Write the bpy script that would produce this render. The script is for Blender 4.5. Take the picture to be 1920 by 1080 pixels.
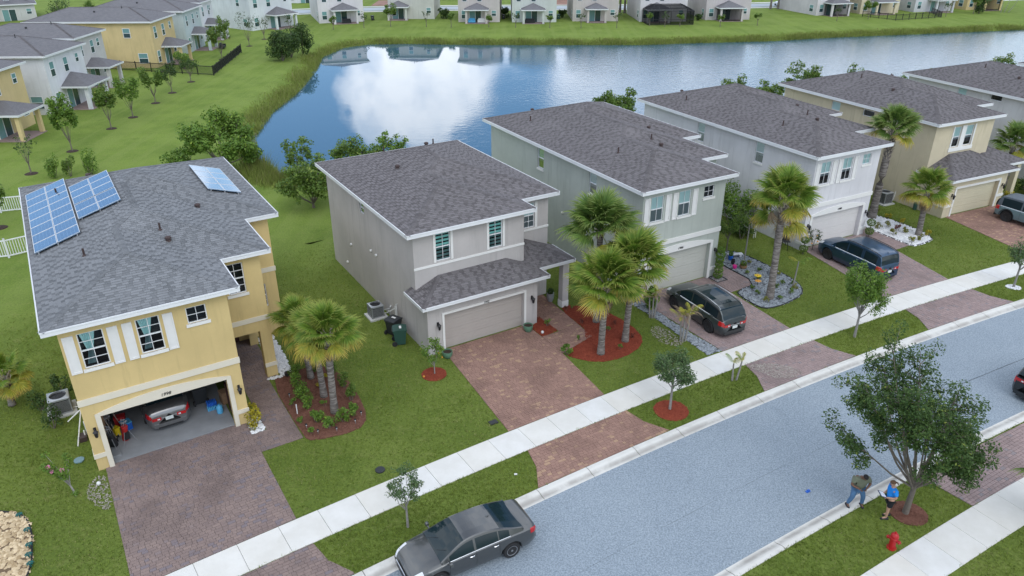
import bpy, bmesh, math, random
import numpy as np
from mathutils import Vector, Matrix

for o in list(bpy.data.objects):
    bpy.data.objects.remove(o)
S = bpy.context.scene
C = S.collection
R = math.radians
rng = np.random.default_rng(7)
random.seed(7)

# ------------------------------------------------------------------ camera
cam_d = bpy.data.cameras.new('camera')
cam_d.sensor_width = 36.0
cam_d.lens = 36.0 * 1410 / 1920
cam_d.clip_start = 0.5
cam_d.clip_end = 5000
cam = bpy.data.objects.new('camera', cam_d)
C.objects.link(cam)
cam.location = (0, 0, 20.4)
cam.rotation_euler = (R(90 - 26.69), 0, 0)
S.camera = cam

# ------------------------------------------------------------------ sky, sun, exposure
SUN_EL, SUN_AZ = 45.0, 158.0          # azimuth clockwise from +Y
W = bpy.data.worlds.new('World')
S.world = W
W.use_nodes = True
nt = W.node_tree
N, L = nt.nodes, nt.links
N.clear()

def wn(t, **k):
    n = N.new(t)
    for a, b in k.items():
        setattr(n, a, b)
    return n

def wmath(op, a, b=None, clamp=False):
    n = wn('ShaderNodeMath', operation=op, use_clamp=clamp)
    for i, v in enumerate((a, b)):
        if v is None:
            continue
        if isinstance(v, (int, float)):
            n.inputs[i].default_value = v
        else:
            L.new(v, n.inputs[i])
    return n.outputs[0]

def wsmooth(v, a, b):
    n = wn('ShaderNodeMapRange', interpolation_type='SMOOTHSTEP')
    L.new(v, n.inputs[0])
    n.inputs[1].default_value = a
    n.inputs[2].default_value = b
    return n.outputs[0]

sky = wn('ShaderNodeTexSky', sky_type='NISHITA', sun_disc=False)
sky.sun_elevation = R(SUN_EL)
sky.sun_rotation = R(SUN_AZ)
sky.air_density = 1.0
sky.dust_density = 0.6
sky.ozone_density = 2.0
tc = wn('ShaderNodeTexCoord')
sep = wn('ShaderNodeSeparateXYZ')
L.new(tc.outputs['Generated'], sep.inputs[0])
dx, dy, dz = sep.outputs
zc = wmath('ADD', wmath('MAXIMUM', dz, 0.0), 0.10)
px_, py_ = wmath('DIVIDE', dx, zc), wmath('DIVIDE', dy, zc)
comb = wn('ShaderNodeCombineXYZ')
L.new(px_, comb.inputs[0]); L.new(py_, comb.inputs[1])
nz = wn('ShaderNodeTexNoise')
nz.inputs['Scale'].default_value = 0.85
nz.inputs['Detail'].default_value = 7
nz.inputs['Roughness'].default_value = 0.55
L.new(comb.outputs[0], nz.inputs['Vector'])
nz2 = wn('ShaderNodeTexNoise')           # billows of the single big cumulus
nz2.inputs['Scale'].default_value = 15.0
nz2.inputs['Detail'].default_value = 6
L.new(tc.outputs['Generated'], nz2.inputs['Vector'])
az = wmath('ARCTAN2', dx, wmath('MAXIMUM', dy, 0.001))
el = wmath('ARCSINE', dz)
lump = wmath('MULTIPLY', wmath('SUBTRACT', nz2.outputs[0], 0.5), 1.5)

def puff(a0, e0, w, h):
    u = wmath('DIVIDE', wmath('SUBTRACT', az, R(a0)), R(w))
    v = wmath('DIVIDE', wmath('SUBTRACT', el, R(e0)), R(h))
    d = wmath('SQRT', wmath('ADD', wmath('MULTIPLY', u, u), wmath('MULTIPLY', v, v)))
    return wsmooth(wmath('ADD', d, lump), 1.05, 0.78)

cumulus = wmath('MAXIMUM', puff(-6.9, 12.0, 6.2, 4.6), puff(-15.8, 10.0, 1.5, 1.6))
cumulus = wmath('MAXIMUM', cumulus, puff(-3.0, 7.6, 11.5, 2.4))
cumulus = wmath('MAXIMUM', cumulus, wmath('MULTIPLY', puff(10.0, 10.0, 8.5, 6.0), 0.85))
cumulus = wmath('MAXIMUM', cumulus, wmath('MULTIPLY', puff(26.0, 10.0, 12.0, 6.0), 0.8))
sheet = wsmooth(nz.outputs[0], 0.36, 0.56)      # broken overcast everywhere above
open_n = wsmooth(wmath('ADD', dz, wmath('MULTIPLY', wmath('SUBTRACT', nz.outputs[0], 0.5), 0.3)), 0.34, 0.52)
cover = wmath('MAXIMUM', cumulus, wmath('MULTIPLY', sheet, wmath('MAXIMUM', open_n, wsmooth(dy, 0.55, 0.1))), clamp=True)
cover = wmath('MAXIMUM', cover, wmath('MULTIPLY', wsmooth(dz, 0.10, 0.0), 0.75), clamp=True)
CLOUD = wn('ShaderNodeMix', data_type='RGBA')
L.new(wsmooth(nz2.outputs[0], 0.35, 0.62), CLOUD.inputs[0])
CLOUD.inputs[6].default_value = (10.0, 11.6, 14.2, 1)
CLOUD.inputs[7].default_value = (17.2, 17.8, 18.8, 1)
mixc = wn('ShaderNodeMix', data_type='RGBA')
L.new(cover, mixc.inputs[0])
blue = wn('ShaderNodeMix', data_type='RGBA', blend_type='MULTIPLY')
blue.inputs[0].default_value = 1.0
L.new(sky.outputs[0], blue.inputs[6])
blue.inputs[7].default_value = (1.0, 1.18, 1.36, 1)
L.new(blue.outputs[2], mixc.inputs[6])
L.new(CLOUD.outputs[2], mixc.inputs[7])
bg = wn('ShaderNodeBackground')
bg.inputs[1].default_value = 0.12
L.new(mixc.outputs[2], bg.inputs[0])
wo = wn('ShaderNodeOutputWorld')
L.new(bg.outputs[0], wo.inputs[0])
W.cycles.sampling_method = 'MANUAL'
W.cycles.sample_map_resolution = 512

sl = bpy.data.lights.new('sun', 'SUN')
sl.energy = 0.75
sl.angle = R(30)
sl.color = (1.0, 0.98, 0.95)
sun = bpy.data.objects.new('sun', sl)
C.objects.link(sun)
_sd = Vector((math.sin(R(SUN_AZ)) * math.cos(R(SUN_EL)), math.cos(R(SUN_AZ)) * math.cos(R(SUN_EL)), math.sin(R(SUN_EL))))
sun.rotation_euler = _sd.to_track_quat('Z', 'Y').to_euler()
sun.location = (0, -30, 60)

S.view_settings.view_transform = 'Standard'
S.view_settings.look = 'None'
S.view_settings.gamma = 1
S.view_settings.use_curve_mapping = False
S.view_settings.exposure = 0.0
S.render.engine = 'CYCLES'
S.cycles.max_bounces = 6
S.cycles.transparent_max_bounces = 12
S.cycles.caustics_reflective = False
S.cycles.caustics_refractive = False

# ------------------------------------------------------------------ materials
def lin(r, g, b):
    f = lambda c: ((c / 255 + 0.055) / 1.055) ** 2.4 if c > 10 else c / 255 / 12.92
    return (f(r), f(g), f(b), 1)

class NT:
    def __init__(s, name):
        s.m = bpy.data.materials.new(name)
        s.m.use_nodes = True
        s.t = s.m.node_tree
        s.n = s.t.nodes
        s.b = s.n['Principled BSDF']
        s.out = s.n['Material Output']
        s._tc = None
    def new(s, t, **k):
        n = s.n.new(t)
        for a, b in k.items():
            setattr(n, a, b)
        return n
    def link(s, a, b):
        s.t.links.new(a, b)
    def tc(s, which='Object'):
        if s._tc is None:
            s._tc = s.new('ShaderNodeTexCoord')
        return s._tc.outputs[which]
    def noise(s, scale, detail=4, rough=0.55, vec=None):
        n = s.new('ShaderNodeTexNoise')
        n.inputs['Scale'].default_value = scale
        n.inputs['Detail'].default_value = detail
        n.inputs['Roughness'].default_value = rough
        s.link(vec if vec is not None else s.tc(), n.inputs['Vector'])
        return n.outputs[0]
    def ramp(s, v, a, b):
        n = s.new('ShaderNodeMapRange', interpolation_type='SMOOTHSTEP')
        s.link(v, n.inputs[0])
        n.inputs[1].default_value = a
        n.inputs[2].default_value = b
        return n.outputs[0]
    def mix(s, f, a, b, blend='MIX'):
        n = s.new('ShaderNodeMix', data_type='RGBA', blend_type=blend)
        for i, v in ((0, f), (6, a), (7, b)):
            if isinstance(v, (int, float)):
                n.inputs[i].default_value = v
            elif isinstance(v, (tuple, list)):
                n.inputs[i].default_value = v if len(v) == 4 else (*v, 1)
            else:
                s.link(v, n.inputs[i])
        return n.outputs[2]
    def math(s, op, a, b):
        n = s.new('ShaderNodeMath', operation=op)
        for i, v in enumerate((a, b)):
            if isinstance(v, (int, float)):
                n.inputs[i].default_value = v
            else:
                s.link(v, n.inputs[i])
        return n.outputs[0]
    def attr(s, name='rnd'):
        n = s.new('ShaderNodeAttribute', attribute_name=name)
        return n.outputs['Fac']
    def color(s, c):
        if isinstance(c, (tuple, list)):
            s.b.inputs['Base Color'].default_value = c if len(c) == 4 else (*c, 1)
        else:
            s.link(c, s.b.inputs['Base Color'])
    def bump(s, h, strength=0.3, dist=0.01):
        n = s.new('ShaderNodeBump')
        n.inputs['Strength'].default_value = strength
        n.inputs['Distance'].default_value = dist
        s.link(h, n.inputs['Height'])
        s.link(n.outputs[0], s.b.inputs['Normal'])
    def set(s, **k):
        for a, v in k.items():
            s.b.inputs[a.replace('_', ' ')].default_value = v
        return s

def dark(c, k):
    return (c[0] * k, c[1] * k, c[2] * k, 1)

def plain(name, c, rough=0.6, var=0.12, scale=3.0, metal=0.0, bump=0.0, bscale=60, spec=0.4):
    n = NT(name)
    f = n.noise(scale, 5)
    n.color(n.mix(f, dark(c, 1 - var * 1.6), dark(c, 1 + var)))
    n.set(Roughness=rough, Metallic=metal, Specular_IOR_Level=spec)
    if bump:
        n.bump(n.noise(bscale, 3), bump, 0.01)
    return n.m

def rnd_mat(name, c1, c2, rough=0.8, spec=0.25, scale=8.0, third=None, nvar=0.25):
    n = NT(name)
    base = n.mix(n.attr('rnd'), c1, c2)
    if third is not None:
        base = n.mix(n.ramp(n.attr('rnd'), 0.86, 0.9), base, third)
    nv = n.noise(scale, 4)
    base = n.mix(nvar, base, n.mix(nv, dark(c1, 0.55), dark(c2, 1.35)))
    n.color(base)
    n.set(Roughness=rough, Specular_IOR_Level=spec)
    return n.m

def stucco(name, c):
    n = NT(name)
    big = n.noise(0.35, 5, 0.6)
    fine = n.noise(22, 4, 0.6)
    c1 = n.mix(n.ramp(big, 0.3, 0.7), dark(c, 0.86), dark(c, 1.07))
    mp = n.new('ShaderNodeMapping')
    mp.inputs['Scale'].default_value = (3.0, 3.0, 0.25)
    n.link(n.tc(), mp.inputs[0])
    streak = n.noise(1.2, 5, 0.65, mp.outputs[0])
    c2 = n.mix(n.ramp(streak, 0.50, 0.75), c1, dark(c, 0.76))
    n.color(n.mix(0.25, c2, n.mix(fine, dark(c, 0.8), dark(c, 1.15))))
    n.set(Roughness=0.9, Specular_IOR_Level=0.2)
    n.bump(n.noise(90, 3, 0.7), 0.25, 0.008)
    return n.m

def leaf_mat(name, c1, c2, c3=None, tip=None):
    n = NT(name)
    b = n.mix(n.attr('rnd'), c1, c2)
    if c3 is not None:
        b = n.mix(n.ramp(n.attr('rnd'), 0.80, 0.97), b, c3)
    if tip is not None:
        b = n.mix(n.ramp(n.attr('tip'), 0.55, 1.0), b, tip)
    n.color(b)
    n.set(Roughness=0.55, Specular_IOR_Level=0.3)
    tr = n.new('ShaderNodeBsdfTranslucent')
    n.link(b, tr.inputs[0])
    mx = n.new('ShaderNodeMixShader')
    mx.inputs[0].default_value = 0.28
    n.link(n.b.outputs[0], mx.inputs[1])
    n.link(tr.outputs[0], mx.inputs[2])
    n.link(mx.outputs[0], n.out.inputs[0])
    return n.m

def glass_mat(name, tint, trans=0.75):
    n = NT(name)
    n.n.remove(n.b)
    gl = n.new('ShaderNodeBsdfGlossy'); gl.inputs['Roughness'].default_value = 0.03
    gl.inputs[0].default_value = (0.9, 0.95, 1, 1)
    tp = n.new('ShaderNodeBsdfTransparent'); tp.inputs[0].default_value = (*tint, 1)
    df = n.new('ShaderNodeBsdfDiffuse'); df.inputs[0].default_value = (0.015, 0.02, 0.022, 1)
    m1 = n.new('ShaderNodeMixShader'); m1.inputs[0].default_value = trans
    n.link(df.outputs[0], m1.inputs[1]); n.link(tp.outputs[0], m1.inputs[2])
    fr = n.new('ShaderNodeFresnel'); fr.inputs[0].default_value = 1.42
    m2 = n.new('ShaderNodeMixShader')
    n.link(n.math('MULTIPLY', fr.outputs[0], 0.65), m2.inputs[0]); n.link(m1.outputs[0], m2.inputs[1]); n.link(gl.outputs[0], m2.inputs[2])
    n.link(m2.outputs[0], n.out.inputs[0])
    return n.m

def car_paint(name, c, metal=0.5):
    n = NT(name)
    n.color(c)
    n.set(Roughness=0.32, Metallic=metal, Specular_IOR_Level=0.5, Coat_Weight=0.8, Coat_Roughness=0.06)
    return n.m

M = {}
M['white_trim'] = plain('white_trim', (0.72, 0.71, 0.68, 1), 0.6, 0.05, 1.5)
M['fascia'] = plain('fascia_white', (0.70, 0.71, 0.72, 1), 0.5, 0.06, 0.8)
M['soffit'] = plain('soffit_white', (0.62, 0.61, 0.58, 1), 0.8, 0.05, 1.0)
M['vinyl'] = plain('vinyl_white', (0.72, 0.73, 0.74, 1), 0.4, 0.04, 2)
M['shutter'] = plain('shutter_white', (0.70, 0.69, 0.67, 1), 0.6, 0.06, 4, bump=0.2)
M['glass'] = glass_mat('window_glass', (0.80, 0.90, 0.90), 0.92)
M['screen_glass'] = glass_mat('screened_glass', (0.48, 0.50, 0.52), 0.85)
M['far_glass'] = plain('far_glass', (0.035, 0.07, 0.08, 1), 0.12, 0.2, 2, spec=0.8)
M['far_blind'] = plain('far_blind', (0.16, 0.31, 0.31, 1), 0.25, 0.1, 2, spec=0.6)
M['blind'] = plain('blind_fabric', (0.66, 0.80, 0.80, 1), 0.8, 0.06)
M['zebra'] = plain('zebra_blind_band', (0.34, 0.72, 0.66, 1), 0.8, 0.05)
M['curtain'] = plain('curtain_cloth', (0.60, 0.82, 0.82, 1), 0.85, 0.08, 8)
M['dark_room'] = plain('dark_room', (0.02, 0.02, 0.022, 1), 0.9, 0.1)  # near-black: shade of unlit rooms put into the colour; also dark blind bands
M['black_metal'] = plain('black_metal', (0.018, 0.018, 0.02, 1), 0.45, 0.2)
M['black_plastic'] = plain('black_plastic', (0.022, 0.023, 0.025, 1), 0.5, 0.2)
M['grey_metal'] = plain('grey_metal', (0.30, 0.31, 0.32, 1), 0.45, 0.1, metal=0.3)
M['galv'] = plain('galvanised_metal', (0.42, 0.44, 0.46, 1), 0.4, 0.08, metal=0.5)
M['pvc'] = plain('pvc_pipe', (0.68, 0.68, 0.66, 1), 0.4, 0.05)
M['vent_brown'] = plain('vent_brown', (0.055, 0.035, 0.032, 1), 0.6, 0.15)
M['concrete'] = plain('concrete', (0.50, 0.50, 0.48, 1), 0.85, 0.10, 1.2, bump=0.15)
M['rubber'] = plain('tyre_rubber', (0.02, 0.02, 0.021, 1), 0.75, 0.2, 8)
M['chrome'] = plain('chrome', (0.62, 0.64, 0.66, 1), 0.18, 0.03, metal=0.9)
M['rim'] = plain('alloy_rim', (0.40, 0.40, 0.41, 1), 0.3, 0.06, metal=0.7)
M['rim_dark'] = plain('dark_rim', (0.035, 0.035, 0.04, 1), 0.35, 0.1, metal=0.4)
M['car_glass'] = plain('car_glass', (0.010, 0.022, 0.027, 1), 0.05, 0.1, spec=0.32)
M['lamp_red'] = plain('tail_light_red', (0.42, 0.012, 0.014, 1), 0.15, 0.1, spec=0.7)
M['lamp_clear'] = plain('lamp_clear', (0.60, 0.62, 0.64, 1), 0.12, 0.05, spec=0.7)
M['plate'] = plain('licence_plate', (0.62, 0.66, 0.64, 1), 0.4, 0.05)
M['red_paint'] = plain('red_paint', (0.38, 0.012, 0.015, 1), 0.38, 0.12, 6)
M['blue_plastic'] = plain('blue_plastic', (0.02, 0.12, 0.50, 1), 0.3, 0.1)
M['light_blue'] = plain('light_blue_plastic', (0.10, 0.38, 0.62, 1), 0.25, 0.1)
M['red_cloth'] = plain('red_cloth', (0.42, 0.02, 0.02, 1), 0.7, 0.15)
M['wood'] = plain('wood', (0.26, 0.16, 0.09, 1), 0.7, 0.2, 6)
M['wood_dark'] = plain('dark_wood', (0.07, 0.025, 0.02, 1), 0.6, 0.2, 6)
M['pot_green'] = plain('glazed_green_pot', (0.10, 0.20, 0.13, 1), 0.35, 0.2, 5)
M['soil'] = plain('soil', (0.045, 0.028, 0.02, 1), 0.95, 0.3, 20)
M['bin_green'] = plain('green_bin_plastic', (0.028, 0.075, 0.058, 1), 0.5, 0.12)
M['bin_grey'] = plain('dark_bin_plastic', (0.03, 0.033, 0.036, 1), 0.5, 0.12)
M['edging'] = plain('black_edging', (0.02, 0.022, 0.025, 1), 0.6, 0.2)
M['pink'] = plain('pink_glaze', (0.65, 0.03, 0.26, 1), 0.3, 0.08)
M['yellow'] = plain('yellow_glaze', (0.75, 0.55, 0.02, 1), 0.4, 0.08)
M['orange'] = plain('orange_glaze', (0.70, 0.32, 0.05, 1), 0.4, 0.1)
M['terracotta'] = plain('terracotta', (0.24, 0.14, 0.07, 1), 0.8, 0.2)
M['panel'] = None
M['bark'] = plain('oak_bark', (0.17, 0.145, 0.12, 1), 0.9, 0.3, 9, bump=0.6, bscale=30)
M['bark_pale'] = plain('pale_bark', (0.27, 0.255, 0.235, 1), 0.9, 0.25, 9, bump=0.5, bscale=30)
M['base_sheet'] = plain('paver_sand', (0.21, 0.18, 0.16, 1), 0.95, 0.2, 8)

# palm trunk with ring scars
n = NT('palm_bark')
mp = n.new('ShaderNodeMapping'); mp.inputs['Scale'].default_value = (1.5, 1.5, 9.0)
n.link(n.tc(), mp.inputs[0])
rings = n.noise(1.6, 5, 0.65, mp.outputs[0])
n.color(n.mix(n.ramp(rings, 0.35, 0.68), (0.10, 0.085, 0.075, 1), (0.29, 0.265, 0.24, 1)))
n.set(Roughness=0.95, Specular_IOR_Level=0.15)
n.bump(rings, 0.9, 0.03)
M['palm_bark'] = n.m
M['boot'] = plain('palm_boots', (0.42, 0.36, 0.29, 1), 0.9, 0.3, 10, bump=0.4)

# lawns: darker turf in the front gardens, lighter towards the pond, one continuous ground
def lawn_mat(name):
    n = NT(name)
    sx = n.new('ShaderNodeSeparateXYZ'); n.link(n.tc(), sx.inputs[0])
    ax, ay = n.math('SUBTRACT', sx.outputs[0], 143.5), n.math('ADD', sx.outputs[1], 198.0)
    rad = n.math('SQRT', n.math('ADD', n.math('MULTIPLY', ax, ax), n.math('MULTIPLY', ay, ay)), 0)
    big = n.noise(0.10, 5, 0.6)
    back = n.ramp(n.math('ADD', rad, n.math('MULTIPLY', big, 14.0)), 283.0, 309.0)
    a = n.noise(0.22, 5, 0.6)
    b = n.noise(1.7, 6, 0.7)
    c = n.noise(9, 5, 0.75)
    f1 = n.mix(n.ramp(a, 0.36, 0.64), (0.082, 0.120, 0.022, 1), (0.128, 0.168, 0.036, 1))
    f2 = n.mix(n.ramp(a, 0.34, 0.66), (0.108, 0.170, 0.028, 1), (0.165, 0.235, 0.044, 1))
    base = n.mix(back, f1, f2)
    base = n.mix(n.math('MULTIPLY', n.ramp(b, 0.50, 0.74), 0.5), base, (0.225, 0.225, 0.085, 1))
    base = n.mix(n.math('MULTIPLY', n.ramp(n.noise(0.55, 6, 0.65), 0.55, 0.72), 0.45), base, (0.062, 0.110, 0.020, 1))
    mp = n.new('ShaderNodeMapping')
    mp.inputs['Rotation'].default_value = (0, 0, R(68))
    mp.inputs['Scale'].default_value = (0.9, 0.05, 1)
    n.link(n.tc(), mp.inputs[0])
    st = n.noise(0.9, 3, 0.5, mp.outputs[0])
    base = n.mix(n.math('MULTIPLY', n.ramp(st, 0.42, 0.60), n.math('MULTIPLY', back, 0.38)), base, (0.200, 0.255, 0.070, 1))
    base = n.mix(0.55, base, n.mix(n.ramp(c, 0.28, 0.72), n.mix(0.5, base, (0.02, 0.035, 0.006, 1)), n.mix(0.45, base, (0.28, 0.36, 0.07, 1))))
    n.color(base)
    n.set(Roughness=0.95, Specular_IOR_Level=0.12)
    n.bump(n.noise(30, 4, 0.8), 0.5, 0.04)
    return n.m
M['lawn'] = M['field'] = lawn_mat('lawn_grass')
M['blade'] = rnd_mat('grass_blade', (0.100, 0.152, 0.020, 1), (0.215, 0.275, 0.050, 1), 0.8, 0.15, 1.2, (0.30, 0.27, 0.13, 1), 0.3)
M['reed'] = rnd_mat('reed_blade', (0.125, 0.170, 0.034, 1), (0.235, 0.280, 0.065, 1), 0.85, 0.15, 0.4, (0.26, 0.22, 0.12, 1), 0.3)

# asphalt
n = NT('asphalt')
a, b, c, d = n.noise(0.25, 5, 0.6), n.noise(16, 4, 0.85), n.noise(1.6, 6, 0.7), n.noise(5, 4, 0.8)
base = n.mix(n.ramp(a, 0.32, 0.68), (0.205, 0.252, 0.295, 1), (0.265, 0.315, 0.355, 1))
base = n.mix(0.7, base, n.mix(n.ramp(b, 0.36, 0.64), (0.125, 0.158, 0.19, 1), (0.355, 0.405, 0.445, 1)))
base = n.mix(n.math('MULTIPLY', n.ramp(c, 0.52, 0.80), 0.30), base, (0.135, 0.16, 0.185, 1))
base = n.mix(n.math('MULTIPLY', n.ramp(d, 0.66, 0.74), 0.35), base, (0.09, 0.105, 0.12, 1))
n.color(base)
n.set(Roughness=0.85, Specular_IOR_Level=0.25)
n.bump(b, 0.5, 0.02)
M['asphalt'] = n.m
# crack filler / stains
M['crack'] = plain('road_crack', (0.09, 0.11, 0.13, 1), 0.9, 0.2, 4)
# sidewalk slab
n = NT('sidewalk_concrete')
a, b = n.noise(0.9, 6, 0.65), n.noise(40, 4, 0.7)
base = n.mix(n.ramp(a, 0.3, 0.72), (0.58, 0.57, 0.535, 1), (0.68, 0.675, 0.65, 1))
base = n.mix(n.math('MULTIPLY', n.ramp(n.noise(2.1, 6, 0.7), 0.60, 0.80), 0.5), base, (0.42, 0.41, 0.35, 1))
base = n.mix(0.16, base, n.mix(b, (0.4, 0.4, 0.38, 1), (0.85, 0.85, 0.83, 1)))
oi = n.new('ShaderNodeObjectInfo')
base = n.mix(n.math('MULTIPLY', oi.outputs['Random'], 0.34), base, (0.60, 0.55, 0.45, 1))
n.color(base)
n.set(Roughness=0.9, Specular_IOR_Level=0.2)
n.bump(b, 0.12, 0.004)
M['slab'] = n.m
# kerb, stained along the gutter line
n = NT('kerb_concrete')
a, b = n.noise(0.7, 6, 0.7), n.noise(35, 4, 0.7)
base = n.mix(n.ramp(a, 0.45, 0.75), (0.60, 0.585, 0.54, 1), (0.44, 0.42, 0.38, 1))
g = n.attr('gut')
base = n.mix(n.math('MULTIPLY', n.ramp(g, 0.2, 1.0), n.ramp(a, 0.25, 0.6)), base, (0.30, 0.28, 0.25, 1))
base = n.mix(0.18, base, n.mix(b, (0.35, 0.34, 0.32, 1), (0.8, 0.8, 0.78, 1)))
n.color(base)
n.set(Roughness=0.9, Specular_IOR_Level=0.2)
M['kerb'] = n.m
# shingles (geometry tabs carry 'rnd'); a second material for roofs too far to tell tabs apart
def shingle_mat(name, c1, c2):
    n = NT(name)
    base = n.mix(n.attr('rnd'), c1, c2)
    sp = n.noise(70, 3, 0.8)
    base = n.mix(0.35, base, n.mix(n.ramp(sp, 0.35, 0.65), dark(c1, 0.6), dark(c2, 1.4)))
    st = n.noise(0.35, 5, 0.6)
    base = n.mix(n.math('MULTIPLY', n.ramp(st, 0.5, 0.75), 0.22), base, dark(c2, 1.25))
    n.color(base)
    n.set(Roughness=0.95, Specular_IOR_Level=0.15)
    return n.m
M['shingle'] = shingle_mat('roof_shingle', (0.062, 0.056, 0.056, 1), (0.200, 0.186, 0.190, 1))
M['shingle_blue'] = shingle_mat('roof_shingle_weathered', (0.085, 0.090, 0.095, 1), (0.235, 0.242, 0.252, 1))
n = NT('roof_far')
br = n.new('ShaderNodeTexBrick')
br.inputs['Scale'].default_value = 1.0
br.inputs['Brick Width'].default_value = 0.32
br.inputs['Row Height'].default_value = 0.145
br.inputs['Mortar Size'].default_value = 0.012
br.inputs['Color1'].default_value = (0.13, 0.128, 0.135, 1)
br.inputs['Color2'].default_value = (0.185, 0.18, 0.188, 1)
br.inputs['Mortar'].default_value = (0.085, 0.083, 0.09, 1)
n.link(n.tc('UV'), br.inputs['Vector'])
n.color(n.mix(0.4, br.outputs[0], n.mix(n.noise(0.5, 6, 0.65), (0.10, 0.10, 0.105, 1), (0.22, 0.215, 0.225, 1))))
n.set(Roughness=0.95, Specular_IOR_Level=0.15)
M['roof_far'] = n.m
# pavers
def paver_mat(name, c1, c2, c3):
    n = NT(name)
    base = n.mix(n.attr('rnd'), c1, c2)
    base = n.mix(n.ramp(n.attr('rnd'), 0.86, 0.93), base, c3)
    base = n.mix(n.math('MULTIPLY', n.ramp(n.noise(0.45, 6, 0.65), 0.45, 0.66), 0.7), base, dark(c1, 0.62))
    base = n.mix(0.25, base, n.mix(n.noise(45, 3, 0.7), dark(c1, 0.6), dark(c2, 1.4)))
    n.color(base)
    n.set(Roughness=0.88, Specular_IOR_Level=0.2)
    return n.m
M['paver_brown'] = paver_mat('paver_brown', (0.187, 0.141, 0.131, 1), (0.259, 0.194, 0.171, 1), (0.168, 0.147, 0.165, 1))
M['paver_red'] = paver_mat('paver_red', (0.242, 0.146, 0.118, 1), (0.319, 0.196, 0.153, 1), (0.401, 0.268, 0.174, 1))
M['paver_grey'] = paver_mat('paver_grey', (0.246, 0.188, 0.179, 1), (0.326, 0.245, 0.229, 1), (0.206, 0.188, 0.195, 1))
# beds
M['mulch_red'] = rnd_mat('red_mulch', (0.15, 0.030, 0.018, 1), (0.30, 0.072, 0.042, 1), 0.95, 0.1, 3)
M['mulch_brown'] = rnd_mat('brown_mulch', (0.10, 0.045, 0.032, 1), (0.22, 0.105, 0.075, 1), 0.95, 0.1, 3)
M['stone_white'] = rnd_mat('white_stones', (0.55, 0.56, 0.58, 1), (0.82, 0.82, 0.82, 1), 0.7, 0.3, 9)
M['stone_grey'] = rnd_mat('grey_gravel', (0.13, 0.15, 0.17, 1), (0.33, 0.36, 0.385, 1), 0.8, 0.25, 9)
M['stone_gold'] = rnd_mat('gold_stones', (0.28, 0.19, 0.095, 1), (0.72, 0.58, 0.38, 1), 0.8, 0.25, 9)
# leaves
M['leaf_oak'] = leaf_mat('oak_leaf', (0.034, 0.075, 0.018, 1), (0.093, 0.158, 0.033, 1), (0.217, 0.255, 0.045, 1))
M['leaf_young'] = leaf_mat('young_oak_leaf', (0.054, 0.105, 0.039, 1), (0.132, 0.203, 0.068, 1), (0.248, 0.270, 0.135, 1))
M['leaf_bright'] = leaf_mat('bright_leaf', (0.078, 0.158, 0.021, 1), (0.178, 0.285, 0.039, 1), (0.264, 0.360, 0.045, 1))
M['leaf_willow'] = leaf_mat('pond_shrub_leaf', (0.070, 0.135, 0.021, 1), (0.171, 0.255, 0.042, 1), (0.264, 0.300, 0.060, 1))
M['leaf_dark'] = leaf_mat('dark_leaf', (0.028, 0.063, 0.015, 1), (0.078, 0.135, 0.027, 1), (0.139, 0.180, 0.045, 1))
M['leaf_croton'] = leaf_mat('croton_leaf', (0.25, 0.22, 0.02, 1), (0.50, 0.42, 0.03, 1), (0.10, 0.16, 0.02, 1))
M['leaf_red'] = leaf_mat('red_leaf', (0.12, 0.030, 0.022, 1), (0.24, 0.07, 0.04, 1), (0.10, 0.12, 0.03, 1))
M['leaf_yellow'] = leaf_mat('yellow_green_leaf', (0.12, 0.15, 0.025, 1), (0.30, 0.28, 0.045, 1))
M['frond'] = leaf_mat('palm_frond_green', (0.096, 0.177, 0.021, 1), (0.186, 0.285, 0.036, 1), None, (0.310, 0.330, 0.068, 1))
M['frond_dark'] = leaf_mat('palm_frond_dark', (0.070, 0.135, 0.027, 1), (0.132, 0.217, 0.039, 1), None, (0.232, 0.285, 0.075, 1))
M['frond_yellow'] = leaf_mat('palm_frond_yellow', (0.211, 0.257, 0.033, 1), (0.395, 0.351, 0.045, 1), None, (0.553, 0.392, 0.090, 1))
M['frond_dead'] = leaf_mat('palm_frond_dead', (0.24, 0.17, 0.10, 1), (0.38, 0.29, 0.19, 1))
M['frond_grey'] = leaf_mat('palm_frond_grey', (0.40, 0.37, 0.32, 1), (0.58, 0.54, 0.48, 1))
M['petal'] = leaf_mat('pink_petal', (0.55, 0.16, 0.28, 1), (0.75, 0.34, 0.46, 1))
# solar cells
n = NT('solar_cells')
br = n.new('ShaderNodeTexBrick')
br.offset = 0.0
br.inputs['Scale'].default_value = 1.0
br.inputs['Brick Width'].default_value = 0.158
br.inputs['Row Height'].default_value = 0.158
br.inputs['Mortar Size'].default_value = 0.006
br.inputs['Color1'].default_value = (0.040, 0.082, 0.150, 1)
br.inputs['Color2'].default_value = (0.055, 0.105, 0.180, 1)
br.inputs['Mortar'].default_value = (0.16, 0.26, 0.38, 1)
n.link(n.tc(), br.inputs['Vector'])
oi = n.new('ShaderNodeObjectInfo')
n.color(n.mix(n.math('MULTIPLY', oi.outputs['Random'], 0.35), br.outputs[0], (0.10, 0.20, 0.32, 1)))
n.set(Roughness=0.16, Specular_IOR_Level=0.9, Coat_Weight=1.0, Coat_Roughness=0.10, Coat_IOR=1.7)
M['panel'] = n.m
M['panel_frame'] = plain('panel_frame', (0.66, 0.68, 0.70, 1), 0.35, 0.05, metal=0.2)

# ------------------------------------------------------------------ mesh helpers
def link(o, parent=None):
    C.objects.link(o)
    if parent is not None:
        o.parent = parent
    return o

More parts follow.
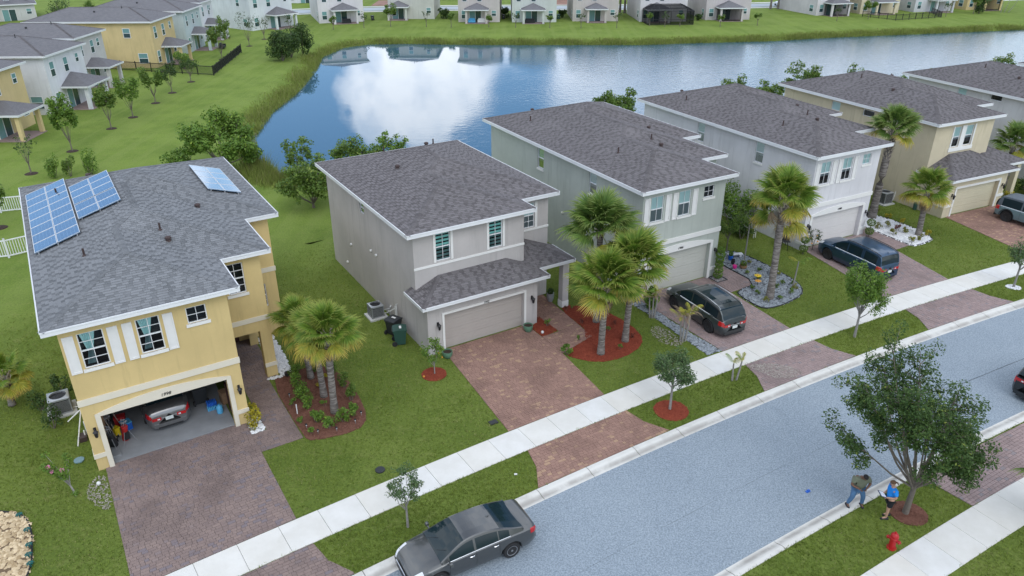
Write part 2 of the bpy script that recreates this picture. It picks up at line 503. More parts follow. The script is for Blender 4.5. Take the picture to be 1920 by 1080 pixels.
def smooth_by_angle(me, deg=35):
    me.polygons.foreach_set('use_smooth', [True] * len(me.polygons))
    try:
        me.set_sharp_from_angle(angle=R(deg))
    except Exception:
        pass

class MB:
    """collects faces; build() links ONE mesh object"""
    def __init__(s):
        s.v, s.f, s.m, s.r = [], [], [], []
        s.mat = 0
        s.rv = 0.5
        s.uv = None
    def pt(s, p):
        s.v.append((float(p[0]), float(p[1]), float(p[2])))
        return len(s.v) - 1
    def poly(s, pts):
        s.f.append([s.pt(p) for p in pts]); s.m.append(s.mat); s.r.append(s.rv)
    def face(s, idx):
        s.f.append(list(idx)); s.m.append(s.mat); s.r.append(s.rv)
    def box(s, x0, x1, y0, y1, z0, z1, bottom=True):
        a = [s.pt(p) for p in ((x0, y0, z0), (x1, y0, z0), (x1, y1, z0), (x0, y1, z0), (x0, y0, z1), (x1, y0, z1), (x1, y1, z1), (x0, y1, z1))]
        for q in ((4, 5, 6, 7), (0, 1, 5, 4), (1, 2, 6, 5), (2, 3, 7, 6), (3, 0, 4, 7)):
            s.face([a[i] for i in q])
        if bottom:
            s.face([a[i] for i in (3, 2, 1, 0)])
    def bbox(s, fn, u0, u1, d0, d1, z0, z1):
        """box through a mapping fn(u,d,z)->xyz"""
        a = [s.pt(fn(*p)) for p in ((u0, d0, z0), (u1, d0, z0), (u1, d1, z0), (u0, d1, z0), (u0, d0, z1), (u1, d0, z1), (u1, d1, z1), (u0, d1, z1))]
        for q in ((4, 5, 6, 7), (0, 1, 5, 4), (1, 2, 6, 5), (2, 3, 7, 6), (3, 0, 4, 7), (3, 2, 1, 0)):
            s.face([a[i] for i in q])
    def tube(s, pts, rad, n=6, cap=True):
        pts = [Vector(p) for p in pts]
        if not isinstance(rad, (list, tuple)):
            rad = [rad] * len(pts)
        rings = []
        for i, p in enumerate(pts):
            d = (pts[min(i + 1, len(pts) - 1)] - pts[max(i - 1, 0)])
            d = d.normalized() if d.length > 1e-6 else Vector((0, 0, 1))
            a = d.cross(Vector((0, 0, 1)))
            if a.length < 0.05:
                a = d.cross(Vector((1, 0, 0)))
            a.normalize()
            b = d.cross(a)
            rings.append([s.pt(p + (a * math.cos(2 * math.pi * k / n) + b * math.sin(2 * math.pi * k / n)) * rad[i]) for k in range(n)])
        for i in range(len(rings) - 1):
            for k in range(n):
                s.face((rings[i][k], rings[i][(k + 1) % n], rings[i + 1][(k + 1) % n], rings[i + 1][k]))
        if cap:
            s.face(rings[0][::-1]); s.face(rings[-1])
    def lathe(s, prof, n=16, c=(0, 0, 0), axis='z'):
        rings = []
        for r, h in prof:
            ring = []
            for k in range(n):
                a = 2 * math.pi * k / n
                x, y = r * math.cos(a), r * math.sin(a)
                p = (x, y, h) if axis == 'z' else ((x, h, y) if axis == 'y' else (h, x, y))
                ring.append(s.pt((c[0] + p[0], c[1] + p[1], c[2] + p[2])))
            rings.append(ring)
        for i in range(len(rings) - 1):
            for k in range(n):
                s.face((rings[i][k], rings[i][(k + 1) % n], rings[i + 1][(k + 1) % n], rings[i + 1][k]))
        if prof[0][0] > 1e-4:
            s.face(rings[0][::-1])
        if prof[-1][0] > 1e-4:
            s.face(rings[-1])
    def mesh(s, name, mats, smooth=False, normals=True):
        me = bpy.data.meshes.new(name)
        me.from_pydata(s.v, [], s.f)
        for m in mats:
            me.materials.append(m)
        if len(mats) > 1:
            me.polygons.foreach_set('material_index', s.m)
        at = me.attributes.new('rnd', 'FLOAT', 'FACE')
        at.data.foreach_set('value', s.r)
        if s.uv is not None:
            ul = me.uv_layers.new(name='UVMap')
            ul.data.foreach_set('uv', [c for q in s.uv for c in q])
        if normals:
            bm = bmesh.new(); bm.from_mesh(me)
            bmesh.ops.recalc_face_normals(bm, faces=bm.faces)
            bm.to_mesh(me); bm.free()
        if smooth:
            smooth_by_angle(me, smooth if smooth is not True else 35)
        return me
    def build(s, name, mats, parent=None, smooth=False, kind=None, normals=True, label=None):
        if not isinstance(mats, (list, tuple)):
            mats = [mats]
        o = bpy.data.objects.new(name, s.mesh(name, mats, smooth, normals))
        link(o, parent)
        if kind:
            o['kind'] = kind
        if label:
            o['label'] = label
        return o

def np_obj(name, V, F, mat, parent=None, rnd=None, tip=None, kind=None, smooth=False):
    V = np.ascontiguousarray(V, dtype=np.float32); F = np.ascontiguousarray(F, dtype=np.int32)
    me = bpy.data.meshes.new(name)
    k = F.shape[1]
    me.vertices.add(len(V)); me.vertices.foreach_set('co', V.ravel())
    me.loops.add(F.size); me.loops.foreach_set('vertex_index', F.ravel())
    me.polygons.add(len(F))
    me.polygons.foreach_set('loop_start', np.arange(0, F.size, k, dtype=np.int32))
    me.update(calc_edges=True)
    me.validate()
    me.materials.append(mat)
    if rnd is not None:
        at = me.attributes.new('rnd', 'FLOAT', 'FACE'); at.data.foreach_set('value', np.asarray(rnd, dtype=np.float32))
    if tip is not None:
        at = me.attributes.new('tip', 'FLOAT', 'POINT'); at.data.foreach_set('value', np.asarray(tip, dtype=np.float32))
    if smooth:
        smooth_by_angle(me, 60)
    o = bpy.data.objects.new(name, me)
    link(o, parent)
    if kind:
        o['kind'] = kind
    return o

def thing(name, label, cat, loc=(0, 0, 0), rot=0.0, group=None):
    o = bpy.data.objects.new(name, None)
    o.empty_display_size = 0.3
    C.objects.link(o)
    o.location = loc
    o.rotation_euler = (0, 0, R(rot))
    o['label'] = label
    o['category'] = cat
    if group:
        o['group'] = group
    return o

def tag(o, label, cat, group=None):
    o['label'] = label
    o['category'] = cat
    if group:
        o['group'] = group
    return o

def struct(o):
    o['kind'] = 'structure'
    return o

def copy_tree(o, parent=None):
    c = o.copy()
    C.objects.link(c)
    c.parent = parent
    for ch in o.children:
        copy_tree(ch, c)
    return c

def clip(poly, a, b, c):
    """keep a*x+b*y+c >= 0 (2D convex)"""
    out = []
    n = len(poly)
    for i in range(n):
        p, q = poly[i], poly[(i + 1) % n]
        dp, dq = a * p[0] + b * p[1] + c, a * q[0] + b * q[1] + c
        if dp >= -1e-9:
            out.append(p)
        if (dp > 1e-9 and dq < -1e-9) or (dp < -1e-9 and dq > 1e-9):
            t = dp / (dp - dq)
            out.append((p[0] + t * (q[0] - p[0]), p[1] + t * (q[1] - p[1])))
    return out

def area2(p):
    return abs(sum(p[i][0] * p[(i + 1) % len(p)][1] - p[(i + 1) % len(p)][0] * p[i][1] for i in range(len(p)))) / 2

def ccw(p):
    a = sum(p[i][0] * p[(i + 1) % len(p)][1] - p[(i + 1) % len(p)][0] * p[i][1] for i in range(len(p)))
    return list(p) if a > 0 else list(p)[::-1]

def clip_convex(poly, win):
    w = ccw(win)
    for i in range(len(w)):
        (x0, y0), (x1, y1) = w[i], w[(i + 1) % len(w)]
        a, b = -(y1 - y0), (x1 - x0)
        poly = clip(poly, a, b, -(a * x0 + b * y0))
        if len(poly) < 3:
            return []
    return poly

def inside(P, poly):
    x, y = P[:, 0], P[:, 1]
    r = np.zeros(len(P), bool)
    n = len(poly)
    j = n - 1
    for i in range(n):
        xi, yi = poly[i]; xj, yj = poly[j]
        c = ((yi > y) != (yj > y))
        with np.errstate(divide='ignore', invalid='ignore'):
            c &= x < (xj - xi) * (y - yi) / (yj - yi + 1e-12) + xi
        r ^= c
        j = i
    return r

# street geometry: every kerb and walk is an arc about one centre
CX, CY = 143.5, -198.0
def pol(r, deg):
    return (CX + r * math.cos(R(deg)), CY + r * math.sin(R(deg)))
def rphi(x, y):
    return math.hypot(x - CX, y - CY), math.degrees(math.atan2(y - CY, x - CX))

class Frame:
    """house frame: x along the street front (to the right seen from the street), y to the back"""
    def __init__(s, o, deg):
        s.o, s.deg = o, deg
        s.c, s.s = math.cos(R(deg)), math.sin(R(deg))
    def w(s, x, y):
        return (s.o[0] + s.c * x - s.s * y, s.o[1] + s.s * x + s.c * y)
    def w3(s, x, y, z=0.0):
        return (*s.w(x, y), z)

H1 = Frame((-16.8, 24.0), 32.3)
H2 = Frame((-4.22, 32.83), 31.4)
H3 = Frame((7.26, 39.21), 29.6)
H4 = Frame((19.3, 46.15), 28.2)
H5 = Frame((31.74, 52.05), 25.5)
H6 = Frame(pol(273.9, 111.15), 22.6)
H7 = Frame(pol(273.9, 108.2), 19.6)
EXCL = []          # ground polygons where no grass grows
# ------------------------------------------------------------------ terrain with the pond basin
POND = [(-24.6, 69.0), (-27.1, 76.7), (-28.4, 86.9), (-28.2, 96.7), (-28.4, 101.5), (-29.3, 112.6), (-30.9, 124.6), (-29.3, 134.0), (-25.4, 138.0),
        (-18.9, 138.6), (-5.6, 137.4), (8.4, 137.4), (22.5, 137.4), (34.3, 139.8), (46.3, 141.7), (59.6, 146.1), (79.8, 150.9), (101.8, 156.6), (150, 172)]
POND += [pol(304 + 1.2 * math.sin(a * 1.7), a) for a in np.arange(96, 121.6, 1.6)] + [(-20.0, 62.0), (-21.7, 63.7)]
WATER_Z = -0.8

def sdf(P, poly):
    d = np.full(len(P), 1e9)
    n = len(poly)
    for i in range(n):
        a = np.array(poly[i]); b = np.array(poly[(i + 1) % n])
        ab = b - a
        t = np.clip(((P - a) @ ab) / (ab @ ab), 0, 1)
        d = np.minimum(d, np.hypot(*(P - a - t[:, None] * ab).T))
    return np.where(inside(P, poly), d, -d)

xs = np.concatenate([[-2500, -900, -400, -220, -150], np.arange(-115, 150, 1.25), [170, 220, 400, 900, 2500]])
ys = np.concatenate([[-600, -200, -60, -10], np.arange(6, 215, 1.25), [230, 300, 500, 1000, 2800]])
GX, GY = np.meshgrid(xs, ys)
P = np.stack([GX.ravel(), GY.ravel()], 1)
sd = sdf(P, POND)
sd = sd + 0.5 * np.sin(P[:, 0] * 0.55) * np.sin(P[:, 1] * 0.47 + 1.0) + 0.25 * np.sin(P[:, 0] * 1.6 + 0.5) * np.sin(P[:, 1] * 1.4)
t = np.clip((sd + 4.5) / 4.5, 0, None)
z = np.where(sd < 0, WATER_Z * np.minimum(t, 1) ** 1.6, WATER_Z - 0.35 * np.minimum(sd, 6))
rr = np.hypot(P[:, 0] - CX, P[:, 1] - CY)
flat = rr < 291
z = np.where(flat, -0.06, z)
z = np.where((rr > 250.5) & (rr < 268), -0.5, z)
nx, ny = len(xs), len(ys)
idx = np.arange(nx * ny).reshape(ny, nx)
F = np.stack([idx[:-1, :-1].ravel(), idx[:-1, 1:].ravel(), idx[1:, 1:].ravel(), idx[1:, :-1].ravel()], 1)
ter = np_obj('terrain', np.column_stack([P, z]), F, M['field'], smooth=True)
struct(ter)

# water: still on the left, ruffled by a breeze towards the right
n = NT('pond_water')
n.n.remove(n.b)
sx = n.new('ShaderNodeSeparateXYZ'); n.link(n.tc(), sx.inputs[0])
wind = n.ramp(n.math('ADD', sx.outputs[0], n.math('MULTIPLY', n.noise(0.05, 3), 30.0)), 2.0, 42.0)
mp = n.new('ShaderNodeMapping'); mp.inputs['Scale'].default_value = (1.0, 1.0, 1.0); n.link(n.tc(), mp.inputs[0])
rip = n.noise(1.3, 5, 0.6, mp.outputs[0])
rip2 = n.noise(0.35, 3, 0.5, mp.outputs[0])
hgt_ = n.math('ADD', n.math('MULTIPLY', n.math('MULTIPLY', rip, n.math('ADD', n.math('MULTIPLY', wind, 0.10), 0.0015)), 1.0), n.math('MULTIPLY', rip2, 0.006))
bm_ = n.new('ShaderNodeBump'); bm_.inputs['Strength'].default_value = 0.5; bm_.inputs['Distance'].default_value = 1.0
n.link(hgt_, bm_.inputs['Height'])
gl = n.new('ShaderNodeBsdfGlossy'); gl.inputs['Roughness'].default_value = 0.02
gl.inputs[0].default_value = (1, 1, 1, 1)
n.link(bm_.outputs[0], gl.inputs['Normal'])
df = n.new('ShaderNodeBsdfDiffuse'); df.inputs[0].default_value = (0.040, 0.100, 0.150, 1)
fr = n.new('ShaderNodeFresnel'); fr.inputs[0].default_value = 1.75
n.link(bm_.outputs[0], fr.inputs['Normal'])
mx = n.new('ShaderNodeMixShader')
n.link(fr.outputs[0], mx.inputs[0]); n.link(df.outputs[0], mx.inputs[1]); n.link(gl.outputs[0], mx.inputs[2])
n.link(mx.outputs[0], n.out.inputs[0])
b = MB()
b.poly([(-48, 52, WATER_Z), (175, 52, WATER_Z), (175, 195, WATER_Z), (-48, 195, WATER_Z)])
struct(b.build('pond_water', n.m))

# ------------------------------------------------------------------ polar strips
def strip(name, r0, r1, p0, p1, z, mat, nr=1, step=0.25, parent=None, kind='structure'):
    ph = np.arange(p0, p1 + 1e-6, step)
    rs = np.linspace(r0, r1, nr + 1)
    A, RR = np.meshgrid(np.radians(ph), rs)
    V = np.column_stack([CX + RR.ravel() * np.cos(A.ravel()), CY + RR.ravel() * np.sin(A.ravel()), np.full(A.size, z)])
    k = len(ph)
    ii = np.arange((nr + 1) * k).reshape(nr + 1, k)
    F = np.stack([ii[:-1, 1:].ravel(), ii[:-1, :-1].ravel(), ii[1:, :-1].ravel(), ii[1:, 1:].ravel()], 1)
    o = np_obj(name, V, F, mat, parent)
    if kind:
        o['kind'] = kind
    return o

strip('lawn', 266.5, 291.6, 100, 136, 0.0, M['lawn'], 12)
strip('verge', 262.84, 265.14, 100, 136, 0.0, M['lawn'], 2)
strip('verge', 253.36, 255.64, 106, 136, 0.0, M['lawn'], 2)
strip('lawn', 226, 251.95, 106, 136, 0.0, M['lawn'], 8)
road = strip('road', 256.05, 262.33, 98, 138, -0.055, M['asphalt'], 4)
# the long construction joint in the asphalt, a little uneven
ra, rb = 259.25, 259.28
ph = np.arange(112.5, 124.0, 0.06)
wob = np.cumsum(rng.normal(0, 0.006, len(ph)))
V, F = [], []
for i, a in enumerate(ph):
    w_ = 0.012 + 0.010 * abs(math.sin(i * 0.37)) if a < 118.6 else 0.006 * abs(math.sin(i * 0.21))
    for q in (-w_, w_):
        V.append((*pol(258.9 + wob[i] + q, a), -0.050))
    if i:
        F.append((2 * i - 2, 2 * i - 1, 2 * i + 1, 2 * i))
np_obj('road_seam', V, F, M['crack'], road)

# kerbs, cast in lengths
def kerb_run(name, prof, p0, p1, pj, dphi):
    root = bpy.data.objects.new(name, None); C.objects.link(root); struct(root)
    k0 = math.ceil((p0 - pj) / dphi)
    a = pj + k0 * dphi
    meshes = 0
    while a < p1:
        b = MB()
        gut = []
        ph = np.linspace(a + 0.0022, a + dphi - 0.0022, 4)
        for q in ph:
            for r, z_, g in prof:
                b.pt((*pol(r, q), z_)); gut.append(g)
        m = len(prof)
        for i in range(3):
            for j in range(m - 1):
                b.face((i * m + j, i * m + j + 1, (i + 1) * m + j + 1, (i + 1) * m + j))
        o = b.build('kerb_stone', M['kerb'], root)
        at = o.data.attributes.new('gut', 'FLOAT', 'POINT')
        at.data.foreach_set('value', gut)
        a += dphi

kerb_run('kerb', [(262.90, -0.25, 0), (262.88, 0.028, 0), (262.70, 0.030, 0.05), (262.56, -0.012, 0.7), (262.47, -0.046, 1.0), (262.29, -0.050, 0.2), (262.285, -0.25, 0.2)], 101, 127.5, 122.30, 0.535)
kerb_run('kerb', [(255.57, -0.25, 0), (255.58, 0.028, 0), (255.75, 0.030, 0.05), (255.88, -0.012, 0.8), (255.97, -0.046, 1.0), (256.10, -0.050, 0.2), (256.105, -0.25, 0.2)], 108, 124, 119.9, 0.55)

# sidewalks in slabs
def walk_run(name, r0, r1, p0, p1, pj, dphi):
    root = bpy.data.objects.new(name, None); C.objects.link(root); struct(root)
    a = pj + math.ceil((p0 - pj) / dphi) * dphi
    while a < p1:
        b = MB()
        g = 0.0011
        zz = 0.032 + random.uniform(-0.004, 0.004)
        q = [(r0, a + g), (r0, a + dphi - g), (r1, a + dphi - g), (r1, a + g)]
        lo = [b.pt((*pol(*c), -0.2)) for c in q]
        m1 = [b.pt((*pol(*c), zz - 0.012)) for c in q]
        e = 0.010
        q2 = [(r0 + e, a + g * 2.4), (r0 + e, a + dphi - g * 2.4), (r1 - e, a + dphi - g * 2.4), (r1 - e, a + g * 2.4)]
        hi = [b.pt((*pol(*c), zz)) for c in q2]
        b.face(hi)
        for i in range(4):
            j = (i + 1) % 4
            b.face((lo[i], lo[j], m1[j], m1[i])); b.face((m1[i], m1[j], hi[j], hi[i]))
        b.build('slab', M['slab'], root)
        a += dphi

walk_run('sidewalk', 265.08, 266.56, 101, 128, 122.51, 0.3277)
walk_run('sidewalk', 251.89, 253.42, 110, 122.5, 119.8, 0.342)
strip('sidewalk_bed', 265.06, 266.58, 100, 130, -0.03, M['soil'])
strip('sidewalk_bed', 251.87, 253.44, 106, 124, -0.03, M['soil'])

# ------------------------------------------------------------------ pavers
def pavers(name, polys, mat, ang, pw=0.215, ph=0.145, near=None, n_near=0):
    """polys: convex world polygons; running bond laid along direction ang; each paver has its own edges"""
    root = bpy.data.objects.new(name, None); C.objects.link(root); struct(root)
    c, s = math.cos(R(ang)), math.sin(R(ang))
    allp = []
    base = MB()
    for poly in polys:
        poly = ccw(poly)
        EXCL.append(poly)
        base.poly([(*p, 0.010) for p in poly])
        loc = [(p[0] * c + p[1] * s, -p[0] * s + p[1] * c) for p in poly]
        u0, u1 = min(p[0] for p in loc), max(p[0] for p in loc)
        v0, v1 = min(p[1] for p in loc), max(p[1] for p in loc)
        j = math.floor(v0 / ph)
        while j * ph < v1:
            u = math.floor((u0 - 1) / pw) * pw + (j % 2) * pw * 0.5
            # courses mix three paver lengths
            rs = random.Random(j * 7 + 3)
            u = u0 - 0.3 + rs.random() * 0.2
            while u < u1:
                ln = pw * rs.choice((0.72, 1.0, 1.0, 1.35))
                g = 0.0045
                q = [(u + g, j * ph + g), (u + ln - g, j * ph + g), (u + ln - g, (j + 1) * ph - g), (u + g, (j + 1) * ph - g)]
                q = clip_convex(q, loc)
                if len(q) >= 3 and area2(q) > 0.002:
                    allp.append([(a * c - b_ * s, a * s + b_ * c) for a, b_ in q])
                u += ln
            j += 1
    base.build('bedding_sand', M['base_sheet'], root, normals=False)
    if n_near:
        d = [math.hypot(p[0][0] - near[0], p[0][1] - near[1]) for p in allp]
        order = sorted(range(len(allp)), key=lambda i: d[i])
        near_i = order[:n_near]
        rest = order[n_near:]
    else:
        near_i, rest = [], range(len(allp))
    def add(b, p):
        zt = 0.036 + random.uniform(-0.003, 0.003)
        b.rv = random.random()
        p = ccw(p)
        cx = sum(q[0] for q in p) / len(p); cy = sum(q[1] for q in p) / len(p)
        lo = [b.pt((*q, 0.012)) for q in p]
        sh = [(cx + (q[0] - cx) * 0.93, cy + (q[1] - cy) * 0.93) for q in p]
        m1 = [b.pt((*q, zt - 0.006)) for q in p]
        hi = [b.pt((*q, zt)) for q in sh]
        b.face(hi)
        for i in range(len(p)):
            k = (i + 1) % len(p)
            b.face((lo[i], lo[k], m1[k], m1[i])); b.face((m1[i], m1[k], hi[k], hi[i]))
    for i in near_i:
        b = MB(); add(b, allp[i])
        b.build('paver', mat, root, normals=False)
    b = MB()
    for i in rest:
        add(b, allp[i])
    if b.f:
        o = b.build('paver_field', mat, root, normals=False)
        o['kind'] = 'stuff'
    return root

def loc_polys(fr, polys):
    out = []
    for p in polys:
        w = [fr.w(*q) for q in p]
        # stop at the back of the sidewalk
        cxm = sum(q[0] for q in w) / len(w); cym = sum(q[1] for q in w) / len(w)
        a = math.atan2(cym - CY, cxm - CX)
        w = clip(w, math.cos(a), math.sin(a), -(CX * math.cos(a) + CY * math.sin(a)) - 266.58)
        if len(w) >= 3:
            out.append(w)
    return out

def apron(pl, pr, fl=0.2, frr=0.15):
    a = [pol(265.05, pl), pol(264.0, pl + 0.06), pol(264.0, pr - 0.03), pol(265.05, pr)]
    b = [pol(264.0, pl + 0.06), pol(262.92, pl + fl), pol(262.92, pr - frr), pol(264.0, pr - 0.03)]
    return [a, b]

D1 = loc_polys(H1, [[(0.25, 0.12), (5.92, 0.12), (5.92, -7.6), (0.25, -7.6)], [(5.92, -0.97), (7.72, -0.97), (7.72, -2.35), (5.92, -2.35)],
                    [(6.52, 3.12), (7.76, 3.12), (7.72, -0.97), (6.52, -0.97)]])
pavers('driveway', D1, M['paver_brown'], H1.deg, near=H1.w(4.6, -7.4), n_near=300)
pavers('driveway_apron', apron(125.90, 124.64), M['paver_brown'], H1.deg)
pavers('porch_floor', loc_polys(H1, [[(6.12, 7.38), (8.2, 7.38), (8.2, 3.12), (6.12, 3.12)]]), M['paver_brown'], H1.deg)
D2 = loc_polys(H2, [[(0.85, 0.12), (5.95, 0.12), (5.95, -3.3), (5.45, -7.9), (0.18, -7.9), (0.75, -1.0)],
                    [(5.97, -1.42), (8.40, -1.38), (8.28, -2.75), (5.97, -3.35)], [(6.75, 2.70), (8.72, 2.70), (8.40, -1.38), (7.08, -1.38)]])
pavers('driveway', D2, M['paver_red'], H2.deg)
pavers('driveway_apron', apron(122.61, 121.45), M['paver_red'], H2.deg)
D3 = loc_polys(H3, [[(0.02, 0.12), (5.55, 0.12), (5.40, -2.2), (5.08, -7.6), (0.24, -7.6)], [(5.55, 0.0), (7.62, 0.0), (7.62, -2.18), (5.45, -2.2)],
                    [(6.15, 3.1), (7.62, 3.1), (7.62, 0.0), (6.15, 0.0)]])
pavers('driveway', D3, M['paver_grey'], H3.deg)
pavers('driveway_apron', apron(119.82, 118.76), M['paver_grey'], H3.deg)
D4 = loc_polys(H4, [[(0.30, 0.12), (5.85, 0.12), (5.65, -3.2), (4.55, -7.9), (-1.05, -7.9)], [(5.80, 0.0), (7.25, 0.0), (7.2, -2.9), (5.66, -2.95)], [(6.2, 3.1), (7.3, 3.1), (7.25, 0.0), (6.2, 0.0)]])
pavers('driveway', D4, M['paver_grey'], H4.deg)
pavers('driveway_apron', apron(117.17, 115.92), M['paver_grey'], H4.deg)
D5 = loc_polys(H5, [[(0.50, 0.12), (6.0, 0.12), (5.1, -7.9), (-0.75, -7.9)]])
pavers('driveway', D5, M['paver_red'], H5.deg)
pavers('driveway_apron', apron(114.3, 113.0), M['paver_grey'], H5.deg)
def apron_opp(pl, pr):
    return [[pol(253.44, pl), pol(253.44, pr), pol(255.55, pr - 0.05), pol(255.55, pl + 0.05)]]
pavers('driveway_apron', apron_opp(119.78, 117.55), M['paver_grey'], 31)
pavers('driveway_apron', apron_opp(124.6, 122.75), M['paver_grey'], 31)
pavers('driveway', [[pol(251.87, 119.0), pol(251.87, 117.55), pol(246, 117.55), pol(246, 119.0)]], M['paver_grey'], 31)

# ------------------------------------------------------------------ planting beds
M['sandy'] = rnd_mat('sandy_soil', (0.24, 0.21, 0.18, 1), (0.42, 0.38, 0.34, 1), 0.95, 0.1, 3)

def sand(label, poly, n):
    o = chips('sand_patch', smooth_poly(poly, 2), M['sandy'], n, 0.07, None, 0.040)
    tag(o, label, 'sand')

def shrink(poly, k):
    cx = sum(p[0] for p in poly) / len(poly); cy = sum(p[1] for p in poly) / len(poly)
    return [(cx + (p[0] - cx) * k, cy + (p[1] - cy) * k) for p in poly]

def smooth_poly(poly, it=2):
    for _ in range(it):
        o = []
        for i in range(len(poly)):
            p, q = poly[i], poly[(i + 1) % len(poly)]
            o += [(p[0] * .75 + q[0] * .25, p[1] * .75 + q[1] * .25), (p[0] * .25 + q[0] * .75, p[1] * .25 + q[1] * .75)]
        poly = o
    return poly

def scatter_in(poly, n):
    p = np.array(poly)
    lo, hi = p.min(0), p.max(0)
    out = np.zeros((0, 2))
    while len(out) < n:
        q = lo + rng.random((n * 3, 2)) * (hi - lo)
        out = np.vstack([out, q[inside(q, poly)]])
    return out[:n]

def stones(name, poly, mat, n, size, parent, z=0.03):
    """low irregular stones / chips, all real geometry in one mesh"""
    P = scatter_in(poly, n)
    base = np.array([(1, 0, 0), (0.3, 0.9, 0), (-0.8, 0.6, 0), (-0.8, -0.6, 0), (0.3, -0.9, 0), (0, 0, 0.75)])
    tri = np.array([(0, 1, 5), (1, 2, 5), (2, 3, 5), (3, 4, 5), (4, 0, 5)])
    a = rng.random(n) * 6.283
    sc = size * (0.55 + 0.9 * rng.random(n))
    V = np.repeat(base[None], n, 0) * (1 + 0.3 * (rng.random((n, 6, 3)) - 0.5))
    ca, sa = np.cos(a)[:, None], np.sin(a)[:, None]
    x, y = V[:, :, 0] * ca - V[:, :, 1] * sa, V[:, :, 0] * sa + V[:, :, 1] * ca
    X = P[:, 0, None] + x * sc[:, None]; Y = P[:, 1, None] + y * sc[:, None]
    Z = z + V[:, :, 2] * sc[:, None] - 0.004
    VV = np.stack([X, Y, Z], 2).reshape(-1, 3)
    FF = (tri[None] + (np.arange(n) * 6)[:, None, None]).reshape(-1, 3)
    o = np_obj(name, VV, FF, mat, parent, rnd=np.repeat(rng.random(n), 5))
    o['kind'] = 'stuff'
    return o

def chips(name, poly, mat, n, ln, parent, z=0.035):
    P = scatter_in(poly, n)
    a = rng.random(n) * 6.283
    l = ln * (0.5 + rng.random(n)); w = l * 0.32
    dx, dy = np.cos(a), np.sin(a)
    tz = rng.normal(0, 0.35, n)
    V = np.zeros((n, 4, 3))
    for i, (u, v) in enumerate(((-1, -1), (1, -1), (1, 1), (-1, 1))):
        V[:, i, 0] = P[:, 0] + dx * l * u * .5 - dy * w * v * .5
        V[:, i, 1] = P[:, 1] + dy * l * u * .5 + dx * w * v * .5
        V[:, i, 2] = z + 0.012 * rng.random(n) + tz * l * u * .3
    o = np_obj(name, V.reshape(-1, 3), np.arange(n * 4).reshape(n, 4), mat, parent, rnd=rng.random(n))
    o['kind'] = 'stuff'
    return o

M['bed_white'] = plain('bed_white', (0.34, 0.34, 0.34, 1), 0.9, 0.2, 8)
M['bed_grey'] = plain('bed_grey', (0.085, 0.092, 0.10, 1), 0.9, 0.3, 8)
M['bed_gold'] = plain('bed_gold', (0.16, 0.11, 0.065, 1), 0.9, 0.3, 8)

def bed(label, poly, kind, n, size, edge=False, group=None, smooth=1):
    poly = smooth_poly(poly, smooth) if smooth else poly
    EXCL.append(poly)
    cx = sum(p[0] for p in poly) / len(poly); cy = sum(p[1] for p in poly) / len(poly)
    root = thing('planting_bed', label, 'flower bed', (0, 0, 0), 0, group)
    m = {'red': 'mulch_red', 'brown': 'mulch_brown', 'white': 'stone_white', 'grey': 'stone_grey', 'gold': 'stone_gold'}[kind]
    b = MB()
    top = [b.pt((*p, 0.034)) for p in poly]
    lo = [b.pt((*p, -0.02)) for p in poly]
    b.face(top)
    for i in range(len(poly)):
        j = (i + 1) % len(poly)
        b.face((lo[i], lo[j], top[j], top[i]))
    b.build('bed_base', M[m] if kind in ('red', 'brown') else M['bed_' + kind], root)
    if kind in ('red', 'brown'):
        chips('mulch_chips', poly, M[m], n, size, root)
    else:
        stones('stones', poly, M[m], n, size, root)
    if edge:
        b = MB()
        pts = [(*p, 0.05) for p in poly] + [(*poly[0], 0.05)]
        b.tube(pts, 0.035, 5, cap=False)
        b.build('edging', M['edging'], root)
    return root

W1 = lambda fr, pts: [fr.w(*p) for p in pts]
bed('brown mulch bed along the walkway of the yellow house, with the three palms', W1(H1, [(7.80, 2.9), (7.74, -2.35), (8.0, -2.8), (9.9, -3.17), (10.65, -2.49), (10.95, -0.6), (11.0, 1.4), (10.2, 3.0), (8.8, 3.0)]), 'brown', 6500, 0.09)
bed('white pebble strip between the yellow house porch pillar and the lawn', W1(H1, [(8.38, 3.0), (8.38, 7.2), (9.15, 7.2), (9.1, 5.2), (8.95, 3.1), (8.3, 2.75), (7.75, 2.95), (7.78, 3.1)]), 'white', 620, 0.085, smooth=0)
bed('small white pebble patch under the yellow croton at the open garage', W1(H1, [(5.95, 0.9), (6.48, 0.9), (6.48, -0.93), (5.95, -0.93)]), 'white', 170, 0.075, smooth=0)
bed('wide red mulch bed around the palms in front of the greige house', W1(H2, [(8.55, 0.9), (8.38, -2.72), (6.05, -3.40), (6.1, -3.9), (6.9, -5.0), (8.33, -5.34), (10.0, -4.9), (10.73, -3.81), (10.82, -1.66), (10.2, -0.2), (9.4, 0.75)]), 'red', 8000, 0.085)
bed('small red mulch corner between the greige garage and its walkway', W1(H2, [(6.62, 0.05), (6.72, 0.6), (7.05, 0.5), (7.03, -1.3), (6.0, -1.40), (5.98, -0.2)]), 'red', 900, 0.08, smooth=0)
bed('round red mulch ring under the citrus tree at the greige garage', [(-3.83 + 0.62 * math.cos(a), 31.12 + 0.62 * math.sin(a)) for a in np.arange(0, 6.28, 0.4)], 'red', 450, 0.08)
bed('round red mulch ring under the street tree before the red paver apron', [(7.25 + 0.80 * math.cos(a), 28.12 + 0.80 * math.sin(a)) for a in np.arange(0, 6.28, 0.4)], 'red', 700, 0.08)
bed('brown mulch ring under the large oak beside the two people', [(14.98 + 0.70 * math.cos(a), 21.58 + 0.66 * math.sin(a)) for a in np.arange(0, 6.28, 0.4)], 'brown', 600, 0.07)
dx3 = lambda pts: [(p[0] - .55, p[1]) for p in pts]
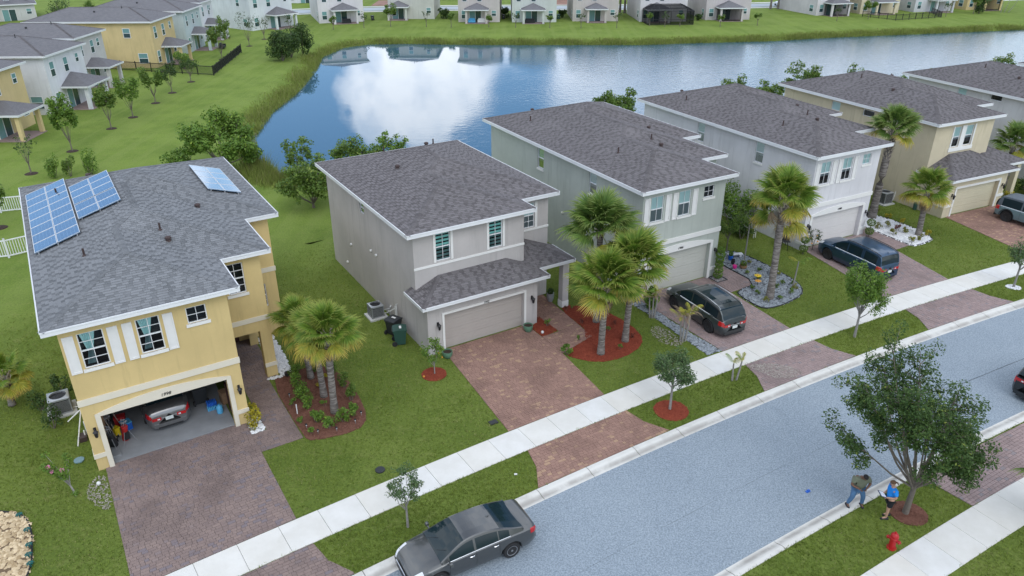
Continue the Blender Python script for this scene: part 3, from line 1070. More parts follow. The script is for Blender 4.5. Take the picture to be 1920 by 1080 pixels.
bed('grey gravel bed with black edging and tall palm beside the sage house', W1(H3, dx3([(8.24, 0.77), (8.2, -2.16), (6.35, -2.27), (6.05, -2.93), (5.99, -4.42), (6.39, -4.82), (7.51, -4.9), (9.21, -4.61), (10.14, -3.94), (10.56, -2.8), (10.67, -1.29), (10.74, -0.37), (10.68, 1.23), (10.32, 2.31), (9.54, 2.6), (8.5, 2.6)])), 'grey', 4200, 0.065, edge=True)
bed('narrow grey gravel strip along the left edge of the sage house driveway', W1(H3, [(-0.65, -0.4), (-0.55, -2.4), (-0.63, -4.39), (-0.68, -6.85), (0.18, -6.88), (0.02, -4.75), (0.0, -1.79), (-0.02, -0.4)]), 'grey', 1100, 0.065, smooth=0)
bed('small square gravel corner under the twisted topiary', W1(H3, [(5.62, -0.05), (5.62, -0.85), (6.42, -0.85), (6.42, -0.02)]), 'grey', 200, 0.04, edge=True, smooth=0)
bed('white pebble bed with small shrubs and a palm between white and cream houses', W1(H4, [(7.33, 2.6), (7.3, 0.1), (7.22, -2.84), (7.45, -3.21), (9.37, -3.08), (9.72, -2.79), (10.17, -1.68), (10.15, -1.04), (10.2, -0.43), (10.16, 0.78), (9.85, 2.4)]), 'white', 2300, 0.095, edge=True)
bed('gold river stone bed with black edging at the lower left corner', [(-22, 21.9), (-19.42, 21.66), (-18.83, 21.58), (-18.29, 21.37), (-17.68, 20.73), (-17.17, 19.88), (-16.66, 18.94), (-16.5, 17.8), (-18, 16.4), (-22, 16.4)], 'gold', 3400, 0.085, edge=True)
bed('white stone ring at the foot of the slim street tree on the right', [(30.32 + 0.42 * math.cos(a), 40.65 + 0.36 * math.sin(a)) for a in np.arange(0, 6.28, 0.5)], 'white', 160, 0.055)
bed('dark grey gravel patch at the lower right corner of the far lawn', [pol(250.6, 119.75), pol(250.2, 118.9), pol(247, 118.6), pol(247, 120.4)], 'grey', 700, 0.06)

sand('white sand spilled on the left corner of the grey paver apron', [pol(265.0, 119.83), pol(264.6, 119.55), pol(263.2, 119.35), pol(262.95, 119.5), pol(263.2, 119.72), pol(264.2, 119.80)], 900)
sand('bare sandy soil in the grass beside the grey gravel strip', W1(H3, [(-0.9, -3.2), (-0.75, -5.2), (-1.5, -5.6), (-2.2, -4.6), (-1.6, -3.2)]), 420)
sand('bare sandy soil at the corner of the yellow garage', W1(H1, [(-0.05, -0.3), (0.2, -0.4), (0.22, -3.0), (-0.5, -2.0), (-0.6, -0.9)]), 300)
# ------------------------------------------------------------------ house building blocks
M['cream_trim'] = plain('cream_trim', (0.66, 0.61, 0.50, 1), 0.7, 0.05, 1.5)
M['garage_floor'] = plain('garage_floor', (0.26, 0.27, 0.28, 1), 0.7, 0.2, 1.5)
def outline(rects):
    xs = sorted({v for r in rects for v in r[:2]}); ys = sorted({v for r in rects for v in r[2:4]})
    ins = lambda x, y: any(r[0] < x < r[1] and r[2] < y < r[3] for r in rects)
    E = []
    for i in range(len(xs) - 1):
        for j in range(len(ys) - 1):
            mx, my = (xs[i] + xs[i + 1]) / 2, (ys[j] + ys[j + 1]) / 2
            if not ins(mx, my):
                continue
            if j == 0 or not ins(mx, (ys[j - 1] + ys[j]) / 2): E.append(['F', ys[j], xs[i], xs[i + 1]])
            if j == len(ys) - 2 or not ins(mx, (ys[j + 1] + ys[j + 2]) / 2): E.append(['B', ys[j + 1], xs[i], xs[i + 1]])
            if i == 0 or not ins((xs[i - 1] + xs[i]) / 2, my): E.append(['L', xs[i], ys[j], ys[j + 1]])
            if i == len(xs) - 2 or not ins((xs[i + 1] + xs[i + 2]) / 2, my): E.append(['R', xs[i + 1], ys[j], ys[j + 1]])
    E.sort()
    out = []
    for e in E:
        if out and out[-1][:2] == e[:2] and abs(out[-1][3] - e[2]) < 1e-6:
            out[-1][3] = e[3]
        else:
            out.append(list(e))
    return out

def cells(rects):
    xs = sorted({v for r in rects for v in r[:2]}); ys = sorted({v for r in rects for v in r[2:4]})
    return [(xs[i], xs[i + 1], ys[j], ys[j + 1]) for i in range(len(xs) - 1) for j in range(len(ys) - 1)
            if any(r[0] < (xs[i] + xs[i + 1]) / 2 < r[1] and r[2] < (ys[j] + ys[j + 1]) / 2 < r[3] for r in rects)]

def fmap(side, c):
    return {'F': lambda u, d, z: (u, c - d, z), 'B': lambda u, d, z: (u, c + d, z),
            'L': lambda u, d, z: (c - d, u, z), 'R': lambda u, d, z: (c + d, u, z)}[side]

def wall_face(b, side, c, u0, u1, z0, z1, holes):
    """a wall plane with openings and their reveals; holes: (u0,u1,z0,z1,reveal)"""
    fn = fmap(side, c)
    hs = [h for h in holes if h[0] < u1 - 1e-3 and h[1] > u0 + 1e-3 and h[2] < z1 and h[3] > z0]
    us = sorted({u0, u1} | {min(max(v, u0), u1) for h in hs for v in h[:2]})
    zs = sorted({z0, z1} | {min(max(v, z0), z1) for h in hs for v in h[2:4]})
    for i in range(len(us) - 1):
        for j in range(len(zs) - 1):
            um, zm = (us[i] + us[i + 1]) / 2, (zs[j] + zs[j + 1]) / 2
            if any(h[0] < um < h[1] and h[2] < zm < h[3] for h in hs):
                continue
            b.poly([fn(us[i], 0, zs[j]), fn(us[i + 1], 0, zs[j]), fn(us[i + 1], 0, zs[j + 1]), fn(us[i], 0, zs[j + 1])])
    for h in hs:
        a0, a1, h0, h1, d = h
        b.poly([fn(a0, 0, h0), fn(a0, -d, h0), fn(a0, -d, h1), fn(a0, 0, h1)])
        b.poly([fn(a1, 0, h0), fn(a1, 0, h1), fn(a1, -d, h1), fn(a1, -d, h0)])
        b.poly([fn(a0, 0, h1), fn(a0, -d, h1), fn(a1, -d, h1), fn(a1, 0, h1)])
        if h0 > z0 + 0.02:
            b.poly([fn(a0, 0, h0), fn(a1, 0, h0), fn(a1, -d, h0), fn(a0, -d, h0)])

def roof_pieces(rects, ze, s):
    pl = []
    for (x0, x1, y0, y1) in rects:
        pl.append([(s, 0, ze - s * x0), (-s, 0, ze + s * x1), (0, s, ze - s * y0), (0, -s, ze + s * y1)])
    out = []
    for i, (x0, x1, y0, y1) in enumerate(rects):
        for f in range(4):
            a, b, c = pl[i][f]
            p = [(x0, y0), (x1, y0), (x1, y1), (x0, y1)]
            for g in range(4):
                if g != f:
                    A, B, Cc = pl[i][g]
                    p = clip(p, A - a, B - b, Cc - c)
            if len(p) < 3 or area2(p) < 1e-3:
                continue
            parts = [p]
            for j in range(len(rects)):
                if j == i:
                    continue
                nxt = []
                for q in parts:
                    rem = q
                    done = False
                    for (A, B, Cc) in pl[j]:
                        da, db, dc = A - a, B - b, Cc - c
                        if abs(da) < 1e-9 and abs(db) < 1e-9:
                            if dc > 1e-9 or (abs(dc) < 1e-9 and j > i):
                                continue
                            nxt.append(rem); done = True
                            break
                        o = clip(rem, -da, -db, -dc)
                        if len(o) >= 3 and area2(o) > 1e-3:
                            nxt.append(o)
                        rem = clip(rem, da, db, dc)
                        if len(rem) < 3 or area2(rem) < 1e-3:
                            done = True
                            break
                parts = nxt
            for q in parts:
                out.append((q, (a, b, c)))
    return out, pl

def roof_h(pl):
    return lambda x, y: max(min(a * x + b * y + c for a, b, c in P) for P in pl)

def build_roof(root, rects, ze, s, mat, tabs=True, cut=None, name='roof', caps=True):
    pieces, pl = roof_pieces(rects, ze, s)
    h = roof_h(pl)
    if cut:
        for (x0, x1, y0, y1) in cut:
            nxt = []
            for q, P in pieces:
                rem = q
                for (A, B, Cc) in ((1, 0, -x0), (-1, 0, x1), (0, 1, -y0), (0, -1, y1)):
                    o = clip(rem, -A, -B, -Cc)
                    if len(o) >= 3 and area2(o) > 1e-3:
                        nxt.append((o, P))
                    rem = clip(rem, A, B, Cc)
                    if len(rem) < 3:
                        break
            pieces = nxt
    b = MB()
    b.uv = []
    for q, (A, B, Cc) in pieces:
        q = ccw(q)
        b.poly([(x, y, A * x + B * y + Cc - (0.012 if tabs else 0)) for x, y in q])
        up = (A / s, B / s)
        k = math.sqrt(1 + s * s)
        b.uv += [((-x * up[1] + y * up[0]), (x * up[0] + y * up[1]) * k) for x, y in q]
    roof = b.build(name, mat if tabs else M['roof_far'], root, normals=False)
    if tabs:
        t = MB()
        ch = 0.142 / math.sqrt(1 + s * s)
        for q, (A, B, Cc) in pieces:
            q = ccw(q)
            ux, uy = A / s, B / s
            loc = ccw([(-x * uy + y * ux, x * ux + y * uy) for x, y in q])
            u0, u1 = min(p[0] for p in loc), max(p[0] for p in loc)
            v0, v1 = min(p[1] for p in loc), max(p[1] for p in loc)
            k0 = math.floor(v0 / ch)
            while k0 * ch < v1:
                va, vb = k0 * ch, (k0 + 1) * ch
                u = u0 - random.random() * 0.3
                dk = False
                row = random.uniform(-0.06, 0.06)
                while u < u1:
                    dk = not dk if random.random() < 0.85 else False
                    w = random.choice((0.15, 0.20, 0.26)) if dk else random.choice((0.24, 0.32, 0.42))
                    pg = clip_convex([(u + 0.004, va), (u + w - 0.004, va), (u + w - 0.004, vb), (u + 0.004, vb)], loc)
                    if len(pg) >= 3 and area2(pg) > 2e-4:
                        th = 0.018 if not dk else 0.007
                        t.rv = min(1, max(0, (0.16 if dk else 0.66) + row + random.uniform(-0.15, 0.15)))
                        P3 = []
                        for (uu, vv) in pg:
                            x, y = -uu * uy + vv * ux, uu * ux + vv * uy
                            P3.append((x, y, A * x + B * y + Cc + th * (1 - (vv - va) / ch) + 0.001))
                        t.poly(P3)
                        low = [i for i in range(len(pg)) if abs(pg[i][1] - va) < 1e-5]
                        if len(low) == 2:
                            p, r = P3[low[0]], P3[low[1]]
                            t.poly([p, r, (r[0], r[1], r[2] - th), (p[0], p[1], p[2] - th)])
                    u += w
                k0 += 1
        o = t.build('shingles', mat, roof, normals=False)
        o['kind'] = 'stuff'
    if caps:
        edges = []
        for q, P in pieces:
            for i in range(len(q)):
                a, c = q[i], q[(i + 1) % len(q)]
                ln = math.hypot(c[0] - a[0], c[1] - a[1])
                if ln < 0.3:
                    continue
                mx, my = (a[0] + c[0]) / 2, (a[1] + c[1]) / 2
                nx, ny = -(c[1] - a[1]) / ln, (c[0] - a[0]) / ln
                h0 = h(mx, my)
                if h(mx + nx * .1, my + ny * .1) + h(mx - nx * .1, my - ny * .1) < 2 * h0 - 0.004 and min(h(mx + nx * .1, my + ny * .1), h(mx - nx * .1, my - ny * .1)) > ze - 0.02:
                    edges.append((ln, a, c))
        edges.sort(reverse=True)
        kept = []
        for ln, a, c in edges:
            mx, my = (a[0] + c[0]) / 2, (a[1] + c[1]) / 2
            dup = False
            for l2, p, r in kept:
                tt = ((mx - p[0]) * (r[0] - p[0]) + (my - p[1]) * (r[1] - p[1])) / l2 ** 2
                if -0.01 < tt < 1.01 and math.hypot(p[0] + tt * (r[0] - p[0]) - mx, p[1] + tt * (r[1] - p[1]) - my) < 0.03:
                    dup = True
            if not dup:
                kept.append((ln, a, c))
        b = MB()
        for ln, a, c in kept:
            if h(*a) > h(*c):
                a, c = c, a
            n_ = max(1, int(ln / 0.21))
            dx, dy = (c[0] - a[0]) / ln, (c[1] - a[1]) / ln
            for i in range(n_):
                t0, t1 = ln * i / n_, ln * (i + 1) / n_ + 0.01
                b.rv = random.uniform(0.05, 0.5)
                row = []
                for tt, lift in ((t0, 0.026), (min(t1, ln), 0.014)):
                    x, y = a[0] + dx * tt, a[1] + dy * tt
                    for o_ in (-0.145, 0, 0.145):
                        xx, yy = x - dy * o_, y + dx * o_
                        row.append(b.pt((xx, yy, h(xx, yy) + lift)))
                b.face((row[0], row[1], row[4], row[3])); b.face((row[1], row[2], row[5], row[4]))
        if b.f:
            b.build('ridge_cap', mat, roof, normals=False)
    return roof, h

def fascia(root, rects, ze, skip=(), hgt=0.2, name='fascia'):
    b = MB()
    for side, c, u0, u1 in outline(rects):
        if side in skip:
            continue
        fn = fmap(side, c)
        e = 0.027 if side in 'FB' else 0.0
        b.bbox(fn, u0 - e, u1 + e, 0.0, 0.027, ze - hgt, ze + 0.012)
        b.bbox(fn, u0 - e, u1 + e, 0.030, 0.045, ze - 0.045, ze + 0.016)
    b.build(name, M['fascia'], root)

def soffit(root, rects, z, name='soffit'):
    b = MB()
    for x0, x1, y0, y1 in cells(rects):
        b.poly([(x0, y0, z), (x0, y1, z), (x1, y1, z), (x1, y0, z)])
    b.build(name, M['soffit'], root, normals=False)

def window(root, side, c, u0, u1, z0, z1, cols=2, rows=2, single=False, cover=None, sill=None, casing=None, reveal=0.10, grid=True):
    """sash window in a reveal; every pane is its own sub-part"""
    fn = fmap(side, c)
    d0, d1 = -reveal, -reveal + 0.05
    b = MB()
    w = 0.045
    b.bbox(fn, u0, u0 + w, d0, d1, z0, z1); b.bbox(fn, u1 - w, u1, d0, d1, z0, z1)
    b.bbox(fn, u0 + w, u1 - w, d0, d1, z0, z0 + w); b.bbox(fn, u0 + w, u1 - w, d0, d1, z1 - w, z1)
    zm = (z0 + z1) / 2
    sashes = [(z0 + w, z1 - w)] if single else [(z0 + w, zm - 0.025), (zm + 0.025, z1 - w)]
    if not single:
        b.bbox(fn, u0 + w, u1 - w, d0, d1 + 0.01, zm - 0.025, zm + 0.025)
    g = 0.011
    lights = []
    for k, (a, e) in enumerate(sashes):
        nc, nr = (cols, rows) if grid else (1, 1)
        for i in range(nc):
            for j in range(nr):
                U0 = u0 + w + (u1 - u0 - 2 * w) * i / nc; U1 = u0 + w + (u1 - u0 - 2 * w) * (i + 1) / nc
                Z0 = a + (e - a) * j / nr; Z1 = a + (e - a) * (j + 1) / nr
                lights.append((U0, U1, Z0, Z1, k))
        for i in range(1, nc):
            U = u0 + w + (u1 - u0 - 2 * w) * i / nc
            b.bbox(fn, U - g, U + g, d0 + 0.012, d1 - 0.005, a, e)
        for j in range(1, nr):
            Z = a + (e - a) * j / nr
            b.bbox(fn, u0 + w, u1 - w, d0 + 0.012, d1 - 0.007, Z - g, Z + g)
    win = b.build('window', M['vinyl'], root)
    for (U0, U1, Z0, Z1, k) in lights:
        p = MB()
        d = d0 + 0.022
        p.poly([fn(U0, d, Z0), fn(U1, d, Z0), fn(U1, d, Z1), fn(U0, d, Z1)])
        p.build('pane', M['glass'] if (k == 1 or single) else M['screen_glass'], win)
    cv = MB()
    dd = d0 + 0.006
    if cover == 'blind':
        cv.poly([fn(u0, dd, zm - 0.2), fn(u1, dd, zm - 0.2), fn(u1, dd, z1), fn(u0, dd, z1)])
        cv.build('blind', M['blind'], win)
    elif cover == 'full':
        cv.poly([fn(u0, dd, z0), fn(u1, dd, z0), fn(u1, dd, z1), fn(u0, dd, z1)])
        cv.build('blind', M['blind'], win)
    elif cover == 'zebra':
        q = z0
        i = 0
        while q < z1:
            cv.mat = i % 2
            hh = 0.085 if i % 2 else 0.115
            cv.poly([fn(u0, dd, q), fn(u1, dd, q), fn(u1, dd, min(q + hh, z1)), fn(u0, dd, min(q + hh, z1))])
            q += hh; i += 1
        cv.build('blind', [M['zebra'], M['dark_room']], win)
    elif cover == 'curtain':
        # drawn to one side and gathered
        for i in range(14):
            t0, t1 = i / 14, (i + 1) / 14
            wv = lambda t: dd - 0.035 + 0.03 * math.sin(t * 40)
            top = lambda t: u0 + 0.08 + (u1 - u0) * 0.62 * t
            mid = lambda t: u0 + 0.25 + (u1 - u0) * 0.20 * t
            bot = lambda t: u0 + 0.12 + (u1 - u0) * 0.34 * t
            zt = z0 + (z1 - z0) * 0.42
            cv.poly([fn(mid(t0), wv(t0), zt), fn(mid(t1), wv(t1), zt), fn(top(t1), wv(t1), z1), fn(top(t0), wv(t0), z1)])
            cv.poly([fn(bot(t0), wv(t0), z0 + 0.12), fn(bot(t1), wv(t1), z0 + 0.12), fn(mid(t1), wv(t1), zt), fn(mid(t0), wv(t0), zt)])
        cv.build('curtain', M['curtain'], win)
    rm = MB()  # added near-black sheet stands in for the shade of an unlit room
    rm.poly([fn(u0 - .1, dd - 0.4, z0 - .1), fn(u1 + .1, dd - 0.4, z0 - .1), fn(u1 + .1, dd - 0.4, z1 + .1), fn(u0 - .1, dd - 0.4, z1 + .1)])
    rm.build('dark_backing', M['dark_room'], win)
    if sill:
        s = MB()
        s.bbox(fn, u0 - sill, u1 + sill, -0.02, 0.06, z0 - 0.13, z0)
        s.build('window_sill', M['white_trim'], root)
    if casing:
        s = MB()
        k = casing
        s.bbox(fn, u0 - k, u0, 0.001, 0.035, z0 - 0.02, z1 + 0.03); s.bbox(fn, u1, u1 + k, 0.001, 0.035, z0 - 0.02, z1 + 0.03)
        s.build('window_trim', M['white_trim'], root)
    return (u0, u1, z0, z1, reveal)

def shutter(root, u0, u1, z0, z1, y=0.0):
    b = MB()
    fn = fmap('F', y)
    b.bbox(fn, u0, u1, 0.002, 0.03, z0, z1)
    k = 0.055
    b.bbox(fn, u0, u0 + k, 0.03, 0.055, z0, z1); b.bbox(fn, u1 - k, u1, 0.03, 0.055, z0, z1)
    b.bbox(fn, u0 + k, u1 - k, 0.03, 0.055, z0, z0 + k * 1.4); b.bbox(fn, u0 + k, u1 - k, 0.03, 0.055, z1 - k * 1.4, z1)
    b.build('shutter', M['shutter'], root)

def garage_door(root, u0, u1, z1, mat, rec=0.26, y=0.0):
    door = MB()
    fn = fmap('F', y)
    door.bbox(fn, u0 - 0.03, u1 + 0.03, -rec - 0.06, -rec - 0.04, -0.05, z1 + 0.03)
    d = door.build('garage_door', mat, root)
    hs = (z1 + 0.0) / 4
    for k in range(4):
        b = MB()
        za, zb = k * hs + 0.004, (k + 1) * hs - 0.004
        b.bbox(fn, u0, u1, -rec - 0.04, -rec, za, zb)
        # pressed ribs
        for q in range(3):
            zr = za + (zb - za) * (q + 0.5) / 3
            b.bbox(fn, u0 + 0.03, u1 - 0.03, -rec, -rec + 0.011, zr - hs * 0.125, zr + hs * 0.125)
        b.build('door_section', mat, d)
    return d

def arch_trim(root, u0, u1, w, zt, rise, y=0.0, mat='white_trim', wl=0.19):
    """surround of the garage opening: two legs and a flat-arched head"""
    b = MB()
    fn = fmap('F', y)
    d = 0.05
    b.bbox(fn, u0 - wl, u0, 0.002, d, 0.0, zt); b.bbox(fn, u1, u1 + wl, 0.002, d, 0.0, zt)
    n_ = 16
    for i in range(n_):
        a0, a1 = u0 - wl + (u1 - u0 + 2 * wl) * i / n_, u0 - wl + (u1 - u0 + 2 * wl) * (i + 1) / n_
        f = lambda a: zt + w + rise * (1 - (2 * (a - u0) / (u1 - u0) - 1) ** 2)
        q = [fn(a0, d, zt), fn(a1, d, zt), fn(a1, d, f(a1)), fn(a0, d, f(a0))]
        b.poly(q)
        b.poly([fn(a0, d, f(a0)), fn(a1, d, f(a1)), fn(a1, 0, f(a1)), fn(a0, 0, f(a0))])
        b.poly([fn(a0, 0, zt), fn(a1, 0, zt), fn(a1, d, zt), fn(a0, d, zt)])
    b.poly([fn(u0 - wl, 0, zt), fn(u0 - wl, d, zt), fn(u0 - wl, d, zt + w), fn(u0 - wl, 0, zt + w)])
    b.poly([fn(u1 + wl, 0, zt), fn(u1 + wl, d, zt), fn(u1 + wl, d, zt + w), fn(u1 + wl, 0, zt + w)])
    b.build('garage_trim', M[mat], root)

def band(root, name, side, c, u0, u1, z0, z1, proud=0.05, mat='white_trim'):
    b = MB()
    b.bbox(fmap(side, c), u0, u1, 0.002, proud, z0, z1)
    return b.build(name, M[mat], root)

def lantern(root, x, y, z):
    b = MB()
    b.box(x - 0.05, x + 0.05, y - 0.04, y, z - 0.10, z + 0.12)
    b.tube([(x, y - 0.03, z + 0.05), (x, y - 0.16, z + 0.13), (x, y - 0.19, z + 0.06)], 0.018, 5)
    b.lathe([(0.02, 0.10), (0.11, 0.0), (0.085, -0.02), (0.06, -0.22), (0.03, -0.26)], 8, (x, y - 0.19, z))
    b.build('wall_lantern', M['black_metal'], root)

def number(root, txt, x, y, z, size=0.2):
    cu = bpy.data.curves.new('house_number', 'FONT')
    cu.body = txt
    cu.size = size
    cu.extrude = 0.012
    cu.shear = 0.25
    cu.align_x = 'CENTER'
    tmp = bpy.data.objects.new('tmp_text', cu)
    C.objects.link(tmp)
    bpy.context.view_layer.update()
    me = bpy.data.meshes.new_from_object(tmp.evaluated_get(bpy.context.evaluated_depsgraph_get()))
    bpy.data.objects.remove(tmp)
    me.transform(Matrix.Translation((x, y, z)) @ Matrix.Rotation(R(90), 4, 'X'))
    me.materials.clear(); me.materials.append(M['black_metal'])
    o = bpy.data.objects.new('house_number', me)
    link(o, root)

def roof_vent(root, h, x, y, kind='hood', mat='vent_brown'):
    z = h(x, y)
    b = MB()
    if kind == 'pipe':
        b.lathe([(0.11, -0.05), (0.07, 0.05), (0.045, 0.07), (0.045, 0.34)], 8, (x, y, z))
        b.build('vent_pipe', M[mat], root)
    else:
        b.lathe([(0.15, -0.06), (0.11, 0.02), (0.10, 0.09), (0.145, 0.10), (0.135, 0.16), (0.07, 0.20), (0.0, 0.21)], 10, (x, y, z))
        b.build('roof_vent', M[mat], root)

def wall_mesh(root, mat, segs, name='wall'):
    b = MB()
    for side, c, u0, u1, z0, z1, holes in segs:
        wall_face(b, side, c, u0, u1, z0, z1, holes)
    return b.build(name, mat, root, normals=False)

# ------------------------------------------------------------------ house with flush garage and stepped hips (three in the row)
def house_a(fr, label, wall_c, door_c, num, dz=0.0, shingle='shingle', open_garage=False, D=17.8, cover=('blind', 'blind'), wr=2, group='two storey houses along the near kerb', trim='white_trim', small_full=True):
    root = thing('house', label, 'house', (*fr.o, dz), fr.deg, group)
    wm = stucco('stucco_' + num, wall_c)
    dm = plain('garage_door_' + num, door_c, 0.55, 0.05, 2)
    H = {}
    def add(side, c, *a, **k):
        H.setdefault((side, c), []).append(window(root, side, c, *a, **k))
    add('F', 0.0, 0.58, 1.48, 4.70, 6.22, cover=cover[0], sill=0.08, rows=wr)
    add('F', 0.0, 2.60, 3.48, 4.70, 6.22, cover=cover[1], sill=0.08, rows=wr)
    add('F', 0.0, 4.46, 5.24, 5.50, 6.22, single=True, sill=0.08, cover='full' if small_full else None)
    add('F', 3.15, 6.72, 7.52, 4.78, 6.28, sill=0.08)
    add('F', 7.4, 8.45, 8.80, 5.45, 6.25, cols=1)
    add('F', 7.4, 9.02, 9.30, 1.65, 2.95, cols=1)
    for y0 in (4.45, 10.45):
        add('L', 0.0, y0, y0 + 0.78, 5.0, 6.42, grid=False, cover='blind', sill=0.02)
    g0, g1, gz = 0.60, 5.46, 2.52
    H.setdefault(('F', 0.0), []).append((g0, g1, -0.02, gz, 0.26))
    H.setdefault(('F', 3.15), []).append((6.1, 7.78, -0.3, 2.62, 0.42))
    H.setdefault(('R', 8.3), []).append((3.62, 6.6, -0.3, 2.62, 0.42))
    rects = [(0, 6.1, 0, D), (0, 8.3, 3.15, D), (0, 9.9, 7.4, D)]
    segs = [(s, c, a, e, -0.4, 6.62, H.get((s, c), [])) for s, c, a, e in outline(rects)]
    segs += [('R', 6.1, 3.15, 7.4, -0.4, 2.64, []), ('F', 7.4, 6.1, 8.3, -0.4, 2.64, [])]
    wall_mesh(root, wm, segs)
    b = MB()
    b.poly([(6.1, 3.15, 2.62), (6.1, 7.4, 2.62), (8.3, 7.4, 2.62), (8.3, 3.15, 2.62)])
    b.build('porch_ceiling', M['soffit'], root, normals=False)
    for u in ((0.09, 0.47), (1.60, 1.97), (2.12, 2.48), (3.59, 3.96)):
        shutter(root, u[0], u[1], 4.60, 6.22)
    band(root, 'belt_course', 'F', 0.0, -0.03, 6.13, 3.15, 3.43, mat=trim)
    band(root, 'belt_course', 'F', 3.15, 6.13, 8.34, 3.18, 3.42, 0.04, mat=trim)
    band(root, 'belt_course', 'F', 7.4, 8.32, 9.94, 3.58, 3.84, 0.04, mat=trim)
    band(root, 'base_trim', 'F', 0.0, -0.03, g0 - 0.19, 0.62, 0.82, mat=trim)
    band(root, 'base_trim', 'F', 0.0, g1 + 0.19, 6.13, 0.62, 0.82, mat=trim)
    band(root, 'base_trim', 'L', 0.0, 0.0, 0.5, 0.62, 0.82, 0.03, mat=trim)
    band(root, 'base_trim', 'F', 3.15, 7.76, 8.34, 0.62, 0.82, mat=trim)
    band(root, 'base_trim', 'R', 8.3, 3.15, 3.64, 0.62, 0.82, 0.04, mat=trim)
    arch_trim(root, g0, g1, 0.16, gz, 0.28, mat=trim)
    b = MB(); b.box(6.6, 7.5, 7.33, 7.37, -0.1, 2.1)
    b.build('front_door', M['wood_dark'], root)
    lantern(root, 0.28, -0.002, 1.95)
    lantern(root, 5.88, -0.002, 1.95)
    number(root, num, 3.05, -0.055, gz + 0.10)
    if open_garage:
        b = MB()
        fl = -0.02
        b.box(g0 - 0.02, g1 + 0.02, 0.14, 7.5, -0.3, 0.06)
        b.build('garage_floor', M['garage_floor'], root)
        b = MB()
        b.poly([(0.22, 0.27, 0), (0.22, 7.5, 0), (0.22, 7.5, 2.75), (0.22, 0.27, 2.75)])
        b.poly([(5.9, 0.27, 0), (5.9, 0.27, 2.75), (5.9, 7.5, 2.75), (5.9, 7.5, 0)])
        b.poly([(0.22, 7.5, 0), (5.9, 7.5, 0), (5.9, 7.5, 2.75), (0.22, 7.5, 2.75)])
        b.poly([(0.22, 0.27, 2.75), (0.22, 7.5, 2.75), (5.9, 7.5, 2.75), (5.9, 0.27, 2.75)])
        b.build('garage_lining', M['soffit'], root, normals=False)
    else:
        garage_door(root, g0, g1, gz, dm)
    rr_ = [(-0.45, 6.55, -0.45, D + .45), (-0.45, 8.72, 2.70, D + .45), (-0.45, 10.34, 6.95, D + .45)]
    roof, h = build_roof(root, rr_, 6.82, 0.31, M[shingle])
    fascia(root, rr_, 6.82)
    soffit(root, rr_, 6.63)
    for x, y, k in ((4.9, 4.6, 'hood'), (4.75, 5.4, 'pipe'), (6.9, 8.3, 'hood'), (1.6, 4.6, 'pipe'), (1.2, 14.2, 'pipe'), (2.9, 16.8, 'hood')):
        roof_vent(root, h, x, y, k)
    for y, z in ((8.0, 2.8), (12.5, 2.6)):
        b = MB(); b.lathe([(0.09, 0.0), (0.09, -0.07), (0.05, -0.1)], 8, (0, y, z), 'x'); b.build('wall_vent', M['pvc'], root)
    return root, h

YEL = (0.60, 0.46, 0.215)
r1, h1 = house_a(H1, 'yellow stucco two storey house with solar panels and its garage standing open', YEL, (0.6, 0.6, 0.6), '1998', 0, 'shingle_blue', True, cover=('curtain', 'curtain'), small_full=False, trim='cream_trim')
r3, h3 = house_a(H3, 'pale sage green two storey house behind the dark grey wagon, with white shutters', (0.425, 0.455, 0.41), (0.48, 0.48, 0.43, 1), '1986', -0.08, cover=('full', 'full'), small_full=False, wr=1)
r4, h4 = house_a(H4, 'white two storey house behind the blue car, with white shutters and white garage door', (0.62, 0.61, 0.62), (0.62, 0.60, 0.58, 1), '1980', -0.22, wr=1)

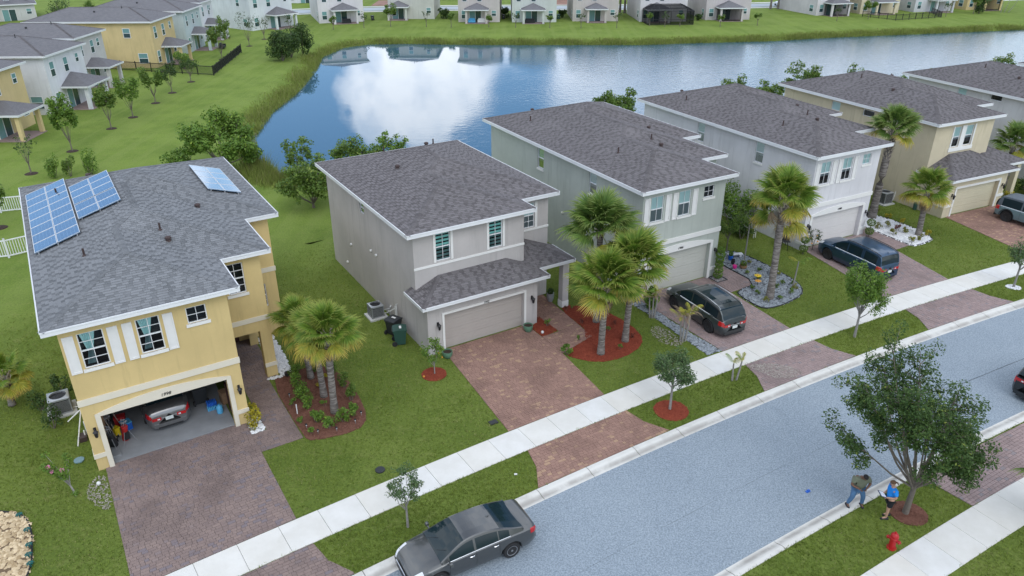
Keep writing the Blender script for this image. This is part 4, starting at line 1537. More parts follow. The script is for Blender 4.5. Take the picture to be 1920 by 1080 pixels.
# ------------------------------------------------------------------ house with a garage standing forward under a skirt roof
def house_b(fr, label, wall_c, door_c, num, yu, yj, D, ze, dz=0.0, double=False, shingle='shingle', tabs=True, cover='zebra'):
    root = thing('house', label, 'house', (*fr.o, dz), fr.deg, 'two storey houses along the near kerb')
    wm = stucco('stucco_' + (num or label[:6]), wall_c)
    dm = plain('garage_door_' + (num or label[:6]), door_c, 0.55, 0.05, 2)
    H = {}
    def add(side, c, *a, **k):
        H.setdefault((side, c), []).append(window(root, side, c, *a, **k))
    if double:
        add('F', yu, 2.02, 2.86, 4.55, 6.08, grid=False, cover='blind')
        add('F', yu, 3.34, 4.26, 4.55, 6.08, grid=False, cover='blind')
        for u in ((1.90, 2.02), (2.86, 3.34), (4.26, 4.40)):
            band(root, 'window_trim', 'F', yu, u[0], u[1], 4.50, 6.14, 0.05)
        band(root, 'window_sill', 'F', yu, 1.84, 4.46, 4.24, 4.52, 0.07)
        add('L', 0.0, 11.0, 11.9, 5.55, 6.25, grid=False, single=True, cover='full')
        add('L', 0.0, 7.6, 8.7, 5.75, 6.25, grid=False, single=True)
    else:
        add('F', yu, 1.22, 2.06, 4.52, 6.02, cover=cover, casing=0.13, cols=2, rows=1)
        add('F', yu, 4.30, 5.12, 4.52, 6.02, cover=cover, casing=0.13, cols=2, rows=1)
        add('L', 0.0, 7.80, 8.48, 5.10, 5.80, cols=1, rows=1)
        band(root, 'belt_course', 'F', yu, -0.02, 6.47, 4.30, 4.42, 0.035)
    add('F', yj, 7.35, 8.10, 4.46, 5.92, cover='full')
    band(root, 'window_trim', 'F', yj, 8.10, 8.26, 4.44, 5.98, 0.04)
    band(root, 'belt_course', 'F', yj, 6.45, 9.02, 4.30, 4.42, 0.04)
    g0, g1, gz = 0.92, 5.70, 2.15
    up = [(0, 6.45, yu, D), (0, 9.0, yj, D)]
    segs = [(s, c, a, e, -0.4, ze - 0.19, H.get((s, c), [])) for s, c, a, e in outline(up)]
    lo = [('F', 0.0, 0, 6.55, -0.4, 3.0, [(g0, g1, -0.02, gz, 0.26)]), ('L', 0.0, 0, yu, -0.4, 3.1, []), ('R', 6.55, 0, yj, -0.4, 3.0, [])]
    wall_mesh(root, wm, segs + lo)
    garage_door(root, g0, g1, gz, dm)
    tw = 0.12 if not double else 0.16
    arch_trim(root, g0, g1, tw, gz, 0.0, wl=tw)
    if double:
        band(root, 'base_trim', 'F', 0, -0.04, g0 - tw, 0.80, 1.0); band(root, 'base_trim', 'F', 0, g1 + tw, 6.59, 0.80, 1.0)
        band(root, 'base_trim', 'L', 0, 0.0, 1.0, 0.80, 1.0)
    lantern(root, 0.55, -0.002, 1.70); lantern(root, 6.18, -0.002, 1.70)
    if num:
        number(root, num, 3.35, -0.055, gz + 0.02, 0.17)
    b = MB(); b.box(6.75, 7.65, yj - 0.04, yj - 0.003, -0.1, 2.05)
    b.build('front_door', M['wood_dark'], root)
    # porch post
    pxx, pyy = 8.76, 0.74
    b = MB(); b.box(pxx, pxx + 0.40, pyy, pyy + 0.40, -0.3, 2.86)
    b.build('porch_post', wm, root)
    b = MB(); b.box(pxx - 0.02, pxx + 0.42, pyy - 0.02, pyy + 0.42, -0.3, 0.42)
    b.build('post_base', M['white_trim'], root)
    # skirt and porch roofs
    sk = [(-0.42, 7.0, -0.48, 40), (4.4, 9.40, 0.52, 40)]
    zs = 3.04
    cut = [(0, 6.45, yu, 60), (0, 9.0, yj, 60), (-1, 0.0, yu + 0.5, 60), (9.0, 12, yj + 0.12, 60), (6.45, 7.01, yj, 60)]
    build_roof(root, sk, zs, 0.42 if not double else 0.40, M[shingle], tabs, cut, 'skirt_roof')
    fr_ = [(-0.42, 7.0, -0.48, yu + 0.5), (4.4, 9.40, 0.52, yj + 0.12)]
    fascia(root, fr_, zs, ('B',), 0.17, 'skirt_fascia')
    soffit(root, fr_, zs - 0.16, 'skirt_soffit')
    rr_ = [(-0.45, 6.92, yu - 0.45, D + .45), (-0.45, 9.42, yj - 0.45, D + .45)]
    roof, h = build_roof(root, rr_, ze, 0.31, M[shingle], tabs)
    fascia(root, rr_, ze)
    soffit(root, rr_, ze - 0.19)
    for x, y, k in ((2.4, 8.3, 'hood'), (5.6, 11.2, 'hood'), (6.4, 11.9, 'pipe'), (3.2, 12.2, 'pipe')):
        roof_vent(root, h, x, y, k)
    for y, z in ((10.5, 2.35), (7.15, 3.2), (6.4, 3.2), (11.5, 0.8)):
        b = MB(); b.lathe([(0.085, 0.0), (0.085, -0.07), (0.05, -0.1)], 8, (0, y, z), 'x'); b.build('wall_vent', M['pvc'], root)
    return root, h

r2, h2 = house_b(H2, 'greige two storey house with closed tan garage door numbered 1992', (0.475, 0.445, 0.425), (0.40, 0.36, 0.325, 1), '1992', 1.25, 2.75, 14.05, 6.44)
r5, h5 = house_b(H5, 'cream two storey house with double upper window beside the pale blue off-road car', (0.56, 0.49, 0.35), (0.56, 0.51, 0.37, 1), '', 2.1, 4.9, 17.3, 6.66, 0, True)
r6, h6 = house_b(H6, 'whitish two storey house at the right edge beyond the cream house', (0.56, 0.555, 0.55), (0.6, 0.6, 0.58, 1), '', 2.1, 4.9, 17.3, 6.5, 0, True)
r7, h7 = house_b(H7, 'farthest house of the near row, only its roof showing at the right edge', (0.52, 0.47, 0.36), (0.6, 0.6, 0.58, 1), '', 2.1, 4.9, 17.3, 6.5, 0, True, tabs=False)
EXCL += [W1(H1, [(0, 0), (6.1, 0), (6.1, 3.1), (8.3, 3.1), (8.3, 7.4), (9.9, 7.4), (9.9, 18), (0, 18)]), W1(H2, [(0, 0), (6.5, 0), (6.5, 2.7), (9, 2.7), (9, 14), (0, 14)]),
         W1(H3, [(0, 0), (6.1, 0), (6.1, 3.1), (8.3, 3.1), (8.3, 7.4), (9.9, 7.4), (9.9, 18), (0, 18)]), W1(H4, [(0, 0), (6.1, 0), (6.1, 3.1), (8.3, 3.1), (8.3, 7.4), (9.9, 7.4), (9.9, 18), (0, 18)]),
         W1(H5, [(0, 0), (6.5, 0), (6.5, 4.9), (9, 4.9), (9, 17), (0, 17)])]

# ------------------------------------------------------------------ solar arrays on the yellow roof
def solar(label, xa, xb, ya, yb, nc, nr, side, gap_after=None):
    root = thing('solar_array', label, 'solar panels', (*H1.o, 0), H1.deg, 'solar arrays on the yellow house roof')
    sl = 0.31
    zf = (lambda x: 6.82 + sl * (x + 0.45)) if side == 'L' else (lambda x: 6.82 + sl * (10.34 - x))
    pw, ph = (xb - xa) / nc, (yb - ya) / nr
    for i in range(nc):
        for j in range(nr):
            x0, x1 = xa + i * pw + 0.008, xa + (i + 1) * pw - 0.008
            off = 0.10 if (gap_after is not None and j < gap_after) else 0
            y0, y1 = ya + j * ph + 0.012 - off, ya + (j + 1) * ph - 0.012 - off
            L_ = (x1 - x0) * math.sqrt(1 + sl * sl)
            b = MB()
            b.box(0, L_, 0, y1 - y0, 0, 0.038)
            f = MB()
            e = 0.022
            for q in ((0, L_, 0, e), (0, L_, y1 - y0 - e, y1 - y0), (0, e, e, y1 - y0 - e), (L_ - e, L_, e, y1 - y0 - e)):
                f.box(q[0], q[1], q[2], q[3], 0.030, 0.046)
            o = b.build('solar_panel', M['panel'], root)
            fo = f.build('panel_frame', M['panel_frame'], o)
            xl = x0
            o.location = (xl, y0, zf(x0) + 0.11)
            o.rotation_euler = (0, -math.atan(sl) if side == 'L' else math.atan(sl), 0)
    b = MB()
    for j in range(nr + 1):
        y = ya + (yb - ya) * j / nr
        for x in (xa + 0.15, (xa + xb) / 2, xb - 0.15):
            b.box(x - 0.03, x + 0.03, y - 0.03, y + 0.03, zf(x) - 0.02, zf(x) + 0.105)
    b.build('mounting_foot', M['grey_metal'], root)

solar('large blue solar array of two columns along the left eave of the yellow roof', -0.20, 1.72, 7.15, 15.95, 2, 8, 'L')
solar('smaller blue solar array right beside the large one, split by a dark gap', 1.80, 3.72, 8.95, 14.1, 2, 5, 'L', 2)
solar('pale reflecting solar array on the pond side of the yellow roof', 7.75, 9.35, 9.75, 14.45, 2, 4, 'R')
# ------------------------------------------------------------------ houses round the pond, seen from behind
_stc = {}
def stc(c):
    if c not in _stc:
        _stc[c] = stucco('far_stucco_%d' % len(_stc), c)
    return _stc[c]

def far_window(root, side, c, u0, u1, z0, z1, double=False):
    fn = fmap(side, c)
    b = MB()
    e = 0.06
    zm = (z0 + z1) / 2
    um = (u0 + u1) / 2
    for q in ((u0 - e, u0, z0 - e, z1 + e), (u1, u1 + e, z0 - e, z1 + e), (u0, u1, z0 - e, z0), (u0, u1, z1, z1 + e), (u0, u1, zm - 0.03, zm + 0.03)):
        b.bbox(fn, q[0], q[1], 0.0, 0.05, q[2], q[3])
    if double:
        b.bbox(fn, um - 0.05, um + 0.05, 0.0, 0.055, z0, z1)
    w = b.build('window', M['vinyl'], root)
    for (a, d, m) in ((z0, zm - 0.03, 'far_glass'), (zm + 0.03, z1, 'far_blind')):
        for (ua, ub) in (((u0, um - 0.05), (um + 0.05, u1)) if double else ((u0, u1),)):
            p = MB()
            p.poly([fn(ua, 0.02, a), fn(ub, 0.02, a), fn(ub, 0.02, d), fn(ua, 0.02, d)])
            p.build('pane', M[m], w)

def far_house(label, loc, deg, col, w=9.2, d=15, px=(2.6, 7.0), flip=False, group='two storey houses around the pond', ze=6.4, screen=False, jog=True, porch=True, sidewin=True):
    root = thing('house', label, 'house', (*loc, 0), deg, group)
    wm = stc(col)
    rects = [(0, w, 0, d)]
    if jog:
        rects.append((-0.0, w * 0.72, -0.0, d + 1.5))
    segs = [(s, c, a, e, -0.6, ze - 0.18, []) for s, c, a, e in outline([rects[0]])]
    wall_mesh(root, wm, segs)
    mx = (lambda u0, u1: (w - u1, w - u0)) if flip else (lambda u0, u1: (u0, u1))
    far_window(root, 'F', 0.0, *mx(0.7, 1.6), 0.7, 2.2)
    far_window(root, 'F', 0.0, *mx(0.9, 1.75), 4.0, 5.5)
    far_window(root, 'F', 0.0, *mx(3.9, 4.75), 4.0, 5.5)
    far_window(root, 'F', 0.0, *mx(w - 1.9, w - 1.25), 4.6, 5.5)
    far_window(root, 'F', 0.0, *mx(w - 1.6, w - 0.75), 1.2, 2.2)
    if sidewin:
        far_window(root, 'L', 0.0, 3.0, 3.9, 4.2, 5.4)
        far_window(root, 'L', 0.0, 1.2, 2.4, 0.7, 2.0)
    p0, p1 = mx(*px)
    # sliding door
    b = MB()
    fn = fmap('F', 0.0)
    u0, u1 = p0 + 0.7, p0 + 3.0
    for q in ((u0 - .06, u0, 0, 2.25), (u1, u1 + .06, 0, 2.25), (u0, u1, 2.18, 2.25), ((u0 + u1) / 2 - .04, (u0 + u1) / 2 + .04, 0, 2.18)):
        b.bbox(fn, q[0], q[1], 0, 0.05, q[2], q[3])
    sd_ = b.build('sliding_door', M['vinyl'], root)
    for a, e, m in ((u0, (u0 + u1) / 2 - .04, 'far_blind'), ((u0 + u1) / 2 + .04, u1, 'far_glass')):
        p = MB(); p.poly([fn(a, .02, 0.02), fn(e, .02, 0.02), fn(e, .02, 2.18), fn(a, .02, 2.18)]); p.build('pane', M[m], sd_)
    if porch:
        dp = 2.7
        sk = [(p0 - 0.3, p1 + 0.3, -dp - 0.3, 30)]
        build_roof(root, sk, 2.66, 0.42, M['shingle'], False, [(-5, w + 5, 0.0, 60)], 'porch_roof', False)
        fr_ = [(p0 - 0.3, p1 + 0.3, -dp - 0.3, 0.0)]
        fascia(root, fr_, 2.66, ('B',), 0.18, 'porch_fascia')
        soffit(root, fr_, 2.50, 'porch_ceiling')
        for x in (p0, p1 - 0.38):
            b = MB(); b.box(x, x + 0.38, -dp, -dp + 0.38, -0.5, 2.52); b.build('porch_post', wm, root)
        b = MB(); b.box(p0 - 0.1, p1 + 0.1, -dp - 0.15, 0, -0.5, 0.05); b.build('patio_slab', M['paver_grey'], root)
        if screen:
            b = MB()
            b.poly([(p0, -dp + .19, 0.05), (p1, -dp + .19, 0.05), (p1, -dp + .19, 2.5), (p0, -dp + .19, 2.5)])
            b.poly([(p0 + .19, -dp, 0.05), (p0 + .19, 0, 0.05), (p0 + .19, 0, 2.5), (p0 + .19, -dp, 2.5)])
            b.build('insect_screen', M['screen'], root, normals=False)
    rr_ = [(-0.45, w + .45, -0.45, d + .45)]
    roof, h = build_roof(root, rr_, ze, 0.31, M['shingle'], False)
    fascia(root, rr_, ze)
    soffit(root, rr_, ze - 0.18)
    for x, y, k in ((w * .3, d * .5, 'hood'), (w * .62, d * .35, 'hood'), (w * .45, d * .3, 'pipe')):
        roof_vent(root, h, x, y, k, 'black_metal')
    return root

# dark fly screen: see-through cloth
n = NT('fly_screen')
n.n.remove(n.b)
df = n.new('ShaderNodeBsdfDiffuse'); df.inputs[0].default_value = (0.012, 0.013, 0.016, 1)
tp = n.new('ShaderNodeBsdfTransparent')
mx_ = n.new('ShaderNodeMixShader'); mx_.inputs[0].default_value = 0.38
n.link(df.outputs[0], mx_.inputs[1]); n.link(tp.outputs[0], mx_.inputs[2]); n.link(mx_.outputs[0], n.out.inputs[0])
M['screen'] = n.m

WHT, BEI, SAG, CRM, GRY, YL2 = (0.64, 0.65, 0.67), (0.50, 0.46, 0.43), (0.46, 0.49, 0.45), (0.56, 0.49, 0.35), (0.47, 0.46, 0.46), (0.60, 0.475, 0.245)
far_house('yellow house at the left edge with a yellow porch post over a paved patio', (-50.6, 70.6), 92, YL2, 9.2, 15, (1.9, 5.9), sidewin=False)
far_house('bright white house left of the pond between the two yellow houses', (-50.6, 83.5), 92, WHT, 8.6, 15, (2.4, 7.3))
far_house('beige grey house just behind the bright white one on the left', (-53.8, 95.9), 92, (0.52, 0.51, 0.49), 7.6, 13, (1.7, 5.2))
far_house('large yellow house behind the black fence left of the pond', (-51.1, 111.4), 92, YL2, 8.6, 17, (2.7, 6.6))
far_house('mint grey house beyond the yellow one on the left row', (-51.3, 123.6), 93, (0.46, 0.53, 0.53), 8.2, 15, (2.6, 6.2))
far_house('narrow white house squeezed behind the mint house', (-53.2, 135.6), 92, WHT, 6.5, 13, (1.5, 5.0))
far_house('pale blue white corner house with a porch at the upper left bend of the pond', (-48.9, 148.5), 54, (0.60, 0.63, 0.64), 9.8, 15, (3.6, 8.6))
far_house('white house with its blank side wall turned to the pond, ending the far row', (-38.7, 159.0), 20, (0.62, 0.60, 0.60), 9.0, 15, (2.6, 7.4))
far_house('sage house with the porch at its left corner, second of the far row', (-25.8, 166.0), 0, (0.50, 0.50, 0.45), 9.6, 14, (0.2, 4.2), sidewin=False)
far_house('taupe house with furniture under its porch in the middle of the far row', (-10.9, 161.2), -1, BEI, 8.4, 14, (1.6, 6.0))
far_house('pale sage house above the middle of the far bank', (0.0, 160.8), 1, (0.52, 0.55, 0.51), 9.0, 14, (2.1, 6.4))
far_house('taupe house of the far row left of the dark screen enclosure', (12.4, 162.3), 1, (0.48, 0.44, 0.41), 9.3, 14, (2.7, 6.6))
far_house('white house of the far row carrying the dark screen enclosure', (26.0, 161.6), 3, (0.60, 0.58, 0.58), 9.6, 14, (1.0, 5.6))
far_house('taupe grey house with a screened porch right of the dark enclosure', (40.0, 164.2), 5, (0.50, 0.46, 0.45), 9.4, 14, (2.2, 7.0), screen=True)
far_house('white house with a screened porch past the gap in the far row', (65.6, 171.6), 17, (0.58, 0.55, 0.55), 8.2, 14, (1.8, 6.4), screen=True)
far_house('cream house with a small black fence in the far row', (76.2, 174.3), 13, CRM, 9.6, 14, (2.0, 6.8))
far_house('light grey house between cream and gold houses at the far right', (89.6, 177.6), 14, (0.54, 0.54, 0.56), 9.6, 14, (3.4, 8.0))
far_house('gold house behind small palms at the far upper right corner', (103.4, 181.6), 15, YL2, 9.8, 14, (2.4, 7.0), screen=True)

# pool enclosure of dark screen on a metal frame
root = thing('screen_enclosure', 'dark screened enclosure with hipped top behind a white house', 'enclosure', (26.9, 156.5, 0), 5)
b = MB()
Wd, Dp, Hh = 9.2, 4.8, 2.6
top = [(0, 0, Hh), (Wd, 0, Hh), (Wd, Dp, Hh), (0, Dp, Hh)]
r0, r1_ = (1.6, 1.6, 3.5), (Wd - 1.6, 1.6, 3.5)
bars = [((x, 0, 0), (x, 0, Hh)) for x in (0, 2.3, 4.6, 6.9, Wd)] + [((x, Dp, 0), (x, Dp, Hh)) for x in (0, Wd)] + [((0, 2.4, 0), (0, 2.4, Hh)), ((Wd, 2.4, 0), (Wd, 2.4, Hh))]
bars += [(top[i], top[(i + 1) % 4]) for i in range(4)] + [(r0, r1_), (top[0], r0), (top[1], r1_), (top[3], (1.6, Dp, 3.5)), (top[2], (Wd - 1.6, Dp, 3.5)), (r0, (1.6, Dp, 3.5)), (r1_, (Wd - 1.6, Dp, 3.5)), ((0, 0, 1), (Wd, 0, 1)), ((0, 0, 0.05), (Wd, 0, 0.05))]
bars += [((x, 0, Hh), (min(max(x, 1.6), Wd - 1.6), 1.6, 3.5)) for x in (2.3, 4.6, 6.9)]
for p, q in bars:
    b.tube([p, q], 0.045, 4)
b.build('frame', M['black_metal'], root)
b = MB()
b.poly([(0, 0, 0), (Wd, 0, 0), (Wd, 0, Hh), (0, 0, Hh)]); b.poly([(0, 0, 0), (0, Dp, 0), (0, Dp, Hh), (0, 0, Hh)]); b.poly([(Wd, 0, 0), (Wd, Dp, 0), (Wd, Dp, Hh), (Wd, 0, Hh)])
b.poly([top[0], top[1], r1_, r0]); b.poly([top[0], r0, (1.6, Dp, 3.5), top[3]]); b.poly([top[1], top[2], (Wd - 1.6, Dp, 3.5), r1_]); b.poly([r0, r1_, (Wd - 1.6, Dp, 3.5), (1.6, Dp, 3.5)])
b.build('screen', M['screen'], root, normals=False)

# houses across the left street, a corner of each in view
root = far_house('grey house with a garage at the far upper left', (-106.5, 160.5), 32, (0.50, 0.50, 0.48), 9, 13, (2.4, 6.6), ze=3.2, porch=False, group=None, sidewin=False)
far_house('tall white house cut off by the upper left corner', (-110.5, 147.0), 30, (0.60, 0.60, 0.60), 8.8, 14, (2.4, 6.6), group=None)

# far street behind the row, with its walk lines, drives and a few cars' worth of detail
def ribbon(name, pts, w, z, mat):
    V, F = [], []
    P_ = np.array(pts, float)
    for i in range(len(P_)):
        d = P_[min(i + 1, len(P_) - 1)] - P_[max(i - 1, 0)]
        d /= np.hypot(*d)
        nrm = np.array([-d[1], d[0]])
        V += [(*(P_[i] + nrm * w / 2), z), (*(P_[i] - nrm * w / 2), z)]
        if i:
            F.append((2 * i - 2, 2 * i - 1, 2 * i + 1, 2 * i))
    struct(np_obj(name, V, F, mat))
FR = [(-95, 158), (-70, 168), (-49, 178), (-36, 182.5), (-20, 185.2), (0, 186.5), (20, 187), (40, 188), (58, 191), (80, 196), (110, 203), (150, 214)]
M['far_road'] = plain('far_road', (0.36, 0.40, 0.43, 1), 0.9, 0.06, 0.2)
M['far_walk'] = plain('far_walk', (0.60, 0.60, 0.57, 1), 0.9, 0.05, 0.3)
ribbon('far_road', FR, 6.4, 0.03, M['far_road'])
ribbon('far_sidewalk', [(x + 0.9, y - 4.6) for x, y in FR], 1.4, 0.034, M['far_walk'])
ribbon('far_sidewalk', [(x - 0.9, y + 4.8) for x, y in FR], 1.4, 0.034, M['far_walk'])
for x, y in ((-27.5, 196), (-31, 196), (12, 198), (46, 203)):
    b = MB(); b.poly([(x - 2.6, y - 6, 0.04), (x + 2.6, y - 6, 0.04), (x + 2.6, y + 6, 0.04), (x - 2.6, y + 6, 0.04)])
    struct(b.build('far_driveway', M['paver_red']))
for i, (x, y, c, lab) in enumerate(((-24, 203, CRM, 'cream house front across the far street, seen through the first gap'), (14, 205, (0.60, 0.42, 0.30), 'salmon house front across the far street, seen through a gap'), (-50, 196, WHT, 'house across the far street behind the upper left gap'), (48, 212, CRM, 'cream house across the far street in the wide gap'))):
    far_house(lab, (x - 5, y), 0, c, 10, 12, (2.6, 7), porch=False, group=None, sidewin=False)

# ------------------------------------------------------------------ fences
def picket_fence(label, pts, h, post_gap, picket_gap, mat, group=None, individual=False):
    root = thing('fence', label, 'fence', (0, 0, 0), 0, group)
    pk = MB()
    for (x0, y0), (x1, y1) in zip(pts[:-1], pts[1:]):
        ln = math.hypot(x1 - x0, y1 - y0)
        a = math.atan2(y1 - y0, x1 - x0)
        ca, sa = math.cos(a), math.sin(a)
        fn = lambda u, d, z: (x0 + ca * u - sa * d, y0 + sa * u + ca * d, z)
        k = max(1, round(ln / post_gap))
        for i in range(k + 1):
            b = MB(); u = ln * i / k
            b.bbox(fn, u - 0.05, u + 0.05, -0.05, 0.05, -0.2, h + 0.08)
            b.build('post', mat, root)
        for z in (0.15, h - 0.1):
            b = MB(); b.bbox(fn, 0, ln, -0.03, 0.03, z - 0.035, z + 0.035); b.build('rail', mat, root)
        k = round(ln / picket_gap)
        for i in range(1, k):
            u = ln * i / k
            if individual:
                b = MB(); b.bbox(fn, u - 0.022, u + 0.022, -0.012, 0.012, 0.12, h - 0.06); b.build('picket', mat, root)
            else:
                pk.bbox(fn, u - 0.012, u + 0.012, -0.012, 0.012, 0.12, h - 0.03)
    if not individual:
        o = pk.build('picket', mat, root); o['kind'] = 'stuff'
picket_fence('black metal fence around the back garden of the large yellow house', [(-58, 110.3), (-41.1, 105.8), (-43.3, 124.5)], 1.3, 2.4, 0.12, M['black_metal'])
picket_fence('low black metal fence behind the cream house of the far row', [(75.0, 170.0), (79.2, 163.6), (91.0, 168.3), (92.5, 175.5)], 1.2, 1.9, 0.16, M['black_metal'])
picket_fence('white picket fence in front, running in behind the yellow solar house', [(-38.5, 43.4), (-33.0, 45.0), (-31.6, 46.2), (-27.2, 48.4)], 1.3, 2.2, 0.155, M['vinyl'], None, True)
picket_fence('white picket fence farther back beside the small garden tree', [(-43.0, 51.6), (-38.5, 53.2), (-33.0, 55.0)], 1.25, 2.2, 0.155, M['vinyl'], None, True)
picket_fence('short white fence between the greige and sage houses at the pond', [pol(291.5, 120.35), pol(291.9, 119.5)], 1.3, 1.6, 0.15, M['vinyl'], None, True)
# ------------------------------------------------------------------ leaves
def leaf_np(cent, rad, n, size, aspect=0.5, up=0.35, shell=0.35):
    """n leaf quads through ellipsoidal clumps: cent (k,3), rad (k,3)"""
    cent = np.asarray(cent, float); rad = np.asarray(rad, float)
    wgt = rad.prod(1) ** 0.6
    ci = rng.choice(len(cent), n, p=wgt / wgt.sum())
    d = rng.normal(size=(n, 3)); d /= np.linalg.norm(d, axis=1)[:, None]
    r = (shell + (1 - shell) * rng.random(n)) ** 0.6
    P = cent[ci] + d * rad[ci] * r[:, None]
    nrm = rng.normal(size=(n, 3)); nrm[:, 2] = np.abs(nrm[:, 2]) + up; nrm += 0.6 * d
    nrm /= np.linalg.norm(nrm, axis=1)[:, None]
    a = np.cross(nrm, rng.normal(size=(n, 3))); a /= np.linalg.norm(a, axis=1)[:, None] + 1e-9
    c = np.cross(nrm, a)
    s = size * (0.6 + 0.8 * rng.random(n))
    V = np.stack([P - a * s[:, None], P - c * (s * aspect)[:, None], P + a * s[:, None], P + c * (s * aspect)[:, None]], 1)
    rv = np.clip(0.42 + 0.24 * rng.normal(size=n) + 0.22 * (rng.random(len(cent))[ci] - 0.5), 0, 1)
    return V.reshape(-1, 3), np.arange(n * 4).reshape(n, 4), rv

def crown(root, cent, rad, n, size, mat, name='crown', **k):
    V, F, rv = leaf_np(cent, rad, n, size, **k)
    o = np_obj(name, V, F, M[mat], root, rnd=rv)
    return o

def branch_tree(root, rs, h, trunk_h, r0, spread, limbs, sub, bark='bark', lean=(0, 0), top_pow=1.0, droop=0.0, low=0.0, bias=(0, 0)):
    """trunk and limbs in one mesh; returns leaf clump centres"""
    b = MB()
    tops = []
    lx, ly = lean
    T = Vector((lx * trunk_h, ly * trunk_h, trunk_h))
    b.tube([(0, 0, -0.1), (lx * trunk_h * .4, ly * trunk_h * .4, trunk_h * 0.5), T], [r0 * 1.25, r0, r0 * 0.8], 8)
    for i in range(limbs):
        a = 2 * math.pi * i / limbs + rs.uniform(-0.35, 0.35)
        f = rs.random()
        el = rs.uniform(low, 1.15)
        ln = (h - trunk_h) * rs.uniform(0.65, 1.0)
        reach = spread * rs.uniform(0.6, 1.0) * math.cos(el * 0.8)
        rise = ln * (0.30 + 0.70 * math.sin(min(el, 1.25)) ** top_pow)
        st = T * rs.uniform(0.75, 1.0)
        p = [st]
        for k in (0.33, 0.66, 1.0):
            p.append(Vector((st.x + bias[0] * k + math.cos(a) * reach * k ** 0.9 + rs.uniform(-.08, .08), st.y + bias[1] * k + math.sin(a) * reach * k ** 0.9 + rs.uniform(-.08, .08), st.z + rise * k ** 1.15 - droop * k * k)))
        b.tube(p, [r0 * .5, r0 * .36, r0 * .22, r0 * .08], 5, False)
        tops.append((p[3], 1.0)); tops.append(((p[2] + p[3]) / 2, 0.8))
        for j in range(sub):
            t = rs.uniform(0.35, 0.95)
            q = p[1].lerp(p[3], t) if t > 0.3 else p[1]
            aa = a + rs.choice((-1, 1)) * rs.uniform(0.4, 1.3)
            l2 = spread * rs.uniform(0.22, 0.45)
            e = q + Vector((math.cos(aa) * l2, math.sin(aa) * l2, l2 * rs.uniform(-0.1, 0.75)))
            m_ = q.lerp(e, 0.5) + Vector((0, 0, 0.04))
            b.tube([q, m_, e], [r0 * .17, r0 * .12, r0 * .05], 4, False)
            tops.append((e, 0.8)); tops.append((m_, 0.55))
    o = b.build('trunk', M[bark], root, 50, normals=False)
    return tops

def tree(name, label, loc, h, trunk_h, r0, spread, limbs, sub, nleaf, lsize, mat, clump=0.4, bark='bark', seed=1, group=None, cat='tree', lean=(0, 0), droop=0.0, low=0.15, flat=0.8, up=0.35, bias=(0, 0)):
    root = thing(name, label, cat, (*loc, 0) if len(loc) == 2 else loc, 0, group)
    rs = random.Random(seed)
    tops = branch_tree(root, rs, h, trunk_h, r0, spread, limbs, sub, bark, lean, 1.0, droop, low, bias)
    cent = [tuple(t[0]) for t in tops]
    rad = [(clump * t[1] * rs.uniform(.7, 1.2), clump * t[1] * rs.uniform(.7, 1.2), clump * flat * t[1] * rs.uniform(.7, 1.2)) for t in tops]
    crown(root, cent, rad, nleaf, lsize, mat, up=up)
    return root

def bush(name, label, loc, rx, rz, n, size, mat, seed=1, group=None, cat='shrub', k=9, stems=4, tall=1.0, z0=0.1):
    root = thing(name, label, cat, (*loc, 0) if len(loc) == 2 else loc, 0, group)
    rs = random.Random(seed)
    b = MB()
    cent, rad = [], []
    for i in range(stems):
        a = 6.283 * i / stems + rs.random()
        b.tube([(0.03 * math.cos(a), 0.03 * math.sin(a), -0.05), (rx * .35 * math.cos(a), rx * .35 * math.sin(a), rz * 0.6), (rx * .55 * math.cos(a), rx * .55 * math.sin(a), rz * 1.3)], [0.03 * rx + 0.008, 0.02 * rx + 0.005, 0.004], 4, False)
    b.build('stem', M['bark'], root)
    for i in range(k):
        a = rs.random() * 6.283; r = rx * math.sqrt(rs.random()) * 0.7
        cent.append((r * math.cos(a), r * math.sin(a), z0 + rz * rs.uniform(0.35, 1.35)))
        q = rx * rs.uniform(.30, .52)
        rad.append((q, q, q * tall * min(1.4, rz / rx)))
    crown(root, cent, rad, n, size, mat, 'foliage')
    return root

# the big oak by the two people
tree('oak_tree', 'large spreading oak on the verge beside the two people and the hydrant', (14.88, 21.61, 0.0), 7.5, 1.55, 0.105, 2.25, 20, 11, 36000, 0.050, 'leaf_oak', 0.38, seed=11, low=-0.1, lean=(-0.05, -0.12), flat=0.95, bias=(-0.55, 0.15))
# young street trees
SG = 'young street trees on the near verge'
tree('street_tree', 'small thin street tree with see-through crown above the grey sedan', (-3.85, 20.89), 3.25, 1.05, 0.042, 0.62, 8, 5, 2300, 0.040, 'leaf_young', 0.20, 'bark_pale', 21, SG)
tree('street_tree', 'street tree standing in a red mulch ring', (7.21, 28.21), 3.35, 1.55, 0.055, 0.95, 11, 6, 7000, 0.046, 'leaf_young', 0.34, 'bark_pale', 22, SG, low=0.0)
tree('street_tree', 'tall feathery street tree in front of the blue car', (18.30, 34.74), 5.3, 1.5, 0.065, 1.0, 14, 7, 11000, 0.05, 'leaf_bright', 0.36, 'bark_pale', 23, SG, flat=1.2)
tree('street_tree', 'slim street tree with a white stone ring near the right edge', (30.32, 40.65), 3.3, 1.45, 0.06, 0.85, 9, 5, 2600, 0.055, 'leaf_young', 0.30, 'bark_pale', 24, SG, flat=1.2)
tree('citrus_tree', 'small leaning citrus tree in a red mulch ring by the greige garage', (-3.80, 31.15), 2.2, 0.55, 0.028, 0.55, 8, 4, 900, 0.055, 'leaf_bright', 0.20, 'bark_pale', 25, None, low=0.4)
b = MB()
